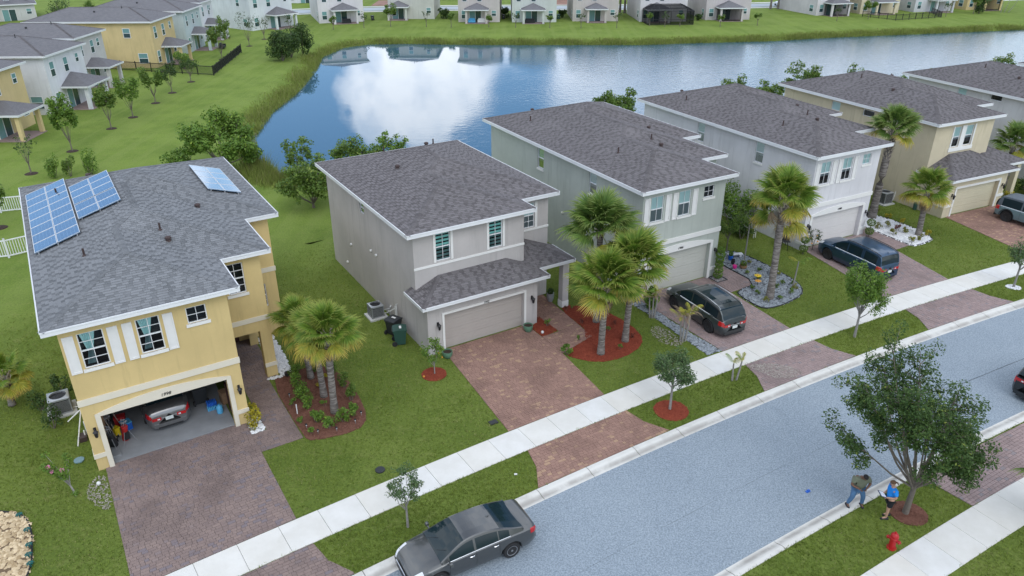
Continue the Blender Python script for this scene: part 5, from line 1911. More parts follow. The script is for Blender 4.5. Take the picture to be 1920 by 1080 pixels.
for p in ((0.25, -0.2, 1.35), (0.38, 0.05, 0.95), (-0.5, -0.3, 0.06)):
    b.lathe([(0, -.05), (.045, -.03), (.055, 0), (.045, .03), (0, .05)], 7, p)
b.build('fruit', M['orange'], bpy.data.objects['citrus_tree'], True)
# hibiscus: bare branching stems, leaves at the tips, pink flowers
root = thing('hibiscus', 'leggy hibiscus with bare grey stems and pink flowers left of the brown driveway', 'shrub', (-16.98, 22.55, 0), 0)
b = MB()
rs = random.Random(5)
cent, rad = [], []
for i in range(13):
    a = R(200) + rs.uniform(-1.5, 1.4)
    ln = rs.uniform(0.8, 1.5)
    tip = Vector((math.cos(a) * ln * 0.75, math.sin(a) * ln * 0.45 + 0.25, 0.55 + ln * 0.75))
    st = Vector((-0.18, 0.1, 0.42))
    b.tube([st, st.lerp(tip, .5) + Vector((0, 0, .1)), tip], [0.022, 0.013, 0.006], 4, False)
    cent.append(tuple(tip)); rad.append((0.17, 0.17, 0.13))
    cent.append(tuple(st.lerp(tip, .72))); rad.append((0.13, 0.13, 0.1))
b.tube([(0, 0, -.05), (-.08, .05, .22), (-0.18, 0.1, 0.45)], [0.045, 0.04, 0.03], 6, False)
b.build('stem', M['bark_pale'], root)
crown(root, cent + [(0, 0, .15)], rad + [(.13, .13, .12)], 1200, 0.05, 'leaf_bright', 'foliage')
for i, p in enumerate((cent[2], cent[8], cent[5], cent[10])):
    V, F, rv = leaf_np([(p[0], p[1], p[2] + .08)], [(0.07, 0.07, 0.05)], 12, 0.06, 0.8)
    np_obj('flower', V, F, M['petal'], root, rnd=rv)

# ------------------------------------------------------------------ fan palms
def frond_mesh(name, mat, blades=38, R0=0.62, pet=0.75, droop=0.35, fold=0.22, seed=0, ang=120):
    """one costapalmate leaf: petiole along +x, fan of folded blades, tips hanging"""
    rs = random.Random(seed)
    V, F, tip = [], [], []
    # petiole
    pr = [(0, 0.020), (pet * .5, 0.014), (pet, 0.010)]
    for i, (x, r) in enumerate(pr):
        for k in range(4):
            a = k * math.pi / 2
            V.append((x, r * math.cos(a), r * math.sin(a) + 0.10 * x * (1 - x / (pet * 2)))); tip.append(0)
        if i:
            for k in range(4):
                F.append((4 * i - 4 + k, 4 * i - 4 + (k + 1) % 4, 4 * i + (k + 1) % 4, 4 * i + k))
    hz = 0.05 * pet
    for j in range(blades):
        t = -1 + 2 * (j + 0.5) / blades
        a = R(ang) * t
        ln = R0 * (1.0 - 0.30 * abs(t) ** 2) * rs.uniform(0.9, 1.08)
        base = pet + 0.10 * (1 - abs(t))
        d = Vector((math.cos(a), math.sin(a), 0))
        per = Vector((-d.y, d.x, 0))
        w0 = 0.050 * R0 / 0.62
        dr = droop * rs.uniform(0.75, 1.3) * (0.7 + 0.5 * abs(t))
        zf = fold * abs(math.sin(a)) * 0.6
        i0 = len(V)
        for s_, w in ((0.05, 0.30), (0.42, 1.0), (0.74, 0.72), (1.0, 0.06)):
            c = Vector((base, 0, hz)) + d * ln * s_
            c.z += zf * s_ * ln - dr * ln * s_ ** 2.6
            for q in (-1, 1):
                p = c + per * w0 * w * q * 0.5
                V.append((p.x, p.y, p.z + (0.012 if (j % 2) == (q > 0) else -0.012) * w)); tip.append(s_)
        for k in range(3):
            F.append((i0 + 2 * k, i0 + 2 * k + 1, i0 + 2 * k + 3, i0 + 2 * k + 2))
    tmp = np_obj(name, V, F, M[mat], None, rnd=[rs.random() for _ in F], tip=tip)
    me = tmp.data
    bpy.data.objects.remove(tmp)
    return me

FR_ = {}
for i in range(3):
    FR_['green', i] = frond_mesh('frond', 'frond', droop=0.34 + 0.10 * i, seed=i)
    FR_['dark', i] = frond_mesh('frond', 'frond_dark', droop=0.40 + 0.12 * i, seed=i + 10)
    FR_['yellow', i] = frond_mesh('frond', 'frond_yellow', droop=0.55 + 0.15 * i, seed=i + 20)
FR_['dead', 0] = frond_mesh('frond', 'frond_dead', blades=20, droop=1.1, ang=75, seed=31)
FR_['dead', 1] = frond_mesh('frond', 'frond_grey', blades=22, droop=1.3, ang=70, seed=32)
FR_['dead', 2] = FR_['dead', 0]

def palm(label, base, h, lean=(0, 0), r=0.16, size=1.0, n_g=26, n_y=6, n_d=3, tone='green', seed=1, boots=0.8, group='fan palms in the front gardens', z=0.0, flare=1.25):
    root = thing('palm_tree', label, 'palm tree', (*base, z), 0, group)
    rs = random.Random(seed)
    top = Vector((lean[0], lean[1], h))
    b = MB()
    pts, rad = [], []
    for i in range(11):
        t = i / 10
        pts.append((top.x * t ** 1.3, top.y * t ** 1.3, -0.1 + (h + 0.1) * t))
        rad.append(r * (flare - (flare - 0.98) * min(1, t * 4)) * (1 + 0.04 * math.sin(i * 2.3)))
    b.tube(pts, rad, 12)
    b.build('trunk', M['palm_bark'], root, 60)
    # old leaf bases, criss-crossed under the crown
    bm = MB()
    if boots > 0:
        for i in range(int(30 * boots)):
            a = i * 2.399
            zz = h - boots * (i / (30 * boots)) * 1.0
            t = zz / h
            c = Vector((top.x * t ** 1.3, top.y * t ** 1.3, zz))
            o = Vector((math.cos(a), math.sin(a), 0)); s_ = Vector((-o.y, o.x, 0))
            w = 0.05
            p0, p1 = c + o * r * 0.92, c + o * (r + 0.11) + Vector((0, 0, 0.26))
            bm.poly([p0 - s_ * w, p0 + s_ * w, p1 + s_ * w * .5, p1 - s_ * w * .5])
            bm.poly([p0 - s_ * w, p1 - s_ * w * .5, p1 - o * .04 - s_ * w * .5, p0 - o * .04 - s_ * w])
            bm.poly([p0 + s_ * w, p1 + s_ * w * .5, p1 - o * .04 + s_ * w * .5, p0 - o * .04 + s_ * w])
        bm.build('leaf_bases', M['boot'], root, normals=False)
    tot = n_g + n_y + n_d
    for i in range(tot):
        t = i / max(1, tot - 1)                       # 0 = spear, 1 = lowest
        a = i * 2.39996 + rs.uniform(-.25, .25)
        if i < n_g:
            kind, el = tone, 82 - 82 * (i / n_g) ** 0.9 + rs.uniform(-8, 8)
        elif i < n_g + n_y:
            kind, el = 'yellow', -4 - 24 * rs.random()
        else:
            kind, el = 'dead', -52 - 26 * rs.random()
        me = FR_[kind, i % 3]
        o = bpy.data.objects.new('frond', me)
        link(o, root)
        s_ = size * rs.uniform(0.88, 1.12) * (0.82 if kind == 'dead' else 1)
        rot = Matrix.Rotation(a, 4, 'Z') @ Matrix.Rotation(-R(el), 4, 'Y') @ Matrix.Rotation(rs.uniform(-.5, .5), 4, 'X')
        o.matrix_local = Matrix.Translation(top + Vector((0, 0, -0.12 * t))) @ rot @ Matrix.Diagonal((s_, s_, s_, 1))
    return root

palm('leftmost and shortest palm of the trio in the brown mulch by the yellow house', (-9.79, 30.77), 3.0, (-0.35, 0.25), 0.14, 1.0, 24, 6, 3, seed=41)
palm('middle palm of the trio in the brown mulch by the yellow house', (-8.81, 29.22), 3.35, (-0.12, 0.0), 0.15, 1.0, 24, 6, 2, seed=42, boots=1.0)
palm('rightmost and tallest palm of the trio, with yellowing lower fronds, by the yellow house', (-8.05, 27.97), 4.15, (0.10, 0.0), 0.16, 1.1, 28, 8, 2, seed=43, boots=0.3)
palm('front left palm in the red mulch before the greige house', (4.56, 33.02), 3.95, (0.05, 0.0), 0.17, 1.4, 40, 3, 4, seed=44, boots=1.0)
palm('front right palm in the red mulch with dry hanging fronds', (5.98, 34.29), 4.45, (0.15, 0.0), 0.165, 1.4, 40, 3, 5, seed=45, boots=1.0)
palm('rear palm in the red mulch, nearest the sage house wall', (4.66, 36.37), 5.5, (-0.05, 0.0), 0.16, 1.5, 44, 2, 1, seed=46, boots=0.6, tone='dark')
palm('tall single palm rising from the grey gravel bed', (15.12, 39.17), 6.15, (-0.05, 0.25), 0.20, 1.3, 34, 4, 3, seed=47, boots=0.9)
palm('lower palm hidden right behind the tall one in the gravel bed', (16.21, 42.2), 4.1, (-0.1, 0.2), 0.15, 1.3, 30, 7, 1, seed=48, tone='green', boots=0.4)
palm('tall palm with latticed trunk standing at the corner of the white house', (26.63, 52.1), 6.6, (0.25, 0.2), 0.26, 1.3, 34, 4, 1, seed=49, tone='dark', boots=2.2)
palm('single palm with golden lower fronds in the white pebble bed', (28.45, 48.72), 3.35, (-0.1, 0.1), 0.19, 1.2, 26, 10, 3, seed=50, boots=0.3)
palm('palm at the right edge beside the cream garage', (40.97, 59.87), 3.4, (-0.1, 0.1), 0.2, 1.25, 26, 6, 0, seed=51, boots=0.6, tone='dark')
palm('dark green palm cut off by the right edge beside the far sidewalk', (19.9, 20.9), 2.1, (0.0, 0.1), 0.17, 1.15, 26, 1, 0, seed=52, tone='dark', boots=0.5)
palm('yellowing palm cut off by the left edge', (-23.0, 28.5), 1.6, (0.1, 0.1), 0.15, 0.85, 12, 10, 6, seed=53, boots=0.4)
for i, (x, y, hh, lab) in enumerate(((24.0, 177.0, 7, 'left of three far palm trunks between taupe and white houses'), (24.9, 176.0, 7.5, 'middle of three far palm trunks between taupe and white houses'), (26.0, 177.5, 7, 'right of three far palm trunks between taupe and white houses'),
                                     (59.5, 183.6, 7, 'leftmost of the far palm trunks in the wide gap'), (61.2, 183.6, 7.5, 'middle one of the far palm trunks in the wide gap'), (63.4, 183.0, 7, 'far palm trunk in the wide gap closest to the white car'),
                                     (-101.0, 152.0, 4.0, 'far palm at the upper left corner by the grey garage'), (-66.5, 125.5, 5.9, 'palm top showing above the roofs of the left row'))):
    palm(lab, (x, y), hh, (0, 0), 0.24, 1.3, 14, 3, 1, 'dark', 60 + i, 0.3, 'far palms behind the pond houses')

# ------------------------------------------------------------------ feather palms
def feather_mesh(name, mat, ln=1.2, pairs=16, droop=0.9, leaf=0.32, seed=0):
    rs = random.Random(seed)
    V, F, tip = [], [], []
    for i in range(pairs):
        t = 0.12 + 0.88 * i / (pairs - 1)
        def P_(t):
            return Vector((ln * t * (1 - 0.22 * t * t), 0, ln * (0.55 * t - droop * t * t * 0.6)))
        c = P_(t); d = (P_(min(1, t + .03)) - c).normalized()
        L_ = leaf * math.sin(math.pi * min(0.95, 0.25 + t * 0.72)) * rs.uniform(.85, 1.1)
        for s_ in (-1, 1):
            out = (Vector((0, s_, 0)) * 0.8 + d * 0.65 + Vector((0, 0, -0.25))).normalized()
            w = Vector((d.x, 0, d.z)) * 0.018
            e = c + out * L_ + Vector((0, 0, -0.3 * L_))
            i0 = len(V)
            m_ = c + out * L_ * .5
            V.extend([tuple(c - w), tuple(c + w), tuple(m_ + w), tuple(m_ - w), tuple(e)])
            tip.extend([0, 0, .4, .4, 1])
            F.append((i0, i0 + 1, i0 + 2, i0 + 3)); F.append((i0 + 3, i0 + 2, i0 + 4, i0 + 4))
    for i in range(6):
        t = i / 5
        c = Vector((ln * t * (1 - 0.22 * t * t), 0, ln * (0.55 * t - droop * t * t * 0.6)))
        for q in (-1, 1):
            V.append((c.x, q * 0.010 * (1.2 - t), c.z + .004)); tip.append(0)
        if i:
            k = len(V)
            F.append((k - 4, k - 3, k - 1, k - 2))
    b = MB()
    b.v = V
    for f in F:
        b.f.append([f[0], f[1], f[2]] if f[2] == f[3] else list(f)); b.m.append(0); b.r.append(rs.random())
    me = b.mesh(name, [M[mat]], normals=False)
    at = me.attributes.new('tip', 'FLOAT', 'POINT'); at.data.foreach_set('value', tip)
    return me
FE = {('g', 0): feather_mesh('frond', 'frond', seed=1), ('g', 1): feather_mesh('frond', 'frond_yellow', seed=2), ('d', 0): feather_mesh('frond', 'frond_dead', droop=1.7, leaf=0.22, seed=3),
      ('y', 0): feather_mesh('frond', 'frond_yellow', droop=0.7, seed=4), ('b', 0): feather_mesh('frond', 'leaf_bright', droop=0.8, seed=5)}
def cane_palm(label, base, stems, kinds, size=1.0, group=None, up=50):
    root = thing('cane_palm', label, 'palm tree', (*base, 0), 0, group)
    rs = random.Random(label.__len__())
    for k, (dx, dy, h) in enumerate(stems):
        b = MB()
        b.tube([(dx * .5, dy * .5, -.05), (dx * .8, dy * .8, h * .5), (dx, dy, h)], [0.055, 0.045, 0.035], 6)
        b.build('stem', M['bark_pale'], root)
        for i, kd in enumerate(kinds):
            o = bpy.data.objects.new('frond', FE[kd]); link(o, root)
            a = i * 2.4 + k
            s_ = size * rs.uniform(.8, 1.1)
            o.matrix_local = Matrix.Translation((dx, dy, h - .03)) @ Matrix.Rotation(a, 4, 'Z') @ Matrix.Rotation(R(-rs.uniform(0, up)), 4, 'Y') @ Matrix.Diagonal((s_, s_, s_, 1))
    return root
cane_palm('clump of cane palms with brown drooping fronds beside the dark wagon front', (7.82, 36.82), [(0, 0, 1.3), (0.25, 0.1, 1.5), (-.2, .15, 1.2)], [('d', 0), ('g', 0), ('d', 0), ('g', 1), ('d', 0)], 0.75)
cane_palm('clump of cane palms with tan drooping fronds beside the dark wagon tail', (9.0, 34.23), [(0, 0, 1.55), (0.3, 0.15, 1.7), (-.15, .2, 1.4)], [('d', 0), ('g', 1), ('d', 0), ('y', 0), ('d', 0), ('g', 1)], 0.8)
cane_palm('pair of young yellow green palms on the verge by the grey apron', (10.72, 30.55), [(-0.1, 0, 1.0), (0.32, 0.12, 1.05)], [('y', 0), ('g', 0), ('y', 0), ('g', 1)], 0.62, None, 80)
cane_palm('stub palm with one bright tuft and one hanging frond in the gravel bed', (16.77, 40.42), [(0.25, 0.15, 1.75)], [('b', 0), ('y', 0), ('b', 0)], 0.75)
cane_palm('cluster of small palms in front of the gold house at the far right corner', (108.6, 176.8), [(0, 0, 3.2), (1.6, .3, 3.6), (3.2, 0, 3.0)], [('b', 0), ('g', 0), ('b', 0), ('y', 0), ('b', 0), ('g', 0)], 2.2)
bush('palm_shrub', 'bright green bushy palm at the nose of the dark wagon', (8.0, 37.9), 0.55, 0.75, 700, 0.13, 'leaf_bright', 3, None, 'shrub', 8)

# ------------------------------------------------------------------ pond-side trees and shrubs
PG = 'shrubs and trees along the near shore'
tree('pond_tree', 'large rounded green tree at the left shore above the yellow house roof', (-25.3, 64.0, -.3), 5.9, 0.7, 0.15, 3.2, 13, 7, 13000, 0.13, 'leaf_bright', 0.8, seed=71, low=-0.1)
bush('pond_shrub', 'low bright shrub at the foot of the large shore tree', (-28.6, 63.2), 1.7, 1.2, 1400, 0.11, 'leaf_bright', 72, None, 'shrub', 10)
tree('pond_tree', 'dense tree against the rear left corner of the greige house', (-15.2, 54.3), 4.6, 0.4, 0.10, 1.9, 12, 7, 7000, 0.11, 'leaf_willow', 0.55, seed=73, low=0.0)
tree('pond_tree', 'olive green shrub tree on the shore behind the greige house', (-12.6, 60.5), 4.4, 0.6, 0.10, 2.2, 10, 6, 4200, 0.12, 'leaf_willow', 0.65, seed=74, low=0.1)
tree('pond_tree', 'loose upright tree on the shore right of the olive shrub tree', (-10.2, 62.5), 4.4, 0.5, 0.07, 1.5, 8, 4, 1500, 0.12, 'leaf_bright', 0.36, seed=75, low=0.7)
tree('pond_tree', 'upright sparse tree at the shore left of the greige roof corner', (-17.2, 58.6), 4.6, 0.5, 0.07, 1.3, 8, 4, 1500, 0.11, 'leaf_willow', 0.36, seed=76, low=0.8)
for i, (x, y, hh, sp, nn, lab) in enumerate(((11.0, 80.0, 4.6, 2.4, 4200, 'wide leafy tree top rising behind the sage house roof'), (26.7, 92.0, 3.6, 1.4, 1800, 'small round tree top behind the white house roof'), (30.4, 89.5, 3.4, 1.5, 1900, 'dark tree top at the far corner of the white house'),
                                             (36.6, 95.2, 4.2, 2.4, 2600, 'long loose tree top before the cream house roof'), (44.0, 98.0, 3.4, 1.2, 1000, 'small tuft of leaves above the cream roof ridge'), (48.8, 95.5, 2.9, 0.9, 700, 'pair of small leaf tufts right of the cream ridge'),
                                             (54.8, 98.5, 3.0, 1.3, 800, 'low tree top at the corner of the whitish roof'), (63.5, 103.0, 3.2, 1.1, 700, 'small tree top above the whitish roof'), (69.0, 108.5, 3.4, 1.4, 900, 'tree top near the right edge before the water'))):
    tree('pond_tree', lab, (x, y, -.4), hh, 0.6, 0.09, sp, 9, 4, nn, 0.13, 'leaf_willow', 0.5, seed=80 + i, group=PG, low=0.2)
bush('pond_shrub', 'big round dark shrub on the left bank, nearest of the three', (-34.7, 117.2), 2.2, 2.6, 3800, 0.15, 'leaf_dark', 91, None, 'shrub', 16)
bush('pond_shrub', 'dark shrub directly behind the nearest one on the left bank', (-34.2, 120.3), 1.9, 2.4, 2600, 0.15, 'leaf_dark', 92, None, 'shrub', 14)
bush('pond_shrub', 'dark upright shrub of the left bank closest to the pond bend', (-33.2, 123.6), 1.9, 2.7, 2600, 0.15, 'leaf_dark', 93, None, 'shrub', 14)
bush('garden_shrub', 'pair of clipped green shrubs behind the yellow roof, left', (-39.0, 61.6), 0.75, 1.1, 700, 0.09, 'leaf_bright', 94, None, 'shrub', 7, 4, 1.5)
bush('garden_shrub', 'taller green shrub with brown top beside the clipped pair', (-37.8, 61.9), 0.6, 1.3, 600, 0.09, 'leaf_willow', 95, None, 'shrub', 7, 4, 1.6)
bush('garden_shrub', 'green shrub next to the yellow roof edge, right one of the three', (-36.3, 62.3), 0.9, 1.2, 900, 0.09, 'leaf_bright', 96, None, 'shrub', 8, 4, 1.4)

# row of garden trees on the left bank
LG = 'garden trees behind the left row'
for i, (x, y, hh, sp, nn, mt, sd_, lab) in enumerate((
        (-41.6, 69.4, 5.6, 1.2, 3000, 'leaf_bright', 101, 'staked bushy tree in front of the yellow porch'), (-41.8, 77.6, 4.9, 1.1, 1900, 'leaf_willow', 102, 'thin staked tree in front of the bright white house'),
        (-41.7, 82.4, 4.9, 1.5, 1700, 'leaf_bright', 103, 'open vase shaped tree with a dark mulch ring'), (-42.1, 89.2, 4.4, 1.5, 1900, 'leaf_willow', 104, 'round crowned tree with a dark mulch ring near the lawn middle'),
        (-42.4, 94.8, 3.8, 1.3, 900, 'leaf_dark', 105, 'half bare small tree beside the round crowned one'), (-42.6, 101.5, 3.6, 1.2, 500, 'leaf_dark', 106, 'small tree just in front of the black fence'),
        (-44.3, 118.4, 6.0, 2.3, 3200, 'leaf_willow', 107, 'tall leafy tree inside the black fenced garden'), (-44.0, 130.8, 6.2, 1.9, 350, 'leaf_dark', 108, 'bare winter-like tree before the pale corner house'),
        (-43.7, 138.3, 4.6, 1.2, 160, 'leaf_dark', 109, 'smaller bare tree behind the bare one'), (-41.6, 62.6, 4.0, 0.9, 120, 'leaf_dark', 110, 'leafless sapling with a mulch ring left of the clipped shrubs'),
        (-36.8, 50.2, 3.6, 1.0, 900, 'leaf_willow', 111, 'small leafy tree at the left edge by the white fences'), (-40.6, 144.2, 4.0, 1.0, 120, 'leaf_dark', 112, 'thin bare sapling before the corner house porch'))):
    rt = tree('garden_tree', lab, (x, y), hh, 0.9, 0.055, sp, 9, 5, nn, 0.12, mt, 0.36, 'bark', sd_, LG, low=0.8, flat=1.3)
    b = MB(); b.lathe([(0.55, 0.0), (0.45, 0.05), (0.0, 0.07)], 12, (0, 0, 0)); b.build('mulch_ring', M['soil'], rt)
bush('garden_shrub', 'rounded yellow green bush inside the black fenced garden', (-47.0, 110.5), 1.5, 1.5, 900, 0.13, 'leaf_bright', 121, None, 'shrub', 9)
# saplings along the far bank
FGp = 'saplings along the far bank'
sap = [(-34.0, 150.1, 1), (-28.6, 152.5, 0), (-23.7, 154.4, 2), (-16.7, 154.0, 0), (-11.8, 153.3, 1), (-4.5, 153.3, 1), (0.7, 152.9, 0), (7.3, 152.2, 1), (13.3, 152.2, 0), (20.2, 152.2, 0), (27.1, 155.6, 1), (29.8, 154.0, 0), (32.9, 154.8, 1), (40.6, 154.0, 1), (48.4, 155.9, 1), (66.7, 162.7, 0), (74.4, 165.7, 2), (92.8, 169.9, 0), (101.1, 174.3, 2)]
names_ = ['before the white end house, by its porch', 'beside the porch of the white end house', 'tall and leafy before the sage house porch', 'thin before the sage house wall', 'small before the taupe house, left', 'small before the taupe house, right', 'thin before the pale sage house, left', 'small bushy before the pale sage house, right', 'bare before the second taupe house, left', 'bare before the second taupe house, right', 'left before the screen enclosure', 'bare, in the middle before the screen enclosure', 'right before the screen enclosure', 'before the screened taupe grey porch', 'alone on the grass right of the taupe grey house', 'bare in a white ring before the screened white house', 'leafy in a white ring between white and cream houses', 'bare inside the low black fence', 'leafy before the light grey house']
for i, (x, y, k) in enumerate(sap):
    tree('sapling', 'far bank sapling ' + names_[i], (x, y), (3.4, 2.7, 4.6)[k], 1.0, 0.06, (0.9, 0.7, 1.3)[k], 6, 3, (90, 420, 1400)[k], 0.14, ('leaf_dark', 'leaf_willow', 'leaf_willow')[k], (0.3, 0.32, 0.5)[k], 'bark', 130 + i, FGp, low=0.6)
for i, (x, y, rx, rz, lab) in enumerate(((-14.2, 166.5, 1.2, 1.3, 'dark hedge bush beside the sage house of the far row'), (-1.4, 168.0, 1.0, 1.2, 'dark bush in the gap right of the taupe house'), (10.6, 168, 0.9, 0.9, 'small dark bush right of the pale sage house'), (38.3, 163.5, 1.0, 0.7, 'low bush between the enclosure and the taupe grey house'),
                                         (103.0, 175.5, 1.8, 2.2, 'tall dark bush left of the gold house'), (-95, 168, 3.5, 2.5, 'round dark tree beyond the roofs at the upper left'), (-80, 172, 3.2, 2.6, 'second round tree beyond the roofs at the upper left'), (-71, 176, 3.0, 2.4, 'third round tree beyond the roofs at the upper left'), (-105, 150.5, 2.0, 1.8, 'dark bush before the grey garage at the upper left'))):
    bush('far_shrub', lab, (x, y), rx, rz, 900, 0.17, 'leaf_dark', 160 + i, 'dark shrubs around the far houses', 'shrub', 10)

# ------------------------------------------------------------------ garden plants, one by one
def at(fr, p):
    return fr.w(*p)
g1 = 'clipped green shrubs in the brown mulch bed'
sh = [((8.91, 2.47), .38, .42), ((8.71, 1.23), .42, .50), ((8.69, 0.44), .40, .48), ((8.60, -0.35), .36, .42), ((8.60, -1.6), .34, .36), ((8.90, -2.30), .34, .34), ((9.62, -2.20), .36, .40), ((10.15, -2.0), .30, .36), ((10.5, -0.86), .30, .5), ((10.62, 0.35), .30, .5), ((10.4, 1.6), .30, .5), ((9.9, 2.5), .32, .45)]
lb = ['rearmost in the left row of the brown bed', 'second from the back in the left row of the brown bed', 'third from the back in the left row of the brown bed', 'fourth from the back in the left row of the brown bed', 'at the front left of the brown bed', 'front row of the brown bed, left', 'front row of the brown bed, middle', 'at the front right corner of the brown bed', 'right side hedge of the brown bed, nearest', 'right side hedge of the brown bed, middle', 'right side hedge of the brown bed, third', 'right side hedge of the brown bed, rearmost']
for i, (p, rx, rz) in enumerate(sh):
    bush('garden_shrub', 'upright green shrub ' + lb[i], at(H1, p), rx, rz, 520, 0.05, 'leaf_bright' if i < 8 else 'leaf_willow', 200 + i, g1, 'shrub', 8, 4, 1.3)
for i, (p, lab) in enumerate((((8.06, 0.21), 'by the walkway edge, rear'), ((7.98, -1.24), 'by the walkway edge, middle'), ((8.11, -2.32), 'by the walkway edge, front'), ((9.28, -0.64), 'between the palm trunks'), ((10.17, 1.5), 'yellow leaved behind the palm trunks'), ((9.58, 1.02), 'yellow leaved among the palm trunks'))):
    bush('garden_plant', 'little plant in the brown mulch ' + lab, at(H1, p), .20, .18, 130, 0.045, 'leaf_croton' if 'yellow' in lab else 'leaf_bright', 220 + i, None, 'plant', 5, 3)
bush('croton', 'yellow and green croton on the white pebbles beside the open garage', at(H1, (6.22, -0.42)), .42, .48, 420, 0.06, 'leaf_croton', 230, None, 'shrub', 8)
bush('croton', 'narrow yellow croton against the garage pillar behind the first', at(H1, (6.28, 0.45)), .26, .36, 220, 0.055, 'leaf_croton', 231, None, 'shrub', 6)
bush('garden_shrub', 'dark shrub in front of the air conditioner of the yellow house', at(H1, (-1.35, 4.2)), .55, .7, 520, 0.055, 'leaf_dark', 232, None, 'shrub', 8)
bush('garden_shrub', 'dark shrub behind the air conditioner of the yellow house', at(H1, (-0.8, 6.8)), .6, .7, 620, 0.055, 'leaf_dark', 233, None, 'shrub', 8)
bush('garden_shrub', 'dark shrub farther back along the wall of the yellow house', at(H1, (-1.7, 6.0)), .5, .55, 420, 0.055, 'leaf_dark', 234, None, 'shrub', 7)
lab2 = ['next to the porch post', 'right of the porch post', 'beside the walkway end', 'near the front corner', 'right of the front palm', 'between the two front palms', 'at the right rim', 'at the front rim', 'behind the rear palm']
for i, p in enumerate([(8.75, 0.30), (9.20, 0.36), (8.62, -1.33), (7.43, -2.73), (10.14, -2.37), (9.37, -2.77), (10.03, -4.01), (8.7, -4.6), (9.89, -0.63)]):
    bush('garden_plant', 'small dark plant in the wide red mulch ' + lab2[i], at(H2, p), .16, .16, 90, 0.04, 'leaf_willow' if i % 2 else 'leaf_red', 240 + i, 'small plants in the red mulch', 'plant', 4, 3)
bush('garden_shrub', 'grassy green clump at the corner of the red driveway and the red mulch', at(H2, (6.08, -3.55)), .34, .28, 380, 0.05, 'leaf_bright', 250, None, 'plant', 8)
bush('garden_plant', 'green sprig in the small red mulch corner', at(H2, (6.85, -0.6)), .2, .26, 120, 0.045, 'leaf_bright', 251, None, 'plant', 5)
lab3 = ['by the bench', 'behind the bowl', 'beside the drive corner', 'behind the yellow flower', 'at the inner corner', 'left of the palm', 'in front of the palm, left', 'in front of the palm, right', 'under the stub palm', 'at the right rim', 'near the right rim, rear', 'right of the palm', 'behind the palm', 'close to the palm, right']
for i, p in enumerate([(9.74, 0.05), (9.46, -1.0), (8.55, -0.95), (8.59, -1.81), (7.31, -2.57), (7.08, -3.21), (6.70, -4.2), (7.64, -4.35), (8.75, -4.2), (9.58, -3.85), (10.0, -3.3), (9.42, -3.03), (10.1, -2.06), (8.73, -3.14)]):
    bush('garden_plant', 'small round plant in the grey gravel ' + lab3[i], at(H3, (p[0] - .55, p[1])), (.17, .24)[i in (6, 7, 8, 9)], (.16, .22)[i in (6, 7, 8, 9)], 170, 0.04, 'leaf_willow' if i % 3 else 'leaf_yellow', 260 + i, 'small plants in the grey gravel bed', 'plant', 5, 3)
lab4 = ['at the rear by the palm', 'tall yellow at the back edge, left', 'tall yellow at the back edge, right', 'near the ball topiary', 'wide yellow green in the middle', 'red leaved in the middle', 'near the walk, middle', 'right of the red one', 'at the front corner', 'below the palm', 'yellow at the right tip']
for i, p in enumerate([(10.3, 2.2), (10.15, 1.12), (10.0, -0.1), (7.77, -0.02), (8.64, -0.1), (8.65, -0.87), (7.67, -1.21), (8.75, -1.29), (7.58, -2.75), (8.54, -2.65), (9.7, -2.5)]):
    bush('garden_plant', 'small plant in the white pebbles ' + lab4[i], at(H4, p), .28, .28, 200, 0.05, 'leaf_red' if i == 5 else ('leaf_croton' if i in (1, 2, 10) else 'leaf_yellow'), 280 + i, 'small plants in the white pebble bed', 'plant', 5, 3)

# topiaries
def topiary(label, p, balls, n, mat='leaf_dark'):
    root = thing('topiary', label, 'topiary', (*p, 0), 0)
    b = MB(); b.tube([(0, 0, -.05), (0, 0, balls[-1][0])], 0.025, 6); b.build('stem', M['bark'], root)
    for z_, r_ in balls:
        V, F, rv = leaf_np([(0, 0, z_)], [(r_, r_, r_ * .85)], n, 0.035, 0.6, 0.1, 0.8)
        np_obj('foliage_ball', V, F, M[mat], root, rnd=rv)
topiary('double ball topiary left of the white garage', at(H4, (-0.30, -0.50)), [(0.42, 0.28), (1.02, 0.28)], 700, 'leaf_willow')
topiary('double ball topiary right of the white garage', at(H4, (6.10, -0.50)), [(0.42, 0.30), (1.05, 0.30)], 700, 'leaf_willow')
topiary('tall twisted column of green at the right corner of the sage garage', at(H3, (6.02, -0.42)), [(0.32, 0.30), (0.66, 0.28), (1.0, 0.26), (1.34, 0.26), (1.68, 0.30), (1.95, 0.24)], 520, 'leaf_bright')
tree('flower_bush', 'open shrub with orange flowers before the white garage door', at(H4, (0.75, -0.35)), 1.7, 0.35, 0.03, 0.5, 8, 3, 420, 0.05, 'leaf_dark', 0.16, 'bark', 300, None, 'shrub', low=0.7)
b = MB()
for p in ((-.2, -.2, .6), (.15, -.25, .75), (.1, -.1, 1.1), (-.25, 0, .9)):
    b.lathe([(0, -.05), (.07, 0), (0, .06)], 6, p)
b.build('flower', M['orange'], bpy.data.objects['flower_bush'])
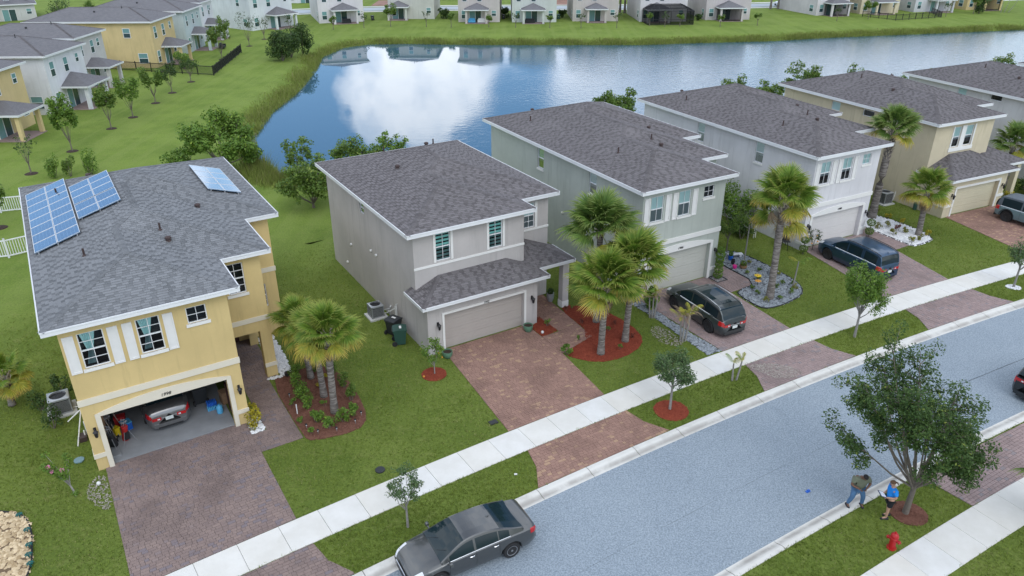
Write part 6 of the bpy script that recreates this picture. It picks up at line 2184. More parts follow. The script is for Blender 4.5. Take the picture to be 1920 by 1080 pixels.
# the planted corner between the sage and white houses
tree('garden_tree', 'small tree with red tinged leaves behind the corner of the sage house', (14.29, 45.9), 2.5, 1.1, 0.04, 0.7, 8, 4, 1200, 0.06, 'leaf_willow', 0.3, 'bark', 301, None)
tree('garden_tree', 'slim tall pale trunk with a wispy crown beside the gravel bed', (15.14, 44.6), 3.9, 2.9, 0.045, 0.9, 8, 4, 900, 0.07, 'leaf_willow', 0.32, 'bark_pale', 302, None)
bush('garden_shrub', 'tall bright shrubs filling the gap between sage and white houses', (15.6, 49.8), 1.5, 1.9, 2600, 0.09, 'leaf_bright', 303, None, 'shrub', 14)
bush('garden_shrub', 'dark tangled shrub below the bright ones in the gap', (15.9, 48.2), 1.1, 1.0, 1500, 0.08, 'leaf_dark', 304, None, 'shrub', 10)
bush('garden_shrub', 'broad green shrub beside the white house wall in the gap', (17.0, 50.4), 1.3, 1.6, 1700, 0.09, 'leaf_willow', 305, None, 'shrub', 10)
bush('garden_shrub', 'dark hedge right of the cream garage behind the pale blue car', (41.3, 57.3), 1.3, 0.9, 1300, 0.09, 'leaf_dark', 306, None, 'hedge', 10)
bush('garden_shrub', 'yellow green shrub at the right corner of the cream garage', at(H5, (7.3, -0.1)), .6, .6, 600, 0.07, 'leaf_croton', 307, None, 'shrub', 8)
bush('garden_shrub', 'second dark hedge farther right beyond the cream garage', (43.6, 58.6), 1.3, 0.9, 1100, 0.09, 'leaf_dark', 308, None, 'hedge', 10)
# ------------------------------------------------------------------ vehicles: lofted bodies with glass, lamps, wheels
def interp(pl, x):
    if x <= pl[0][0]: return pl[0][1]
    for (a, b), (c, d) in zip(pl[:-1], pl[1:]):
        if x <= c:
            t = (x - a) / (c - a)
            return b + (d - b) * t
    return pl[-1][1]

def smooth_pl(pl, n=2):
    for _ in range(n):
        o = [pl[0]]
        for p, q in zip(pl[:-1], pl[1:]):
            o += [(p[0] * .75 + q[0] * .25, p[1] * .75 + q[1] * .25), (p[0] * .25 + q[0] * .75, p[1] * .25 + q[1] * .75)]
        pl = o + [pl[-1]]
    return pl

def car(label, loc, deg, paint, L_, W_, deck, roof, belt, wheels, rw, cowl, ws_top, bl_top, bl_base, pillars, sill=0.20, roof_w=0.70, boxy=0.0, cat='car', tail='wrap', rim='rim', rails=None, sun=None, flares=None, z=0.0, group='parked cars', name='parked_car', plate='', front_lamp=True, cover_roof=None, spokes=5, tw=0.21, light_bar=False):
    """x forward; deck/roof/belt: (x, z) profiles; pillars: x of the door window splits"""
    root = thing(name, label, cat, (loc[0], loc[1], z), deg, group)
    hl = L_ / 2
    deck = smooth_pl(deck, 2); roof = smooth_pl(roof, 2)
    xr, xf = wheels
    st = set(np.linspace(-hl, hl, 74).round(4))
    for k in (xr, xf):
        st |= set(np.linspace(k - rw - 0.09, k + rw + 0.09, 19).round(4))
    st |= {round(v, 4) for v in (cowl, ws_top, bl_top, bl_base)}
    for a, b_ in pillars:
        st |= {round(a, 4), round(b_, 4)}
    st = sorted(st)
    st = [v for i, v in enumerate(st) if i == 0 or v - st[i - 1] > 0.006]
    ar = rw + 0.075
    def plan(x):
        t = abs(x) / hl
        e = 0.20 if x > 0 else 0.13
        e *= (1 - boxy)
        k = max(0, (t - 0.55) / 0.45)
        edge = max(0, (t - 0.93) / 0.07)
        return (W_ / 2) * (1 - e * k ** 2.2 - (0.12 - 0.06 * boxy) * edge ** 2)
    def arch(x):
        z_ = sill + (0.10 * max(0, (abs(x) / hl - 0.86) / 0.14))
        for k in (xr, xf):
            d = ar ** 2 - (x - k) ** 2
            if d > 0:
                z_ = max(z_, rw + math.sqrt(d))
        return z_
    def ring(x):
        hw, zb, zd = plan(x), interp(belt, x), interp(deck, x)
        a = arch(x)
        zb = min(zb, zd - 0.01)
        tip = max(0, (abs(x) / hl - 0.95) / 0.05)
        pr = [(0.90, a), (0.965, max(a + .004, 0.34)), (1.0, max(a + .008, 0.55)), (0.992, max(a + .012, (0.55 + zb) / 2)), (0.965, max(a + .016, zb - 0.03)), (0.935, max(a + .02, zb)), (0.80, zd - 0.012), (0.45, zd + 0.012), (0.0, zd + 0.02)]
        return [(hw * k, z_) for k, z_ in pr]
    body, door = MB(), []
    rows = [[(x, y, z_) for y, z_ in ring(x)] for x in st]
    n_ = len(rows[0])
    dsp = [(pillars[0][0] - 0.12, pillars[0][1] + 0.03)] if pillars else []
    for sgn in (1, -1):
        ids = [[body.pt((p[0], p[1] * sgn, p[2])) for p in r] for r in rows]
        for i in range(len(rows) - 1):
            for j in range(n_ - 1):
                f = (ids[i][j], ids[i + 1][j], ids[i + 1][j + 1], ids[i][j + 1])
                body.face(f if sgn > 0 else f[::-1])
        body.face(ids[0]); body.face(ids[-1][::-1])
    body.build('body', paint, root, 32)
    # greenhouse
    zr_max = max(z_ for _, z_ in roof)
    gh = [x for x in st if bl_base <= x <= cowl]
    def gring(x):
        hw, zb, zr = plan(x) * 0.925, interp(deck, x) - 0.015, interp(roof, x)
        zb = min(interp(belt, x), zb + 0.02) if bl_base + .02 < x < cowl - .02 else zb
        k = max(0, min(1, (zr - zb) / (zr_max - interp(belt, 0))))
        ht = hw * (1 - (1 - roof_w / 0.925) * k)
        zr = max(zr, zb + 0.01)
        f = lambda t: (hw + (ht - hw) * t, zb + (zr - 0.045 * k - zb) * t)
        return [f(0), f(0.07), f(0.86), (ht, zr - 0.045 * k), (ht * 0.93, zr - 0.012 * k), (ht * 0.5, zr + 0.012 * k), (0, zr + 0.018 * k)]
    cab, wsg, rwg = MB(), MB(), MB()
    sides = {}
    for sgn in (1, -1):
        gr = [[(x, y * sgn, z_) for y, z_ in gring(x)] for x in gh]
        for i in range(len(gr) - 1):
            xm = (gh[i] + gh[i + 1]) / 2
            for j in range(6):
                q = [gr[i][j], gr[i + 1][j], gr[i + 1][j + 1], gr[i][j + 1]]
                if sgn < 0:
                    q = q[::-1]
                tgt = cab
                if j >= 4:
                    if xm > ws_top: tgt = wsg
                    elif xm < bl_top: tgt = rwg
                elif j == 1:
                    for k, (a, b_) in enumerate(pillars):
                        if a < xm < b_:
                            tgt = sides.setdefault((sgn, k), MB())
                tgt.poly(q)
    cab.build('roof', cover_roof or paint, root, 32)
    g1_ = wsg.build('windshield', M['car_glass'], root, 60)
    if rwg.f:
        rwg.build('rear_window', M['car_glass'], root, 60)
    for k, m_ in sides.items():
        m_.build('side_window', M['car_glass'], root, 60)
    # chrome line under the windows and door seams, handles
    tr, seam, hd = MB(), MB(), MB()
    for sgn in (1, -1):
        x0, x1 = pillars[-1][0] - 0.03, pillars[0][1] + 0.1
        xs_ = np.linspace(x0, x1, 14)
        tr.tube([(x, (plan(x) * 0.928 + 0.004) * sgn, interp(belt, x) + 0.012) for x in xs_], 0.011, 4, False)
        for k, (a, b_) in enumerate(pillars[:2]):
            for x in ((b_ + 0.03, a - 0.05) if k == 0 else (a - 0.02,)):
                rr_ = ring(x)
                seam.tube([(x, (y + 0.002) * sgn, z_) for y, z_ in rr_[1:6]], 0.006, 4, False)
            xh = a + 0.12
            zh = interp(belt, xh) - 0.10
            yy = plan(xh) * 0.985
            hd.tube([(xh - 0.09, (yy + .005) * sgn, zh), (xh - 0.05, (yy + .03) * sgn, zh + .003), (xh + 0.05, (yy + .03) * sgn, zh + .003), (xh + 0.09, (yy + .005) * sgn, zh)], 0.014, 4)
    tr.build('window_trim', M['chrome'], root, normals=False)
    seam.build('door_seam', M['black_plastic'], root, normals=False)
    hd.build('door_handle', M['chrome'] if rim == 'rim' else paint, root, 40)
    # mirrors
    for sgn in (1, -1):
        b = MB()
        xm = pillars[0][1] + 0.02
        ym = plan(xm) * 0.95
        zm = interp(belt, xm) + 0.06
        b.tube([(xm, ym * sgn, zm - .04), (xm + .02, (ym + .12) * sgn, zm)], 0.03, 5)
        b.lathe([(0, -0.05), (0.075, -0.035), (0.095, 0.0), (0.07, 0.07), (0, 0.10)], 8, (xm, (ym + .19) * sgn, zm + .03), 'x')
        b.build('wing_mirror', paint, root, 40)
    # underbody
    b = MB(); b.box(-hl * .90, hl * .88, -W_ * .40, W_ * .40, sill - 0.02, rw * 2 + 0.05)
    b.build('underbody', M['black_plastic'], root)
    # wheels
    for xk in wheels:
        for sgn in (1, -1):
            yo = plan(xk) * 0.985
            b = MB()
            b.lathe([(rw * .62, 0.0), (rw * .66, 0.012), (rw * .93, 0.012), (rw, -0.03), (rw, -tw + .03), (rw * .93, -tw), (rw * .5, -tw)], 28, (0, 0, 0), 'y')
            for v in range(len(b.v)):
                x, y, z_ = b.v[v]
                b.v[v] = (xk + x, (yo + y) * sgn, rw + z_)
            t_ = b.build('wheel', M['rubber'], root, 40)
            b = MB()
            rr_ = rw * .63
            b.lathe([(rr_ * .97, -0.10), (rr_ * .99, 0.006), (rr_, 0.012), (rr_ * .90, 0.008), (rr_ * .86, -0.05)], 28, (0, 0, 0), 'y')
            b.lathe([(rr_ * .88, -0.06), (0.0, -0.06)], 20, (0, 0, 0), 'y')
            for k in range(spokes):
                a = 2 * math.pi * k / spokes
                for da in (-0.13, 0.13):
                    c0, c1 = a + da * .5, a + da
                    p = lambda r, an, yy: (r * math.cos(an), yy, r * math.sin(an))
                    b.poly([p(rr_ * .16, c0 - .16, 0.0), p(rr_ * .16, c0 + .16, 0.0), p(rr_ * .9, c1 + .07, -.004), p(rr_ * .9, c1 - .07, -.004)])
            b.lathe([(rr_ * .2, -0.02), (rr_ * .2, 0.008), (0, 0.012)], 12, (0, 0, 0), 'y')
            for v in range(len(b.v)):
                x, y, z_ = b.v[v]
                b.v[v] = (xk + x, (yo + y) * sgn, rw + z_)
            b.mat = 0
            b.build('rim', M[rim], t_, 40, normals=False)
    # lamps follow the body surface
    def patch(nm, m_, x0, x1, j0, j1, both=True, off=0.006):
        for sgn in (1, -1):
            b = MB()
            xs_ = [x for x in st if x0 - 1e-6 <= x <= x1 + 1e-6]
            xs_ = sorted({x0, x1, *xs_})
            for a, c in zip(xs_[:-1], xs_[1:]):
                ra_, rc_ = ring(a), ring(c)
                for j in range(j0, j1):
                    q = [(a, (ra_[j][0] + off) * sgn, ra_[j][1] + off * .3), (c, (rc_[j][0] + off) * sgn, rc_[j][1] + off * .3), (c, (rc_[j + 1][0] + off) * sgn, rc_[j + 1][1] + off * .5), (a, (ra_[j + 1][0] + off) * sgn, ra_[j + 1][1] + off * .5)]
                    b.poly(q)
            b.build(nm, m_, root)
    def end_panel(nm, m_, rear, y0, y1, z0, z1, off=0.006):
        b = MB()
        x = (-hl - off) if rear else (hl + off)
        b.box(x - 0.012, x + 0.012, y0, y1, z0, z1)
        return b.build(nm, m_, root)
    zb_r, zb_f = interp(belt, -hl), interp(belt, hl)
    zt = interp(deck, -hl)
    wr = plan(-hl)
    patch('tail_light', M['lamp_red'], -hl, -hl + (0.30 if tail == 'wrap' else 0.14), 3, 5)
    for sgn in (1, -1):
        a, c = sorted((wr * 0.45 * sgn, wr * 0.96 * sgn))
        end_panel('tail_light', M['lamp_red'], True, a, c, zt - 0.19, zt - 0.05)
        a, c = sorted((wr * 0.52 * sgn, wr * 0.66 * sgn))
        end_panel('reversing_light', M['lamp_clear'], True, a, c, zt - 0.16, zt - 0.10, 0.014)
    if light_bar:
        end_panel('light_bar', M['lamp_red'], True, -wr * .9, wr * .9, zt - 0.11, zt - 0.06, 0.010)
    else:
        end_panel('chrome_strip', M['chrome'], True, -wr * .44, wr * .44, zt - 0.13, zt - 0.105)
    o = end_panel('licence_plate', M['plate'], True, -0.16, 0.16, 0.56, 0.72, 0.012)
    b = MB(); b.box(-hl - 0.035, -hl + 0.12, -wr * .93, wr * .93, 0.27, 0.46); b.build('rear_bumper', paint if boxy < .3 else M['black_plastic'], root, 40)
    b = MB(); b.box(-hl - 0.04, -hl + 0.05, -wr * .7, wr * .7, 0.22, 0.30); b.build('bumper_lip', M['black_plastic'], root)
    if front_lamp:
        patch('headlight', M['lamp_clear'], hl - 0.50, hl - 0.03, 4, 6)
        wf = plan(hl)
        end_panel('grille', M['black_plastic'], False, -wf * .62, wf * .62, 0.36, 0.60)
        end_panel('grille_bar', M['chrome'], False, -wf * .66, wf * .66, 0.59, 0.625, 0.012)
    if rails:
        for sgn in (1, -1):
            b = MB()
            pts = []
            for x in np.linspace(bl_top + 0.05, ws_top - 0.10, 9):
                g_ = gring(x)
                pts.append((x, (g_[4][0] + 0.005) * sgn, g_[4][1] + (0.05 if -1 < x else 0.05)))
            b.tube([(pts[0][0] - .05, pts[0][1], pts[0][2] - .05)] + pts + [(pts[-1][0] + .05, pts[-1][1], pts[-1][2] - .05)], 0.022, 6)
            b.build('roof_rail', M[rails], root, 40)
    if sun:
        b = MB()
        xs_ = np.linspace(sun[0], sun[1], 7)
        for a, c in zip(xs_[:-1], xs_[1:]):
            ga, gc = gring(a), gring(c)
            for (i, j) in ((4, 5), (5, 6)):
                k = .80
                for sgn in (1, -1):
                    b.poly([(a, ga[i][0] * k * sgn, ga[i][1] + .016), (c, gc[i][0] * k * sgn, gc[i][1] + .016), (c, gc[j][0] * k * sgn, gc[j][1] + .010), (a, ga[j][0] * k * sgn, ga[j][1] + .010)])
        b.build('sunroof', M['car_glass'], root, 60)
    # no interior: cabin darkness is put into the opaque glass colour; wipers and aerial
    b = MB()
    for y0 in (-0.5, 0.15):
        b.tube([(cowl - 0.02, y0, interp(deck, cowl) + .03), (cowl - 0.30, y0 + 0.36, interp(roof, cowl - 0.30) + .02)], 0.008, 4)
    b.build('wiper', M['black_plastic'], root)
    if boxy < .3:
        b = MB(); xx = bl_top + 0.12
        b.tube([(xx + .10, 0, interp(roof, xx) + .01), (xx + .03, 0, interp(roof, xx) + .05), (xx, 0, interp(roof, xx) + .07), (xx - .03, 0, interp(roof, xx) + .02)], [.03, .022, .012, .02], 5)
        b.build('roof_aerial', paint, root)
    if flares:
        for xk in wheels:
            for sgn in (1, -1):
                b = MB()
                pts = []
                for k in range(13):
                    a = math.pi * k / 12
                    pts.append((xk + (ar + .03) * math.cos(a), (plan(xk) + .05) * sgn, rw + (ar + .03) * math.sin(a)))
                for p, q in zip(pts[:-1], pts[1:]):
                    iy = -.14 * sgn
                    b.poly([p, q, (q[0], q[1] + iy, q[2]), (p[0], p[1] + iy, p[2])])
                    b.poly([p, q, (q[0], q[1], q[2] + .07), (p[0], p[1], p[2] + .07)])
                    b.poly([(p[0], p[1], p[2] + .07), (q[0], q[1], q[2] + .07), (q[0], q[1] + iy, q[2] + .07), (p[0], p[1] + iy, p[2] + .07)])
                b.build('wheel_flare', M['black_plastic'], root)
    return root

P_GREY = car_paint('paint_grey', (0.085, 0.088, 0.088, 1), 0.6)
P_DARK = car_paint('paint_dark_grey', (0.060, 0.072, 0.074, 1), 0.6)
P_BLUE = car_paint('paint_blue', (0.026, 0.066, 0.125, 1), 0.6)
P_SILV = car_paint('paint_silver', (0.19, 0.19, 0.19, 1), 0.7)
P_JEEP = car_paint('paint_pale_blue', (0.12, 0.185, 0.205, 1), 0.1)
P_BLK = car_paint('paint_black', (0.014, 0.016, 0.018, 1), 0.4)
P_WHT = car_paint('paint_white', (0.65, 0.67, 0.70, 1), 0.0)

# sedan profile
sd_deck = [(-2.42, 0.80), (-2.36, 1.02), (-2.1, 1.08), (-1.72, 1.10), (-0.6, 0.98), (0.85, 0.98), (1.05, 0.985), (1.6, 0.90), (2.1, 0.78), (2.32, 0.66), (2.43, 0.50)]
sd_roof = [(-1.86, 1.09), (-1.5, 1.19), (-0.95, 1.385), (-0.4, 1.455), (0.05, 1.455), (0.42, 1.40), (0.85, 1.20), (1.28, 0.97)]
sd_belt = [(-2.43, 0.92), (-1.5, 0.985), (0, 0.945), (1.2, 0.90), (2.0, 0.78), (2.43, 0.62)]
car('dark grey sedan parked at the kerb in the foreground', (-1.62, 19.62), 208.5, P_GREY, 4.86, 1.84, sd_deck, sd_roof, sd_belt, (-1.36, 1.42), 0.33, 1.28, 0.36, -0.98, -1.86,
    [(0.06, 0.98), (-0.86, -0.02), (-1.30, -0.90)], z=-0.055, plate='')
ps = [(x * 1.03, z_ * 1.03) for x, z_ in sd_deck]
o = car('silver grey sedan parked inside the open garage of the yellow house', H1.w(3.05, 3.75), H1.deg + 90, P_SILV, 5.0, 1.92, ps, [(x * 1.03, z_ * 1.05) for x, z_ in sd_roof], [(x * 1.03, z_ * 1.03) for x, z_ in sd_belt], (-1.40, 1.46), 0.34, 1.32, 0.37, -1.0, -1.91,
    [(0.06, 1.0), (-0.88, -0.02), (-1.33, -0.92)], z=0.06)
# wagons
su_deck = [(-2.52, 0.90), (-2.50, 1.10), (-2.3, 1.14), (-1.5, 1.10), (1.0, 1.12), (1.25, 1.14), (1.8, 1.08), (2.25, 1.02), (2.44, 0.90), (2.54, 0.56)]
q7_roof = [(-2.42, 1.10), (-2.28, 1.38), (-2.05, 1.64), (-1.2, 1.76), (-0.3, 1.78), (0.1, 1.77), (0.5, 1.68), (1.0, 1.42), (1.42, 1.13)]
su_belt = [(-2.54, 1.02), (-1.5, 1.09), (0, 1.06), (1.2, 1.05), (2.0, 0.97), (2.54, 0.78)]
car('dark grey estate wagon with silver roof rails on the driveway of the sage house', (10.72, 37.02), 116.0, P_DARK, 5.05, 1.96, su_deck, q7_roof, su_belt, (-1.52, 1.48), 0.385, 1.42, 0.30, -2.05, -2.42,
    [(0.12, 1.06), (-0.95, 0.02), (-2.02, -1.02)], roof_w=0.78, rim='rim_dark', rails='chrome', sun=(-1.75, -0.2), tw=0.25, cat='car')
ex_roof = [(-2.46, 1.08), (-2.38, 1.40), (-2.28, 1.72), (-1.2, 1.81), (-0.3, 1.82), (0.15, 1.80), (0.5, 1.70), (0.95, 1.43), (1.32, 1.13)]
car('dark blue sport utility car on the driveway of the white house', (22.02, 43.85), 115.5, P_BLUE, 5.04, 1.99, su_deck, ex_roof, su_belt, (-1.55, 1.47), 0.385, 1.32, 0.30, -2.28, -2.46,
    [(0.10, 0.98), (-1.00, 0.0), (-2.12, -1.22)], roof_w=0.82, rim='rim_dark', rails='black_plastic', tw=0.25, cat='car')
car('black red-lamped car at the right edge driving down the street', (25.95, 29.85), 27.5, P_BLK, 4.85, 1.93, su_deck, q7_roof, su_belt, (-1.48, 1.42), 0.37, 1.38, 0.30, -2.0, -2.42,
    [(0.12, 1.04), (-0.95, 0.02), (-1.9, -1.02)], roof_w=0.74, rim='rim_dark', tw=0.24, z=-0.055, light_bar=True, name='car')
# boxy off-road car
jp_deck = [(-2.05, 0.98), (-2.04, 1.12), (-1.9, 1.14), (0.55, 1.14), (0.75, 1.15), (1.7, 1.12), (2.0, 1.06), (2.08, 0.60)]
jp_roof = [(-2.03, 1.14), (-1.98, 1.45), (-1.90, 1.78), (-1.3, 1.84), (0.0, 1.85), (0.25, 1.82), (0.45, 1.60), (0.68, 1.15)]
jp_belt = [(-2.1, 1.08), (2.08, 1.05)]
car('pale blue boxy off-road car with dark hardtop at the right edge by the cream garage', (37.35, 50.75), -61.0, P_JEEP, 4.2, 1.78, jp_deck, jp_roof, jp_belt, (-1.18, 1.27), 0.41, 0.68, 0.18, -1.84, -2.03,
    [(-0.25, 0.46), (-1.72, -0.36)], sill=0.38, roof_w=0.82, boxy=0.9, rim='rim_dark', flares=True, tw=0.28, cover_roof=plain('hardtop', (0.09, 0.11, 0.13, 1), 0.5), name='off_road_car')
sp = bpy.data.objects['off_road_car']
b = MB(); b.lathe([(0.1, -0.10), (0.36, -0.11), (0.40, -0.05), (0.40, 0.10), (0.36, 0.14), (0.1, 0.12)], 20, (-2.25, 0, 0.98), 'x'); b.build('spare_wheel', M['rubber'], sp, 40)
car('white pickup style car far off on the street in the wide gap', (64.8, 189.6), 190, P_WHT, 5.0, 1.95, su_deck, ex_roof, su_belt, (-1.5, 1.45), 0.38, 1.32, 0.3, -2.28, -2.46, [(0.1, 0.98), (-1.0, 0), (-2.1, -1.2)], roof_w=.76, rim='rim_dark')
car('dark car parked before the cream house across the far street', (-28.2, 197.5), 95, P_BLK, 4.6, 1.8, sd_deck, sd_roof, sd_belt, (-1.36, 1.42), 0.33, 1.28, 0.36, -0.98, -1.86, [(0.06, 0.98), (-0.86, -0.02)])
# ------------------------------------------------------------------ people
def skin_body(name, pts, edges, mat, parent, root_i=0, sub=2):
    """one continuous surface grown round a skeleton; pts: (x,y,z,rx,ry)"""
    me = bpy.data.meshes.new(name)
    me.from_pydata([p[:3] for p in pts], edges, [])
    o = bpy.data.objects.new('tmp_' + name, me)
    C.objects.link(o)
    sk = o.modifiers.new('skin', 'SKIN')
    sk.use_smooth_shade = True
    for i, p in enumerate(pts):
        d = me.skin_vertices[0].data[i]
        d.radius = (p[3], p[4] if len(p) > 4 else p[3])
        d.use_root = (i == root_i)
    ss = o.modifiers.new('sub', 'SUBSURF'); ss.levels = sub; ss.render_levels = sub
    bpy.context.view_layer.update()
    new = bpy.data.meshes.new_from_object(o.evaluated_get(bpy.context.evaluated_depsgraph_get()))
    bpy.data.objects.remove(o)
    new.name = name
    new.materials.clear(); new.materials.append(mat)
    r = bpy.data.objects.new(name, new)
    link(r, parent)
    return r

SKIN_A = plain('skin_brown', (0.16, 0.085, 0.055, 1), 0.55, 0.08)
SKIN_B = plain('skin_light', (0.46, 0.27, 0.19, 1), 0.55, 0.08)
HAIR_A = plain('hair_black', (0.012, 0.010, 0.010, 1), 0.7, 0.2)
HAIR_B = plain('hair_brown', (0.13, 0.070, 0.038, 1), 0.7, 0.2)
JEANS = plain('blue_jeans', (0.075, 0.165, 0.30, 1), 0.85, 0.3, 7)
SHIRT_A = plain('olive_shirt', (0.155, 0.170, 0.120, 1), 0.9, 0.15, 5)
SHIRT_B = plain('bright_blue_shirt', (0.012, 0.235, 0.72, 1), 0.75, 0.12, 5)
SHORTS = plain('black_shorts', (0.012, 0.013, 0.018, 1), 0.85, 0.15)
SHOE = plain('dark_shoe', (0.018, 0.020, 0.026, 1), 0.6, 0.2)

def person(label, loc, deg, hip, feet, knees, chest, neck, head, sh, elbows, hands, skin, hair, shirt, legs_mat, legs_full, bulk=1.0, finger_dir=None, hair_long=False):
    """x forward, y left; every argument is a joint position"""
    root = thing('person', label, 'person', (*loc, 0), deg)
    k = bulk
    V, E = [], []
    def add(p, r, r2=None):
        V.append((*p, r, r2 if r2 else r)); return len(V) - 1
    i_h = add(hip, 0.150 * k, 0.115 * k)
    mid = tuple((hip[i] + chest[i]) / 2 for i in range(3))
    i_m = add(mid, 0.145 * k, 0.115 * k); E.append((i_h, i_m))
    i_c = add(chest, 0.165 * k, 0.115 * k); E.append((i_m, i_c))
    i_n = add(neck, 0.058); E.append((i_c, i_n))
    n2 = tuple(neck[i] + (head[i] - neck[i]) * 0.45 for i in range(3))
    i_n2 = add(n2, 0.060); E.append((i_n, i_n2))
    i_hd = add(head, 0.085, 0.098); E.append((i_n2, i_hd))
    up = Vector(head) - Vector(neck); up.normalize()
    ht = tuple(Vector(head) + up * 0.095)
    i_t = add(ht, 0.062, 0.075); E.append((i_hd, i_t))
    wr = []
    for s in (0, 1):
        a = add(sh[s], 0.066 * k); E.append((i_c, a))
        b_ = add(elbows[s], 0.046 * k); E.append((a, b_))
        w = add(hands[s], 0.030); E.append((b_, w))
        d = (Vector(hands[s]) - Vector(elbows[s])).normalized()
        p = add(tuple(Vector(hands[s]) + d * 0.055), 0.036, 0.020); E.append((w, p))
        wr.append((Vector(hands[s]) + d * 0.055, d))
        hj = (hip[0], hip[1] + (0.095 * k if s == 0 else -0.095 * k), hip[2] - 0.05)
        hj = add(hj, 0.098 * k); E.append((i_h, hj))
        kn = add(knees[s], 0.062 * (k + 1) / 2); E.append((hj, kn))
        cf = tuple(knees[s][i] + ((*feet[s], 0.1)[i] - knees[s][i]) * 0.35 for i in range(3))
        cf = add(cf, 0.060); E.append((kn, cf))
        an = add((feet[s][0], feet[s][1], 0.10), 0.038); E.append((cf, an))
        fd = Vector((knees[s][0] - hip[0], knees[s][1] - hip[1], 0))
        toe = add((feet[s][0] + 0.15, feet[s][1], 0.045), 0.035); E.append((an, toe))
    body = skin_body('body', V, E, skin, root, i_h)
    # fingers and thumb, each its own bent chain rooted in the palm
    for s, (p, d) in enumerate(wr):
        side = d.cross(Vector((0, 0, 1))); side.normalize()
        dn = side.cross(d).normalized()
        if dn.z > 0: dn = -dn
        for f in range(4):
            o_ = side * (0.027 - 0.018 * f)
            ln = (0.068, 0.078, 0.072, 0.056)[f]
            a, b_, c = p + o_ * .7, p + o_ + d * ln * .55 + dn * .008, p + o_ + d * ln * .8 + dn * ln * .5
            skin_body('finger', [(*a, .009), (*b_, .0085), (*c, .007)], [(0, 1), (1, 2)], skin, body, 0, 1)
        t_s = 1 if s else -1
        a = p - d * .03; b_ = p - d * .005 + side * (.045 * t_s); c = b_ + d * .035 + dn * .012
        skin_body('thumb', [(*a, .011), (*b_, .010), (*c, .008)], [(0, 1), (1, 2)], skin, body, 0, 1)
    # face: nose, ears, eyes, mouth (in the head's frame: x forward)
    H_ = Vector(head) + up * 0.02
    fw = Vector((1, 0, 0)) - up * up.x; fw.normalize()
    sd_ = up.cross(fw)
    b = MB()
    n0 = H_ + fw * 0.095
    b.tube([n0 + up * .03, n0 + fw * .022 - up * .012, n0 - up * .018], [.008, .014, .010], 6)
    for q in (1, -1):
        e_ = H_ + sd_ * (.092 * q) - fw * .005
        b.tube([e_ + up * .03, e_ + sd_ * (.014 * q), e_ - up * .03], [.010, .016, .009], 6)
    b.build('nose_and_ears', skin, body, 60)
    b = MB()
    for q in (1, -1):
        c = H_ + fw * 0.090 + sd_ * (.034 * q) + up * .018
        b.lathe([(0, -.011), (.010, -.005), (.012, 0), (.010, .005), (0, .011)], 8, c)
    m_ = H_ + fw * .088 - up * .050
    b.tube([m_ + sd_ * .025, m_ + fw * .006, m_ - sd_ * .025], [.004, .007, .004], 5)
    b.build('eyes_and_mouth', HAIR_A, body, 60)
    # hair cap
    b = MB()
    for i in range(7):
        for j in range(14):
            pass
    cap = []
    for i in range(8):
        th = R(8 + i * (13.5 if hair_long else 11.5))
        row = []
        for j in range(16):
            ph = 2 * math.pi * j / 16
            back = 0.5 - 0.5 * math.cos(ph)
            lim = th * (0.62 + 0.55 * back)
            v = H_ + up * (0.040 + 0.098 * math.cos(lim)) + fw * (0.112 * math.sin(lim) * math.cos(ph) - .010) + sd_ * (0.096 * math.sin(lim) * math.sin(ph))
            row.append(b.pt(v))
        cap.append(row)
    b.face(cap[0])
    for i in range(7):
        for j in range(16):
            b.face((cap[i][j], cap[i][(j + 1) % 16], cap[i + 1][(j + 1) % 16], cap[i + 1][j]))
    if hair_long:
        q = H_ - fw * .115
        b.tube([q + up * .02, q - fw * .05 - up * .03, q - fw * .055 - up * .14], [.03, .026, .010], 7)
    b.build('hair', hair, root, 60)
    # shirt with short sleeves
    e_ = 0.020
    VS, ES = [], []
    def adds(p, r, r2=None):
        VS.append((*p, r, r2 if r2 else r)); return len(VS) - 1
    hem = (hip[0], hip[1], hip[2] - 0.06)
    a0 = adds(hem, 0.170 * k + e_, 0.135 * k + e_)
    a1 = adds(mid, 0.160 * k + e_, 0.132 * k + e_); ES.append((a0, a1))
    a2 = adds(chest, 0.172 * k + e_, 0.125 * k + e_); ES.append((a1, a2))
    a3 = adds(tuple(Vector(neck) * .75 + Vector(chest) * .25), 0.085); ES.append((a2, a3))
    for s in (0, 1):
        q = adds(sh[s], 0.082 * k + .008); ES.append((a2, q))
        m2 = tuple(sh[s][i] + (elbows[s][i] - sh[s][i]) * 0.72 for i in range(3))
        r_ = adds(m2, 0.072 * k + .006); ES.append((q, r_))
    skin_body('shirt', VS, ES, shirt, root, 0)
    # trousers or shorts
    VS, ES = [], []
    a0 = adds((hip[0], hip[1], hip[2] + 0.03), 0.150 * k + .012, 0.118 * k + .012)
    for s in (0, 1):
        hj = adds((hip[0], hip[1] + (0.095 * k if s == 0 else -0.095 * k), hip[2] - 0.07), 0.112 * k); ES.append((a0, hj))
        if legs_full:
            kn = adds(knees[s], 0.080 * (k + 1) / 2); ES.append((hj, kn))
            an = adds((feet[s][0], feet[s][1], 0.11), 0.072); ES.append((kn, an))
        else:
            m2 = tuple(hip[i] * 0 + (VS[hj][i] + (knees[s][i] - VS[hj][i]) * 0.85) for i in range(3))
            kn = adds(m2, 0.098 * k); ES.append((hj, kn))
    skin_body('trousers' if legs_full else 'shorts', VS, ES, legs_mat, root, 0)
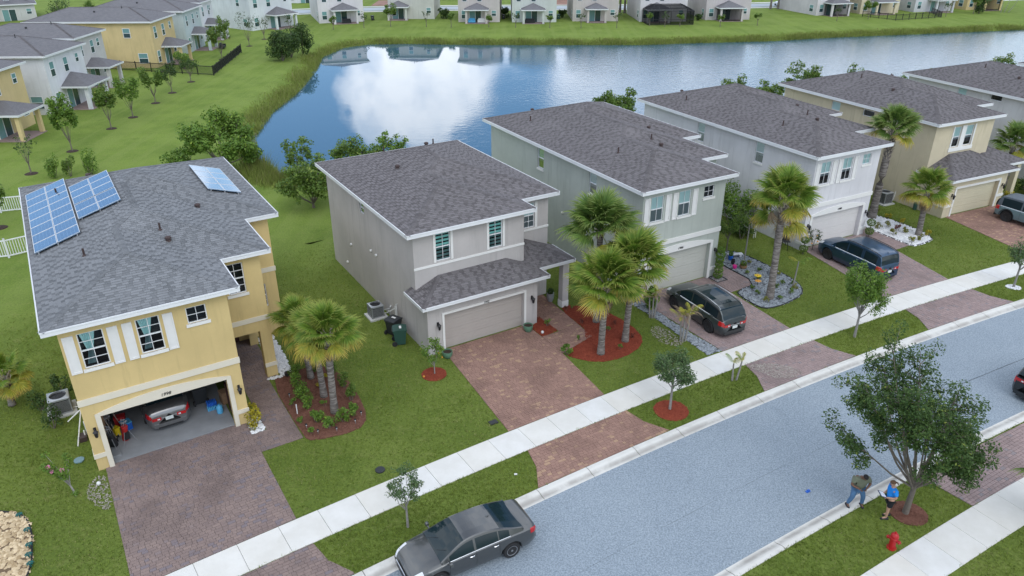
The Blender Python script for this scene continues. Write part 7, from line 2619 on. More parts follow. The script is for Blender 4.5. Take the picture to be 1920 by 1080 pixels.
    for s in (0, 1):
        x, y = feet[s][0], feet[s][1]
        b = MB()
        prof = [(-0.10, .035, .07), (-0.06, .043, .095), (0.02, .045, .10), (0.10, .050, .075), (0.17, .045, .055), (0.205, .025, .035)]
        rows = []
        for (dx, hw, hh) in prof:
            rows.append([b.pt((x + dx, y - hw, 0.0)), b.pt((x + dx, y - hw, hh * .6)), b.pt((x + dx, y - hw * .5, hh)), b.pt((x + dx, y + hw * .5, hh)), b.pt((x + dx, y + hw, hh * .6)), b.pt((x + dx, y + hw, 0.0))])
        for i in range(5):
            for j in range(5):
                b.face((rows[i][j], rows[i][j + 1], rows[i + 1][j + 1], rows[i + 1][j]))
        b.face(rows[0]); b.face(rows[-1])
        b.build('shoe', SHOE, root, 60)
    return root

# heavy man in olive shirt and jeans, looking down at the phone in his hands; he faces the camera side
pa = person('heavy man in olive shirt and blue jeans on the kerb looking down at his hands', (13.10, 22.02), -88,
            hip=(0.0, 0.0, 0.94), feet=[(0.02, 0.27), (-0.02, -0.26)], knees=[(0.10, 0.22, 0.52), (0.10, -0.20, 0.52)],
            chest=(0.08, 0.0, 1.30), neck=(0.15, 0.0, 1.50), head=(0.25, 0.0, 1.585), sh=[(0.09, 0.235, 1.41), (0.09, -0.235, 1.41)],
            elbows=[(0.10, 0.36, 1.13), (0.10, -0.36, 1.13)], hands=[(0.31, 0.12, 1.07), (0.31, -0.12, 1.07)], skin=SKIN_A, hair=HAIR_A, shirt=SHIRT_A, legs_mat=JEANS, legs_full=True, bulk=1.25)
b = MB(); b.box(-0.04, 0.04, -0.08, 0.08, -0.008, 0.008)
o = b.build('phone', M['black_plastic']); tag(o, 'dark phone in the hands of the man in the olive shirt', 'phone')
o.location = (13.10 + 0.34 * math.cos(R(-88)), 22.02 + 0.34 * math.sin(R(-88)), 1.065); o.rotation_euler = (0, R(-25), R(-88))
# person in bright blue shirt, black shorts, clipboard in hand, facing the man
pb = person('person in bright blue shirt and black shorts holding a clipboard on the grass', (14.05, 21.40), 178,
            hip=(0.0, 0.0, 0.93), feet=[(0.05, 0.11), (-0.10, -0.10)], knees=[(0.05, 0.10, 0.49), (-0.03, -0.10, 0.49)],
            chest=(0.0, 0.0, 1.28), neck=(0.03, 0.0, 1.48), head=(0.075, 0.0, 1.60), sh=[(0.01, 0.20, 1.40), (0.01, -0.20, 1.40)],
            elbows=[(-0.03, 0.27, 1.13), (0.0, -0.27, 1.13)], hands=[(0.23, 0.16, 1.08), (0.25, -0.10, 1.09)], skin=SKIN_B, hair=HAIR_B, shirt=SHIRT_B, legs_mat=SHORTS, legs_full=False, bulk=1.05, hair_long=True)
root = thing('clipboard', 'dark clipboard with a white sheet held by the person in blue', 'clipboard', (14.05 - 0.36, 21.40 + 0.01, 1.11), 178)
root.rotation_euler = (0, R(-18), R(178))
b = MB(); b.box(-0.125, 0.125, -0.17, 0.17, -0.008, 0.004); b.build('board', plain('navy_board', (0.02, 0.035, 0.09, 1), .5), root)
b = MB(); b.box(-0.10, 0.085, -0.14, 0.14, 0.005, 0.009); b.build('paper', plain('paper', (0.78, 0.80, 0.84, 1), .8, .03), root)
b = MB(); b.box(0.09, 0.115, -0.05, 0.05, 0.005, 0.02); b.build('clip', M['chrome'], root)

# ------------------------------------------------------------------ fire hydrant
root = thing('fire_hydrant', 'red fire hydrant on the verge grass by the two people', 'hydrant', (13.57, 19.87, 0), 40)
b = MB()
b.lathe([(0.17, 0.0), (0.17, 0.035), (0.125, 0.045), (0.115, 0.10), (0.115, 0.44), (0.15, 0.455), (0.15, 0.50), (0.125, 0.515), (0.14, 0.54), (0.135, 0.60), (0.11, 0.66), (0.06, 0.705), (0.0, 0.715)], 20)
b.build('barrel', M['red_paint'], root, 40)
b = MB(); b.lathe([(0.035, 0.69), (0.035, 0.76), (0.0, 0.765)], 5); b.build('operating_nut', M['red_paint'], root)
for a, r_ in ((0, .085), (90, .062), (270, .062)):
    b = MB()
    b.lathe([(r_ * .85, 0.08), (r_ * .85, 0.17), (r_ * 1.15, 0.175), (r_ * 1.15, 0.225), (r_ * .5, 0.235), (r_ * .3, 0.265), (0, 0.265)], 12, (0, 0, 0), 'x')
    m_ = Matrix.Rotation(R(a), 4, 'Z')
    b.v = [tuple(Vector((0, 0, 0.40)) + (m_ @ Vector(v))) for v in b.v]
    b.build('hose_cap', M['red_paint'], root, 40)
for k in range(8):
    a = k * math.pi / 4
    b = MB(); b.lathe([(.014, 0), (.014, .02), (0, .022)], 6, (0.145 * math.cos(a), 0.145 * math.sin(a), 0.03)); b.build('bolt', M['red_paint'], root)

# ------------------------------------------------------------------ air conditioners
def ac(label, p, deg, sz=0.74, h=0.80):
    root = thing('air_conditioner', label, 'air conditioner', (*p, 0), deg, 'outdoor air conditioning units')
    s = sz / 2
    b = MB(); b.box(-s - .16, s + .16, -s - .16, s + .16, -.05, .09); b.build('pad', M['concrete'], root)
    b = MB(); b.box(-s + .03, s - .03, -s + .03, s - .03, .09, h - .05); b.build('coil', M['black_metal'], root)
    b = MB()
    for q in ((-s, -s), (s - .05, -s), (-s, s - .05), (s - .05, s - .05)):
        b.box(q[0], q[0] + .05, q[1], q[1] + .05, .09, h)
    b.box(-s, s, -s, s, .09, .16)
    for k in range(12):
        z_ = .2 + k * (h - .30) / 12
        b.box(-s + .01, s - .01, -s + .012, -s + .02, z_, z_ + .016); b.box(-s + .01, s - .01, s - .02, s - .012, z_, z_ + .016)
        b.box(-s + .012, -s + .02, -s + .01, s - .01, z_, z_ + .016); b.box(s - .02, s - .012, -s + .01, s - .01, z_, z_ + .016)
    b.build('louvre', M['grey_metal'], root)
    b = MB()
    n_ = 24
    ro = [(max(-s, min(s, 1.45 * s * math.cos(2 * math.pi * i / n_))), max(-s, min(s, 1.45 * s * math.sin(2 * math.pi * i / n_)))) for i in range(n_)]
    ri = [(s * .80 * math.cos(2 * math.pi * i / n_), s * .80 * math.sin(2 * math.pi * i / n_)) for i in range(n_)]
    for i in range(n_):
        j = (i + 1) % n_
        b.poly([(*ro[i], h), (*ro[j], h), (*ri[j], h + .03), (*ri[i], h + .03)])
        b.poly([(*ri[i], h + .03), (*ri[j], h + .03), (*ri[j], h - .06), (*ri[i], h - .06)])
        b.poly([(*ro[i], h), (*ro[j], h), (*ro[j], h - .07), (*ro[i], h - .07)])
    b.build('top_cover', M['galv'], root, normals=False)
    b = MB()
    for k in range(4):
        a = k * math.pi / 2 + .3
        p1 = lambda r, an, z_: (r * math.cos(an), r * math.sin(an), z_)
        b.poly([p1(.05, a - .4, h - .14), p1(.05, a + .4, h - .10), p1(s * .76, a + .45, h - .09), p1(s * .76, a - .25, h - .16)])
    b.lathe([(.07, h - .16), (.07, h - .06), (0, h - .05)], 10)
    b.build('fan', M['black_plastic'], root, normals=False)
    b = MB()
    for r_ in (.06, .13, .20, .26):
        b.tube([(r_ * math.cos(a), r_ * math.sin(a), h + .028) for a in np.linspace(0, 6.2832, 21)], .004, 3, False)
    for a in range(8):
        b.tube([(.03 * math.cos(a * .785), .03 * math.sin(a * .785), h + .03), (s * .8 * math.cos(a * .785), s * .8 * math.sin(a * .785), h + .03)], .004, 3, False)
    b.build('guard', M['black_metal'], root, normals=False)
    b = MB()
    b.tube([(s, -s * .5, .18), (s + .22, -s * .55, .16), (s + .42, -s * .4, .30), (s + .5, -s * .4, .9)], .025, 6)
    b.build('pipe', M['pvc'], root, 60)
    return root
ac('air conditioner on a concrete pad left of the yellow house', H1.w(-0.92, 5.42), H1.deg, 0.86, 0.85)
ac('air conditioner on its pad against the greige house wall', H2.w(-0.72, 5.35), H2.deg, 0.72, 0.78)
ac('air conditioner at the cream house wall behind the tall palm', (28.9, 55.3), H5.deg, 0.86, 0.95)
root = thing('pipe_stack', 'white bent pipes on the greige wall beside the air conditioner', 'pipes', (*H2.w(-0.06, 3.75), 0), H2.deg)
for y, zt in ((0, 1.25), (.16, 1.15), (.9, .75)):
    b = MB(); b.tube([(-.06, y, -.05), (-.06, y, zt), (-.0, y, zt + .1)], .035, 7); b.tube([(-.06, y, zt * .9), (-.28, y + .5, zt * .55)], .022, 6); b.build('pipe', M['pvc'], root, 60)
root = thing('pipe_stack', 'loose white pipes and valves at the corner of the yellow house', 'pipes', (*H1.w(-0.12, 2.6), 0), H1.deg)
for p, q in (((-.05, 1.6, .55), (-.65, 1.5, .18)), ((-.02, 1.2, .8), (-.45, -.4, .03)), ((-.02, .3, .7), (-.02, .3, -.05)), ((-.10, .0, .45), (-.10, .0, -.05))):
    b = MB(); b.tube([p, q], .030, 6); b.build('pipe', M['pvc'], root, 60)
b = MB(); b.box(-.35, -.05, -.2, .25, -.02, .22); b.build('valve_box', M['vent_brown'], root)

# ------------------------------------------------------------------ wheelie bins
def bin_(label, p, deg, mat, h=1.02):
    root = thing('wheelie_bin', label, 'rubbish bin', (*p, 0), deg, 'rubbish bins by the greige house')
    b = MB()
    lo, hi = (.24, .25), (.31, .34)
    v0 = [b.pt((sx * lo[0], sy * lo[1], .05)) for sx, sy in ((-1, -1), (1, -1), (1, 1), (-1, 1))]
    v1 = [b.pt((sx * hi[0], sy * hi[1], h * .86)) for sx, sy in ((-1, -1), (1, -1), (1, 1), (-1, 1))]
    for i in range(4):
        b.face((v0[i], v0[(i + 1) % 4], v1[(i + 1) % 4], v1[i]))
    b.face(v0[::-1]); b.face(v1)
    b.box(-.325, .325, -.355, .355, h * .84, h * .875)
    b.build('tub', M[mat], root)
    b = MB()
    ys_ = np.linspace(-.37, .37, 7)
    for a, c in zip(ys_[:-1], ys_[1:]):
        za, zc = h * .885 + .07 * math.cos(a * 3.6), h * .885 + .07 * math.cos(c * 3.6)
        b.poly([(-.34, a, za), (.34, a, za), (.34, c, zc), (-.34, c, zc)])
        for s in (-.34, .34):
            b.poly([(s, a, za), (s, c, zc), (s, c, h * .86), (s, a, h * .86)])
    for s in (-.37, .37):
        zz = h * .885 + .07 * math.cos(s * 3.6); b.poly([(-.34, s, zz), (.34, s, zz), (.34, s, h * .86), (-.34, s, h * .86)])
    b.build('lid', M[mat], root)
    b = MB(); b.tube([(-.26, .40, h * .86), (.26, .40, h * .86)], .02, 6); b.tube([(-.26, .33, h * .86), (-.26, .40, h * .86)], .02, 5); b.tube([(.26, .33, h * .86), (.26, .40, h * .86)], .02, 5)
    b.build('handle', M['black_plastic'], root)
    for s in (-1, 1):
        b = MB(); b.lathe([(.04, -.03), (.13, -.035), (.14, 0), (.13, .035), (.04, .03)], 16, (s * .30, .30, .14), 'x'); b.build('wheel', M['rubber'], root, 40)
    b = MB(); b.lathe([(.075, 0), (.075, .006), (0, .006)], 14)
    b.v = [(x, -.3 - z_ , .58 + y) for x, y, z_ in b.v]
    b.build('emblem', M['pvc'], root)
    b = MB(); b.box(-.13, .13, -.10, .02, h * .885 + .066, h * .885 + .076); b.build('lid_label', M['pvc'], root)
bin_('black wheeled bin between the air conditioner and the green bin', H2.w(-0.62, 3.05), H2.deg + 115, 'bin_grey')
bin_('dark green wheeled bin standing on the grass in front of the black one', H2.w(-0.75, 1.95), H2.deg + 70, 'bin_green')

# ------------------------------------------------------------------ pots and garden ornaments
def pot(label, p, r, h, mat, plant=None, soil=True):
    root = thing('plant_pot', label, 'pot', (*p, 0.03), 0)
    b = MB()
    b.lathe([(r * .62, 0), (r * .9, h * .35), (r, h * .7), (r * .92, h * .92), (r * .98, h), (r * .86, h), (r * .84, h * .84)], 18)
    b.build('pot', M[mat], root, 40)
    if soil:
        b = MB(); b.lathe([(r * .85, h * .84), (0, h * .86)], 14); b.build('soil', M['soil'], root)
    if plant:
        V, F, rv = leaf_np([(0, 0, h + .12)], [(r * .9, r * .9, .2)], 260, .045)
        np_obj('plant', V, F, M[plant], root, rnd=rv)
    return root
pot('green glazed bowl at the left foot of the tan garage door', H2.w(0.72, -0.62), 0.27, 0.36, 'pot_green')
pot('green glazed bowl at the right foot of the tan garage door', H2.w(5.66, -0.50), 0.27, 0.38, 'pot_green')
pot('pale tall planter with clipped green behind the porch post', H2.w(8.62, 1.75), 0.22, 0.55, 'galv', 'leaf_dark')
pot('small dark pot at the edge of the white pebbles by the yellow porch', H1.w(8.62, 2.75), 0.13, 0.22, 'black_plastic')
pot('royal blue glazed pot in the gravel bed of the sage house', H3.w(8.66, 1.2), 0.17, 0.36, 'blue_plastic', 'leaf_bright')
pot('pink glazed ball pot at the rim of the gravel bed', H3.w(7.98, 0.12), 0.14, 0.24, 'pink', None, False)
pot('wide terracotta bowl in the gravel bed', H3.w(8.47, -0.12), 0.24, 0.26, 'terracotta', 'leaf_willow')
pot('black and cream ornament pot beside the blue one', H3.w(8.36, 0.67), 0.13, 0.34, 'black_plastic')
pot('brown planter at the rear corner of the sage house', H3.w(7.3, 2.9), 0.26, 0.3, 'terracotta', 'leaf_dark')
pot('reddish planter at the back rim of the gravel bed', H3.w(8.7, 2.9), 0.24, 0.26, 'wood_dark', 'leaf_dark')
pot('upturned straw coloured basket at the sage house corner', H3.w(6.9, 1.7), 0.24, 0.26, 'boot', None, False)
root = thing('garden_bench', 'low pale stone bench in the gravel bed', 'bench', (*H3.w(9.3, 1.45), 0.03), H3.deg - 20)
b = MB(); b.box(-.5, .5, -.13, .13, .18, .24); b.build('seat', M['stone_white'], root)
for s in (-.36, .36):
    b = MB(); b.box(s - .07, s + .07, -.11, .11, 0, .18); b.build('leg', M['stone_white'], root)
def flower_orn(label, p, mat, r=.17):
    root = thing('garden_ornament', label, 'garden ornament', (*p, 0.04), 20)
    b = MB(); b.tube([(0, 0, 0), (0, 0, .26)], .015, 5); b.build('stake', M['black_metal'], root)
    for k in range(6):
        a = k * 1.047
        b = MB(); b.lathe([(0, -.02), (.075, -.01), (.09, 0), (.075, .012), (0, .02)], 8, (r * .62 * math.cos(a), r * .62 * math.sin(a), .28))
        b.build('petal', M[mat], root, 60)
    b = MB(); b.lathe([(.08, .27), (.07, .31), (0, .33)], 10); b.build('centre', M['orange'], root, 60)
flower_orn('big yellow flower ornament in the gravel bed beside the palm', H3.w(8.05, -1.75), 'yellow', .24)
flower_orn('orange yellow flower ornament at the inner corner of the gravel bed', H3.w(7.5, -2.3), 'orange', .18)
for p, lab in ((H2.w(6.18, -1.12), 'white globe light in the small red mulch corner'), (H1.w(-0.10, -0.95), 'small white cap in the grass at the yellow garage corner')):
    b = MB(); b.lathe([(0, 0), (.07, .03), (.085, .09), (.06, .15), (0, .17)], 12); o = b.build('globe_light', M['pvc'], None, 60); o.location = (*p, 0.02); tag(o, lab, 'garden light')

# solar path lights: dark cap on a thin stake
def path_light(label, p, mat='black_metal', r=.055, h=.26, group=None):
    root = thing('path_light', label, 'garden light', (*p, 0.02), 0, group)
    b = MB(); b.tube([(0, 0, -.02), (0, 0, h * .7)], .010, 5); b.build('stake', M['grey_metal'], root)
    b = MB(); b.lathe([(r * .6, h * .62), (r * .6, h * .85)], 8); b.build('lens', M['lamp_clear'], root)
    b = MB(); b.lathe([(r, h * .84), (r * .9, h * .92), (r * .3, h), (0, h)], 10); b.build('cap', M[mat], root, 40)
for i, p in enumerate([(8.06, -1.8), (8.35, -2.45), (9.1, -2.72), (10.0, -2.62), (10.45, -2.2), (8.15, 0.9)]):
    path_light('small solar path light, %s of the brown mulch bed' % ('left rim, rear part', 'front left corner', 'front rim, left', 'front rim, right', 'front right corner', 'left rim near the porch')[i], H1.w(*p), group='path lights of the brown mulch bed')
M['teal_metal'] = plain('teal_metal', (0.012, 0.11, 0.10, 1), 0.4, 0.15)
for i, p in enumerate([(-18.44, 21.33), (-17.71, 20.57), (-17.22, 19.84), (-16.97, 19.38), (-16.68, 18.98)]):
    root = thing('path_light', ('rearmost', 'second from the rear', 'middle', 'second from the front', 'front')[i] + ' teal flower shaped light on the rim of the gold stone bed', 'garden light', (*p, 0.03), i * 40, 'teal lights on the gold stone bed')
    b = MB(); b.tube([(0, 0, 0), (0, 0, .17)], .02, 5); b.build('stake', M['teal_metal'], root)
    for k in range(8):
        a = k * .785
        pp = lambda r_, an, z_: (r_ * math.cos(an), r_ * math.sin(an), z_)
        b = MB(); b.poly([pp(.03, a - .5, .18), pp(.03, a + .5, .18), pp(.10, a + .34, .21), pp(.14, a, .15), pp(.10, a - .34, .21)]); b.build('petal', M['teal_metal'], root, normals=False)
b = MB(); b.box(-.02, .02, -.02, .02, 0, .55); o = b.build('marker_stake', M['pvc']); o.location = (*H1.w(8.05, -0.55), 0); tag(o, 'thin white marker stake in the brown mulch beside the walkway', 'stake')
# buried utility lids in the lawn
M['pale_lid'] = plain('pale_lid', (0.16, 0.26, 0.29, 1), 0.6)
for p, lab, m_ in (((-5.37, 24.03), 'round dark water meter lid in the lawn near the thin street tree', 'bin_grey'), ((-0.83, 27.21), 'square dark meter lid in the lawn by the red driveway', 'bin_grey'), (H1.w(-0.62, 1.15), 'pale blue irrigation lid in the grass beside the yellow wall', 'pale_lid')):
    b = MB()
    if 'square' in lab: b.box(-.19, .19, -.13, .13, -.02, .03); b.box(-.15, .15, -.09, .09, .03, .038)
    else: b.lathe([(.20, -.02), (.20, .028), (.17, .034), (0, .036)], 16)
    o = b.build('meter_lid', M[m_]); o.location = (*p, 0.03); o.rotation_euler = (0, 0, R(30)); tag(o, lab, 'utility lid')
b = MB(); b.box(-.09, .09, -.05, .05, 0, .05); b.box(-.03, .07, -.03, .03, .05, .09); o = b.build('litter', M['blue_plastic']); o.location = (11.64, 22.84, -.055); o.rotation_euler = (0, 0, 0.5); tag(o, 'small bright blue object lying on the asphalt', 'litter')
b = MB(); b.box(-.06, .06, -.04, .04, 0, .03); o = b.build('litter', M['pvc']); o.location = (0.15, 23.75, .03); tag(o, 'white scrap on the verge grass before the red apron', 'litter')
# barbecue beside the white house
root = thing('barbecue', 'black barrel barbecue against the white house wall behind the palm', 'barbecue', (*H4.w(-0.72, 0.85), 0), H4.deg + 55)
b = MB(); b.lathe([(0, -.45), (.24, -.43), (.26, -.40), (.26, .40), (.24, .43), (0, .45)], 16, (0, 0, .85), 'x'); b.build('drum', M['black_metal'], root, 40)
b = MB(); b.lathe([(0, -.22), (.17, -.20), (.17, .20), (0, .22)], 14, (.62, -.12, .62), 'x'); b.build('firebox', M['black_metal'], root, 40)
for p in ((-.35, -.2), (.35, -.2), (-.35, .2), (.35, .2)):
    b = MB(); b.tube([(p[0], p[1] * .7, .7), (p[0] * 1.1, p[1] * 1.3, 0)], .022, 5); b.build('leg', M['black_metal'], root)
b = MB(); b.tube([(-.3, 0, 1.05), (-.3, 0, 1.45)], .05, 8); b.build('chimney', M['black_metal'], root)
b = MB(); b.box(-.85, -.5, -.22, .22, .78, .81); b.build('side_shelf', M['black_metal'], root)
root = thing('garden_stand', 'white two-legged garden stand on the grass by the white house', 'stand', (*H4.w(-1.1, 3.1), 0), H4.deg)
for x in (-.09, .09):
    b = MB(); b.tube([(x, 0, 0), (x * .4, 0, 1.2)], .028, 6); b.build('leg', M['pvc'], root)
b = MB(); b.lathe([(.06, 0), (.08, .08), (0, .12)], 8, (0, 0, 1.15)); b.build('head', M['black_plastic'], root)
b = MB(); b.lathe([(.09, 0), (.14, .04), (.15, .5), (.12, .62), (.06, .66), (0, .66)], 14); o = b.build('hose_reel', M['bin_green'], None, 40); o.location = (*H5.w(-0.22, 2.1), 0); tag(o, 'dark green upright cover at the cream house wall beside the palm', 'hose cover')
# pole with a coloured pennant at the pond, string of small bulbs
root = thing('flag_pole', 'thin dark pole with a yellow and white pennant seen between the greige and sage roofs', 'flag pole', (*H2.w(9.6, 17.6), 0), H2.deg)
b = MB(); b.tube([(0, 0, 0), (0, 0, 3.6)], .035, 6); b.build('pole', M['black_metal'], root)
b = MB(); b.poly([(.05, 0, 2.2), (.05, 0, 3.0), (.55, .05, 2.1)]); b.build('pennant', M['yellow'], root, normals=False)
b = MB(); b.tube([(0, 0, 3.5), (1.2, .3, 2.9), (2.4, .6, 2.7)], .012, 4, False); b.tube([(0, 0, 3.5), (-1.2, .2, 3.0), (-2.4, .4, 3.0)], .012, 4, False); b.build('light_string', M['black_metal'], root)
# garden furniture under far porches
def sofa(label, p, deg, mat, w=1.6):
    root = thing('garden_sofa', label, 'outdoor seat', (*p, 0.05), deg, 'outdoor seats under the far porches')
    b = MB(); b.box(-w / 2, w / 2, -.35, .35, .12, .42); b.build('seat', M[mat], root)
    b = MB(); b.box(-w / 2, w / 2, .25, .42, .42, .85); b.build('backrest', M[mat], root)
    for s in (-w / 2 - .12, w / 2):
        b = MB(); b.box(s, s + .12, -.35, .42, .1, .62); b.build('armrest', M[mat], root)
sofa('dark outdoor sofa under the porch of the white end house', (-33.2, 158.9), 10, 'black_plastic')
sofa('pale cushioned outdoor sofa under the taupe house porch, left', (-8.1, 159.6), 0, 'light_blue', 1.2)
sofa('pale cushioned outdoor sofa under the taupe house porch, right', (-6.2, 159.6), 0, 'pvc', 1.2)
sofa('dark outdoor chairs under the pale sage house porch', (3.6, 159.2), 0, 'black_plastic', 1.8)
sofa('black outdoor seat under the mint house porch', (-47.6, 128.4), 95, 'black_plastic', 1.4)
def far_bin(label, p, mat):
    bin_(label, p, 0, mat)
    o = [q for q in C.objects if q.get('label') == label][0]
    o['group'] = 'bins beside the far houses'
far_bin('dark bin beside the taupe house of the far row', (-1.8, 165.8), 'bin_grey')
far_bin('green bin beside the pale sage house of the far row', (9.7, 165.8), 'bin_green')
far_bin('dark bin beside the white end house of the far row', (-28.8, 163.8), 'bin_grey')

# ------------------------------------------------------------------ things kept in the open garage
def gz(x, y):
    return H1.w(x, y)
def golf_bag(label, p, mat, deg):
    root = thing('golf_bag', label, 'golf bag', (*p, 0.07), H1.deg + deg)
    root.rotation_euler = (R(14), 0, R(H1.deg + deg))
    b = MB(); b.lathe([(.13, 0), (.14, .1), (.12, .5), (.14, .8), (.12, .82)], 12); b.build('bag', M[mat], root, 40)
    b = MB(); b.box(-.1, .1, -.2, -.1, .15, .55); b.build('pocket', M['black_plastic'], root)
    for k in range(6):
        a = k * 1.05
        b = MB(); b.tube([(.06 * math.cos(a), .06 * math.sin(a), .5), (.09 * math.cos(a), .09 * math.sin(a), 1.05 + .04 * (k % 3))], .008, 4); b.box(.09 * math.cos(a) - .04, .09 * math.cos(a) + .04, .09 * math.sin(a) - .02, .09 * math.sin(a) + .02, 1.03 + .04 * (k % 3), 1.09 + .04 * (k % 3)); b.build('club', M['galv'], root)
    b = MB(); b.tube([(-.1, -.15, .6), (-.3, -.45, .02)], .012, 4); b.tube([(.1, -.15, .6), (.3, -.45, .02)], .012, 4); b.build('stand_leg', M['grey_metal'], root)
golf_bag('red and black golf bag on the left side of the open garage, front', gz(1.22, 1.55), 'red_cloth', 20)
golf_bag('black golf bag against the left wall of the open garage', gz(0.78, 1.35), 'black_plastic', -30)
golf_bag('black golf bag deeper along the left wall of the open garage', gz(0.70, 2.3), 'black_plastic', 10)
for i, (x, y, lab) in enumerate(((0.55, 1.75, 'wooden broom leaning on the left garage wall, front'), (0.62, 2.05, 'wooden rake leaning on the left garage wall'), (0.85, 2.5, 'pale handled broom in the left of the garage, rear'))):
    root = thing('broom', lab, 'broom', (*gz(x + .35, y), 0.06), H1.deg)
    b = MB(); b.tube([(0, 0, 0.05), (-.35, .12, 1.5)], .016, 6); b.build('handle', M['boot'], root)
    b = MB(); b.box(-.04, .04, -.18, .18, 0, .09); b.build('head', M['black_plastic'], root)
def lump_box(name, label, p, sz, mat, cat, deg=0, top=None):
    root = thing(name, label, cat, (*p, p[2] if len(p) > 2 else 0.06) if len(p) == 2 else p, H1.deg + deg)
    b = MB(); w, d, h = sz
    b.box(-w / 2, w / 2, -d / 2, d / 2, 0, h); o = b.build('shell', M[mat], root)
    b = MB(); b.box(-w / 2 - .015, w / 2 + .015, -d / 2 - .015, d / 2 + .015, h * .9, h * 1.02); b.build('lid', M[top or mat], root)
    return root
def bottle_pack(label, p, z_, nx_, ny_, mat):
    root = thing('bottle_pack', label, 'water bottles', (*p, z_), H1.deg)
    for i in range(nx_):
        for j in range(ny_):
            b = MB(); b.lathe([(.032, 0), (.034, .12), (.03, .15), (.013, .19), (.013, .21), (0, .21)], 8, (i * .07, j * .07, 0)); b.build('bottle', M[mat], root, 50)
bottle_pack('pack of blue capped water bottles on the right garage floor, lower', gz(4.70, 1.75), 0.06, 6, 4, 'light_blue')
bottle_pack('pack of blue water bottles stacked on the lower pack', gz(4.72, 1.78), 0.28, 6, 4, 'blue_plastic')
bottle_pack('pack of blue bottles behind the two stacked packs', gz(4.75, 2.15), 0.06, 5, 4, 'blue_plastic')
b = MB(); b.lathe([(.13, 0), (.14, .05), (.14, .33), (.10, .38), (.04, .42), (.04, .46), (0, .46)], 14); o = b.build('water_jug', M['light_blue'], None, 50); o.location = (*gz(5.12, 1.38), .06); tag(o, 'large light blue water jug at the right front of the garage', 'water jug')
bin_('black wheeled bin standing inside the open garage on the right', gz(4.55, 2.75), H1.deg + 180, 'bin_grey')
[q for q in C.objects if q.get('label') == 'black wheeled bin standing inside the open garage on the right'][0].location.z = 0.06
lump_box('storage_box', 'dark red tall cabinet against the right garage wall', (*gz(5.66, 1.15), 0.06), (.22, .9, 1.3), 'wood_dark', 'cabinet', 0)
lump_box('storage_box', 'brown carton on the right side of the garage behind the cabinet', (*gz(5.5, 2.1), 0.06), (.3, .4, .6), 'wood', 'box', 10)
lump_box('storage_box', 'blue crate by the golf bags on the left of the garage', (*gz(1.38, 2.35), 0.06), (.38, .36, .38), 'blue_plastic', 'box', 15, 'light_blue')
lump_box('storage_box', 'red toolbox behind the golf bags on the left of the garage', (*gz(1.2, 2.75), 0.06), (.42, .3, .5), 'red_cloth', 'box', -10)
lump_box('storage_box', 'yellow tub on the left of the garage floor', (*gz(0.95, 2.05), 0.06), (.22, .22, .42), 'yellow', 'box', 30)
lump_box('storage_box', 'grey flat storage tray at the left front corner of the garage', (*gz(0.72, 0.72), 0.06), (.34, .5, .1), 'grey_metal', 'box', 5)
root = thing('wall_shelf', 'open shelf with small boxes along the left garage wall', 'shelf', (*gz(0.42, 3.2), 0.06), H1.deg)
for z_ in (.5, 1.1, 1.7):
    b = MB(); b.box(-.18, .22, -1.5, 1.5, z_, z_ + .03); b.build('board', M['wood'], root)
for y in (-1.48, 1.45):
    b = MB(); b.box(-.18, .22, y, y + .03, 0, 1.8); b.build('upright', M['wood'], root)
for i, (y, z_, m_, lab) in enumerate(((-1.1, 1.14, 'pvc', 'white box on the garage shelf, front'), (-.5, 1.14, 'red_cloth', 'red box on the garage shelf, middle'), (-.9, .54, 'light_blue', 'light blue box on the lower garage shelf'))):
    w = H1.w(0.44, 3.2 + y)
    lump_box('storage_box', lab, (w[0], w[1], .06 + z_), (.3, .4, .28), m_, 'box')
# ------------------------------------------------------------------ grass blades on the near lawns (what nobody could count)
def in_view(P, m=40):
    th = R(26.69)
    x, y, z = P[:, 0], P[:, 1], -20.4
    cz = y * math.cos(th) - z * math.sin(th); cy = y * math.sin(th) + z * math.cos(th)
    u = 960 + 1410 * x / cz; v = 540 - 1410 * cy / cz
    return (u > -m) & (u < 1920 + m) & (v > -m) & (v < 1080 + m) & (cz > 0)

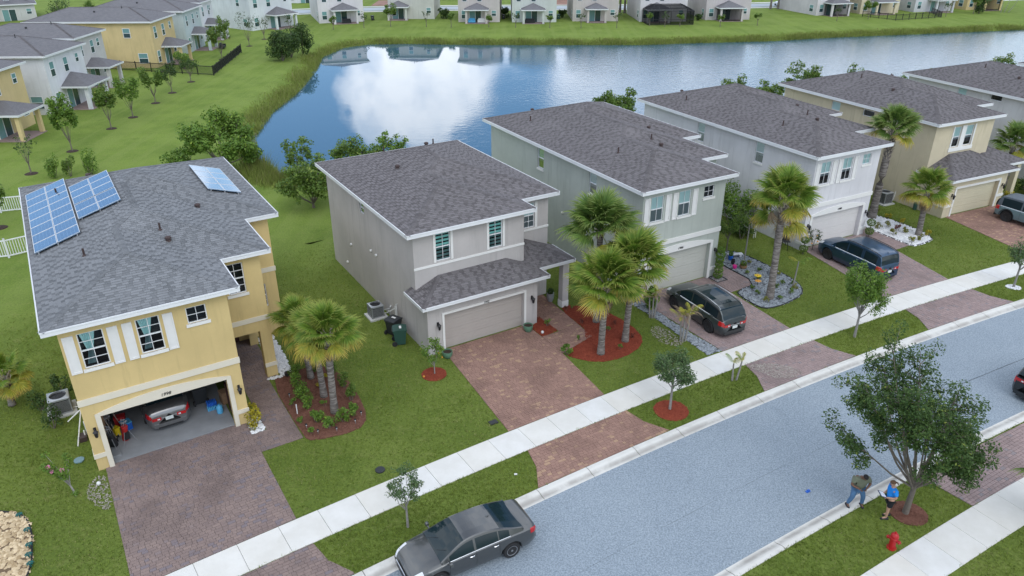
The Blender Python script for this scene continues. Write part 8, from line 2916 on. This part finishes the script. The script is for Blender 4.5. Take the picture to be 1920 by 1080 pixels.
def grass(name, n, r0, r1, p0, p1, h, w, mat):
    rr_ = np.sqrt(r0 ** 2 + rng.random(n) * (r1 ** 2 - r0 ** 2)); pp = np.radians(p0 + rng.random(n) * (p1 - p0))
    P = np.column_stack([CX + rr_ * np.cos(pp), CY + rr_ * np.sin(pp)])
    P = P[in_view(P)]
    # thin patches here and there
    q = np.sin(P[:, 0] * 1.1 + 2 * np.sin(P[:, 1] * 0.7)) * np.sin(P[:, 1] * 1.3 + 1.5 * np.sin(P[:, 0] * 0.9))
    P = P[rng.random(len(P)) < 0.80 + 0.20 * q]
    keep = rng.random(len(P)) < np.clip((292 - np.hypot(P[:, 0] - CX, P[:, 1] - CY)) / 12, 0, 1)
    for e in EXCL:
        keep &= ~inside(P, e)
    P = P[keep]
    k = len(P)
    nb = 3
    P = np.repeat(P, nb, 0) + rng.normal(0, 0.012, (k * nb, 2))
    m = len(P)
    a = rng.random(m) * 6.283
    hh = h * (0.55 + 0.8 * rng.random(m)); ww = w * (0.7 + 0.6 * rng.random(m))
    lean = rng.normal(0, 0.55, (m, 2)) * hh[:, None]
    V = np.zeros((m, 3, 3))
    V[:, 0, :2] = P + np.column_stack([np.cos(a), np.sin(a)]) * ww[:, None]
    V[:, 1, :2] = P - np.column_stack([np.cos(a), np.sin(a)]) * ww[:, None]
    V[:, 2, :2] = P + lean
    V[:, 0, 2] = V[:, 1, 2] = -0.005
    V[:, 2, 2] = hh
    # colour drifts slowly over the lawn plus blade-to-blade scatter
    drift = 0.5 + 0.22 * np.sin(P[:, 0] * 0.45 + 1.3 * np.sin(P[:, 1] * 0.33)) + 0.16 * np.sin(P[:, 1] * 1.15 + 2.0 * np.sin(P[:, 0] * 0.8))
    dry = np.sin(P[:, 0] * 0.9 + 3) * np.sin(P[:, 1] * 0.8 + 1.7 * np.sin(P[:, 0] * 0.5))
    rv = np.clip(drift + rng.normal(0, 0.20, m), 0, 0.84)
    rv = np.where(rng.random(m) < 0.04 + 0.30 * np.clip(dry - 0.25, 0, 1), 0.95, rv)
    o = np_obj(name, V.reshape(-1, 3), np.arange(m * 3).reshape(m, 3), mat, rnd=rv)
    o['kind'] = 'stuff'
    tag(o, 'short mown green lawn grass growing around the driveways and walks', 'grass')
    return o

grass('lawn_grass', 330000, 266.58, 291, 106, 129, 0.075, 0.011, M['blade'])
grass('lawn_grass', 60000, 262.90, 265.09, 106, 127, 0.075, 0.011, M['blade'])['label'] = 'short green grass of the verge between the near sidewalk and the kerb'
grass('lawn_grass', 30000, 253.40, 255.60, 112, 124, 0.075, 0.011, M['blade'])['label'] = 'short green grass of the verge around the fire hydrant'
grass('lawn_grass', 30000, 247, 251.90, 114, 122, 0.075, 0.011, M['blade'])['label'] = 'short green grass beyond the sidewalk in the lower right corner'

# reeds and rough growth along the pond edge
def reeds(name, label, path, n, h, spread, off=0.0):
    P0 = np.array(path, float)
    seg = np.hypot(*(P0[1:] - P0[:-1]).T); cum = np.concatenate([[0], np.cumsum(seg)])
    tt = rng.random(n) * cum[-1]
    x = np.interp(tt, cum, P0[:, 0]); y = np.interp(tt, cum, P0[:, 1])
    Q = np.column_stack([x, y]) + rng.normal(0, spread, (n, 2))
    s = sdf(Q, POND)
    ok = (s > -3.6) & (s < 0.55)
    Q, s = Q[ok], s[ok]
    m = len(Q)
    zb = np.where(s < 0, WATER_Z * np.clip((s + 4.5) / 4.5, 0, 1) ** 1.6, WATER_Z - 0.1) - 0.05
    clump = 0.55 + 0.45 * np.sin(Q[:, 0] * 0.8 + np.sin(Q[:, 1] * 0.5)) * np.sin(Q[:, 1] * 0.6)
    hh = h * (0.45 + 0.8 * rng.random(m)) * (0.5 + 0.7 * clump) * np.clip(1.1 - np.abs(s + 0.4) / 4.5, 0.3, 1)
    a = rng.random(m) * 6.283
    w = 0.02 + 0.03 * rng.random(m)
    V = np.zeros((m, 3, 3))
    d = np.column_stack([np.cos(a), np.sin(a)])
    V[:, 0, :2] = Q + d * w[:, None]; V[:, 1, :2] = Q - d * w[:, None]
    V[:, 2, :2] = Q + rng.normal(0, 0.28, (m, 2)) * hh[:, None]
    V[:, 0, 2] = V[:, 1, 2] = zb; V[:, 2, 2] = zb + hh
    o = np_obj(name, V.reshape(-1, 3), np.arange(m * 3).reshape(m, 3), M['reed'], rnd=rng.random(m))
    o['kind'] = 'stuff'
    tag(o, label, 'reeds')

reeds('pond_reeds', 'rough green and straw reeds along the left bank of the pond', POND[0:9], 30000, 0.60, 1.2)
reeds('pond_reeds', 'low rough grass along the far bank of the pond below the back lawns', POND[8:18], 70000, 0.7, 1.4)
reeds('pond_reeds', 'tall reeds at the near corner of the pond behind the yellow house', [(-22.5, 65.0), (-21.2, 63.2), (-19.5, 61.8), (-16.0, 61.2), (-12, 61.5)], 16000, 1.6, 1.1)
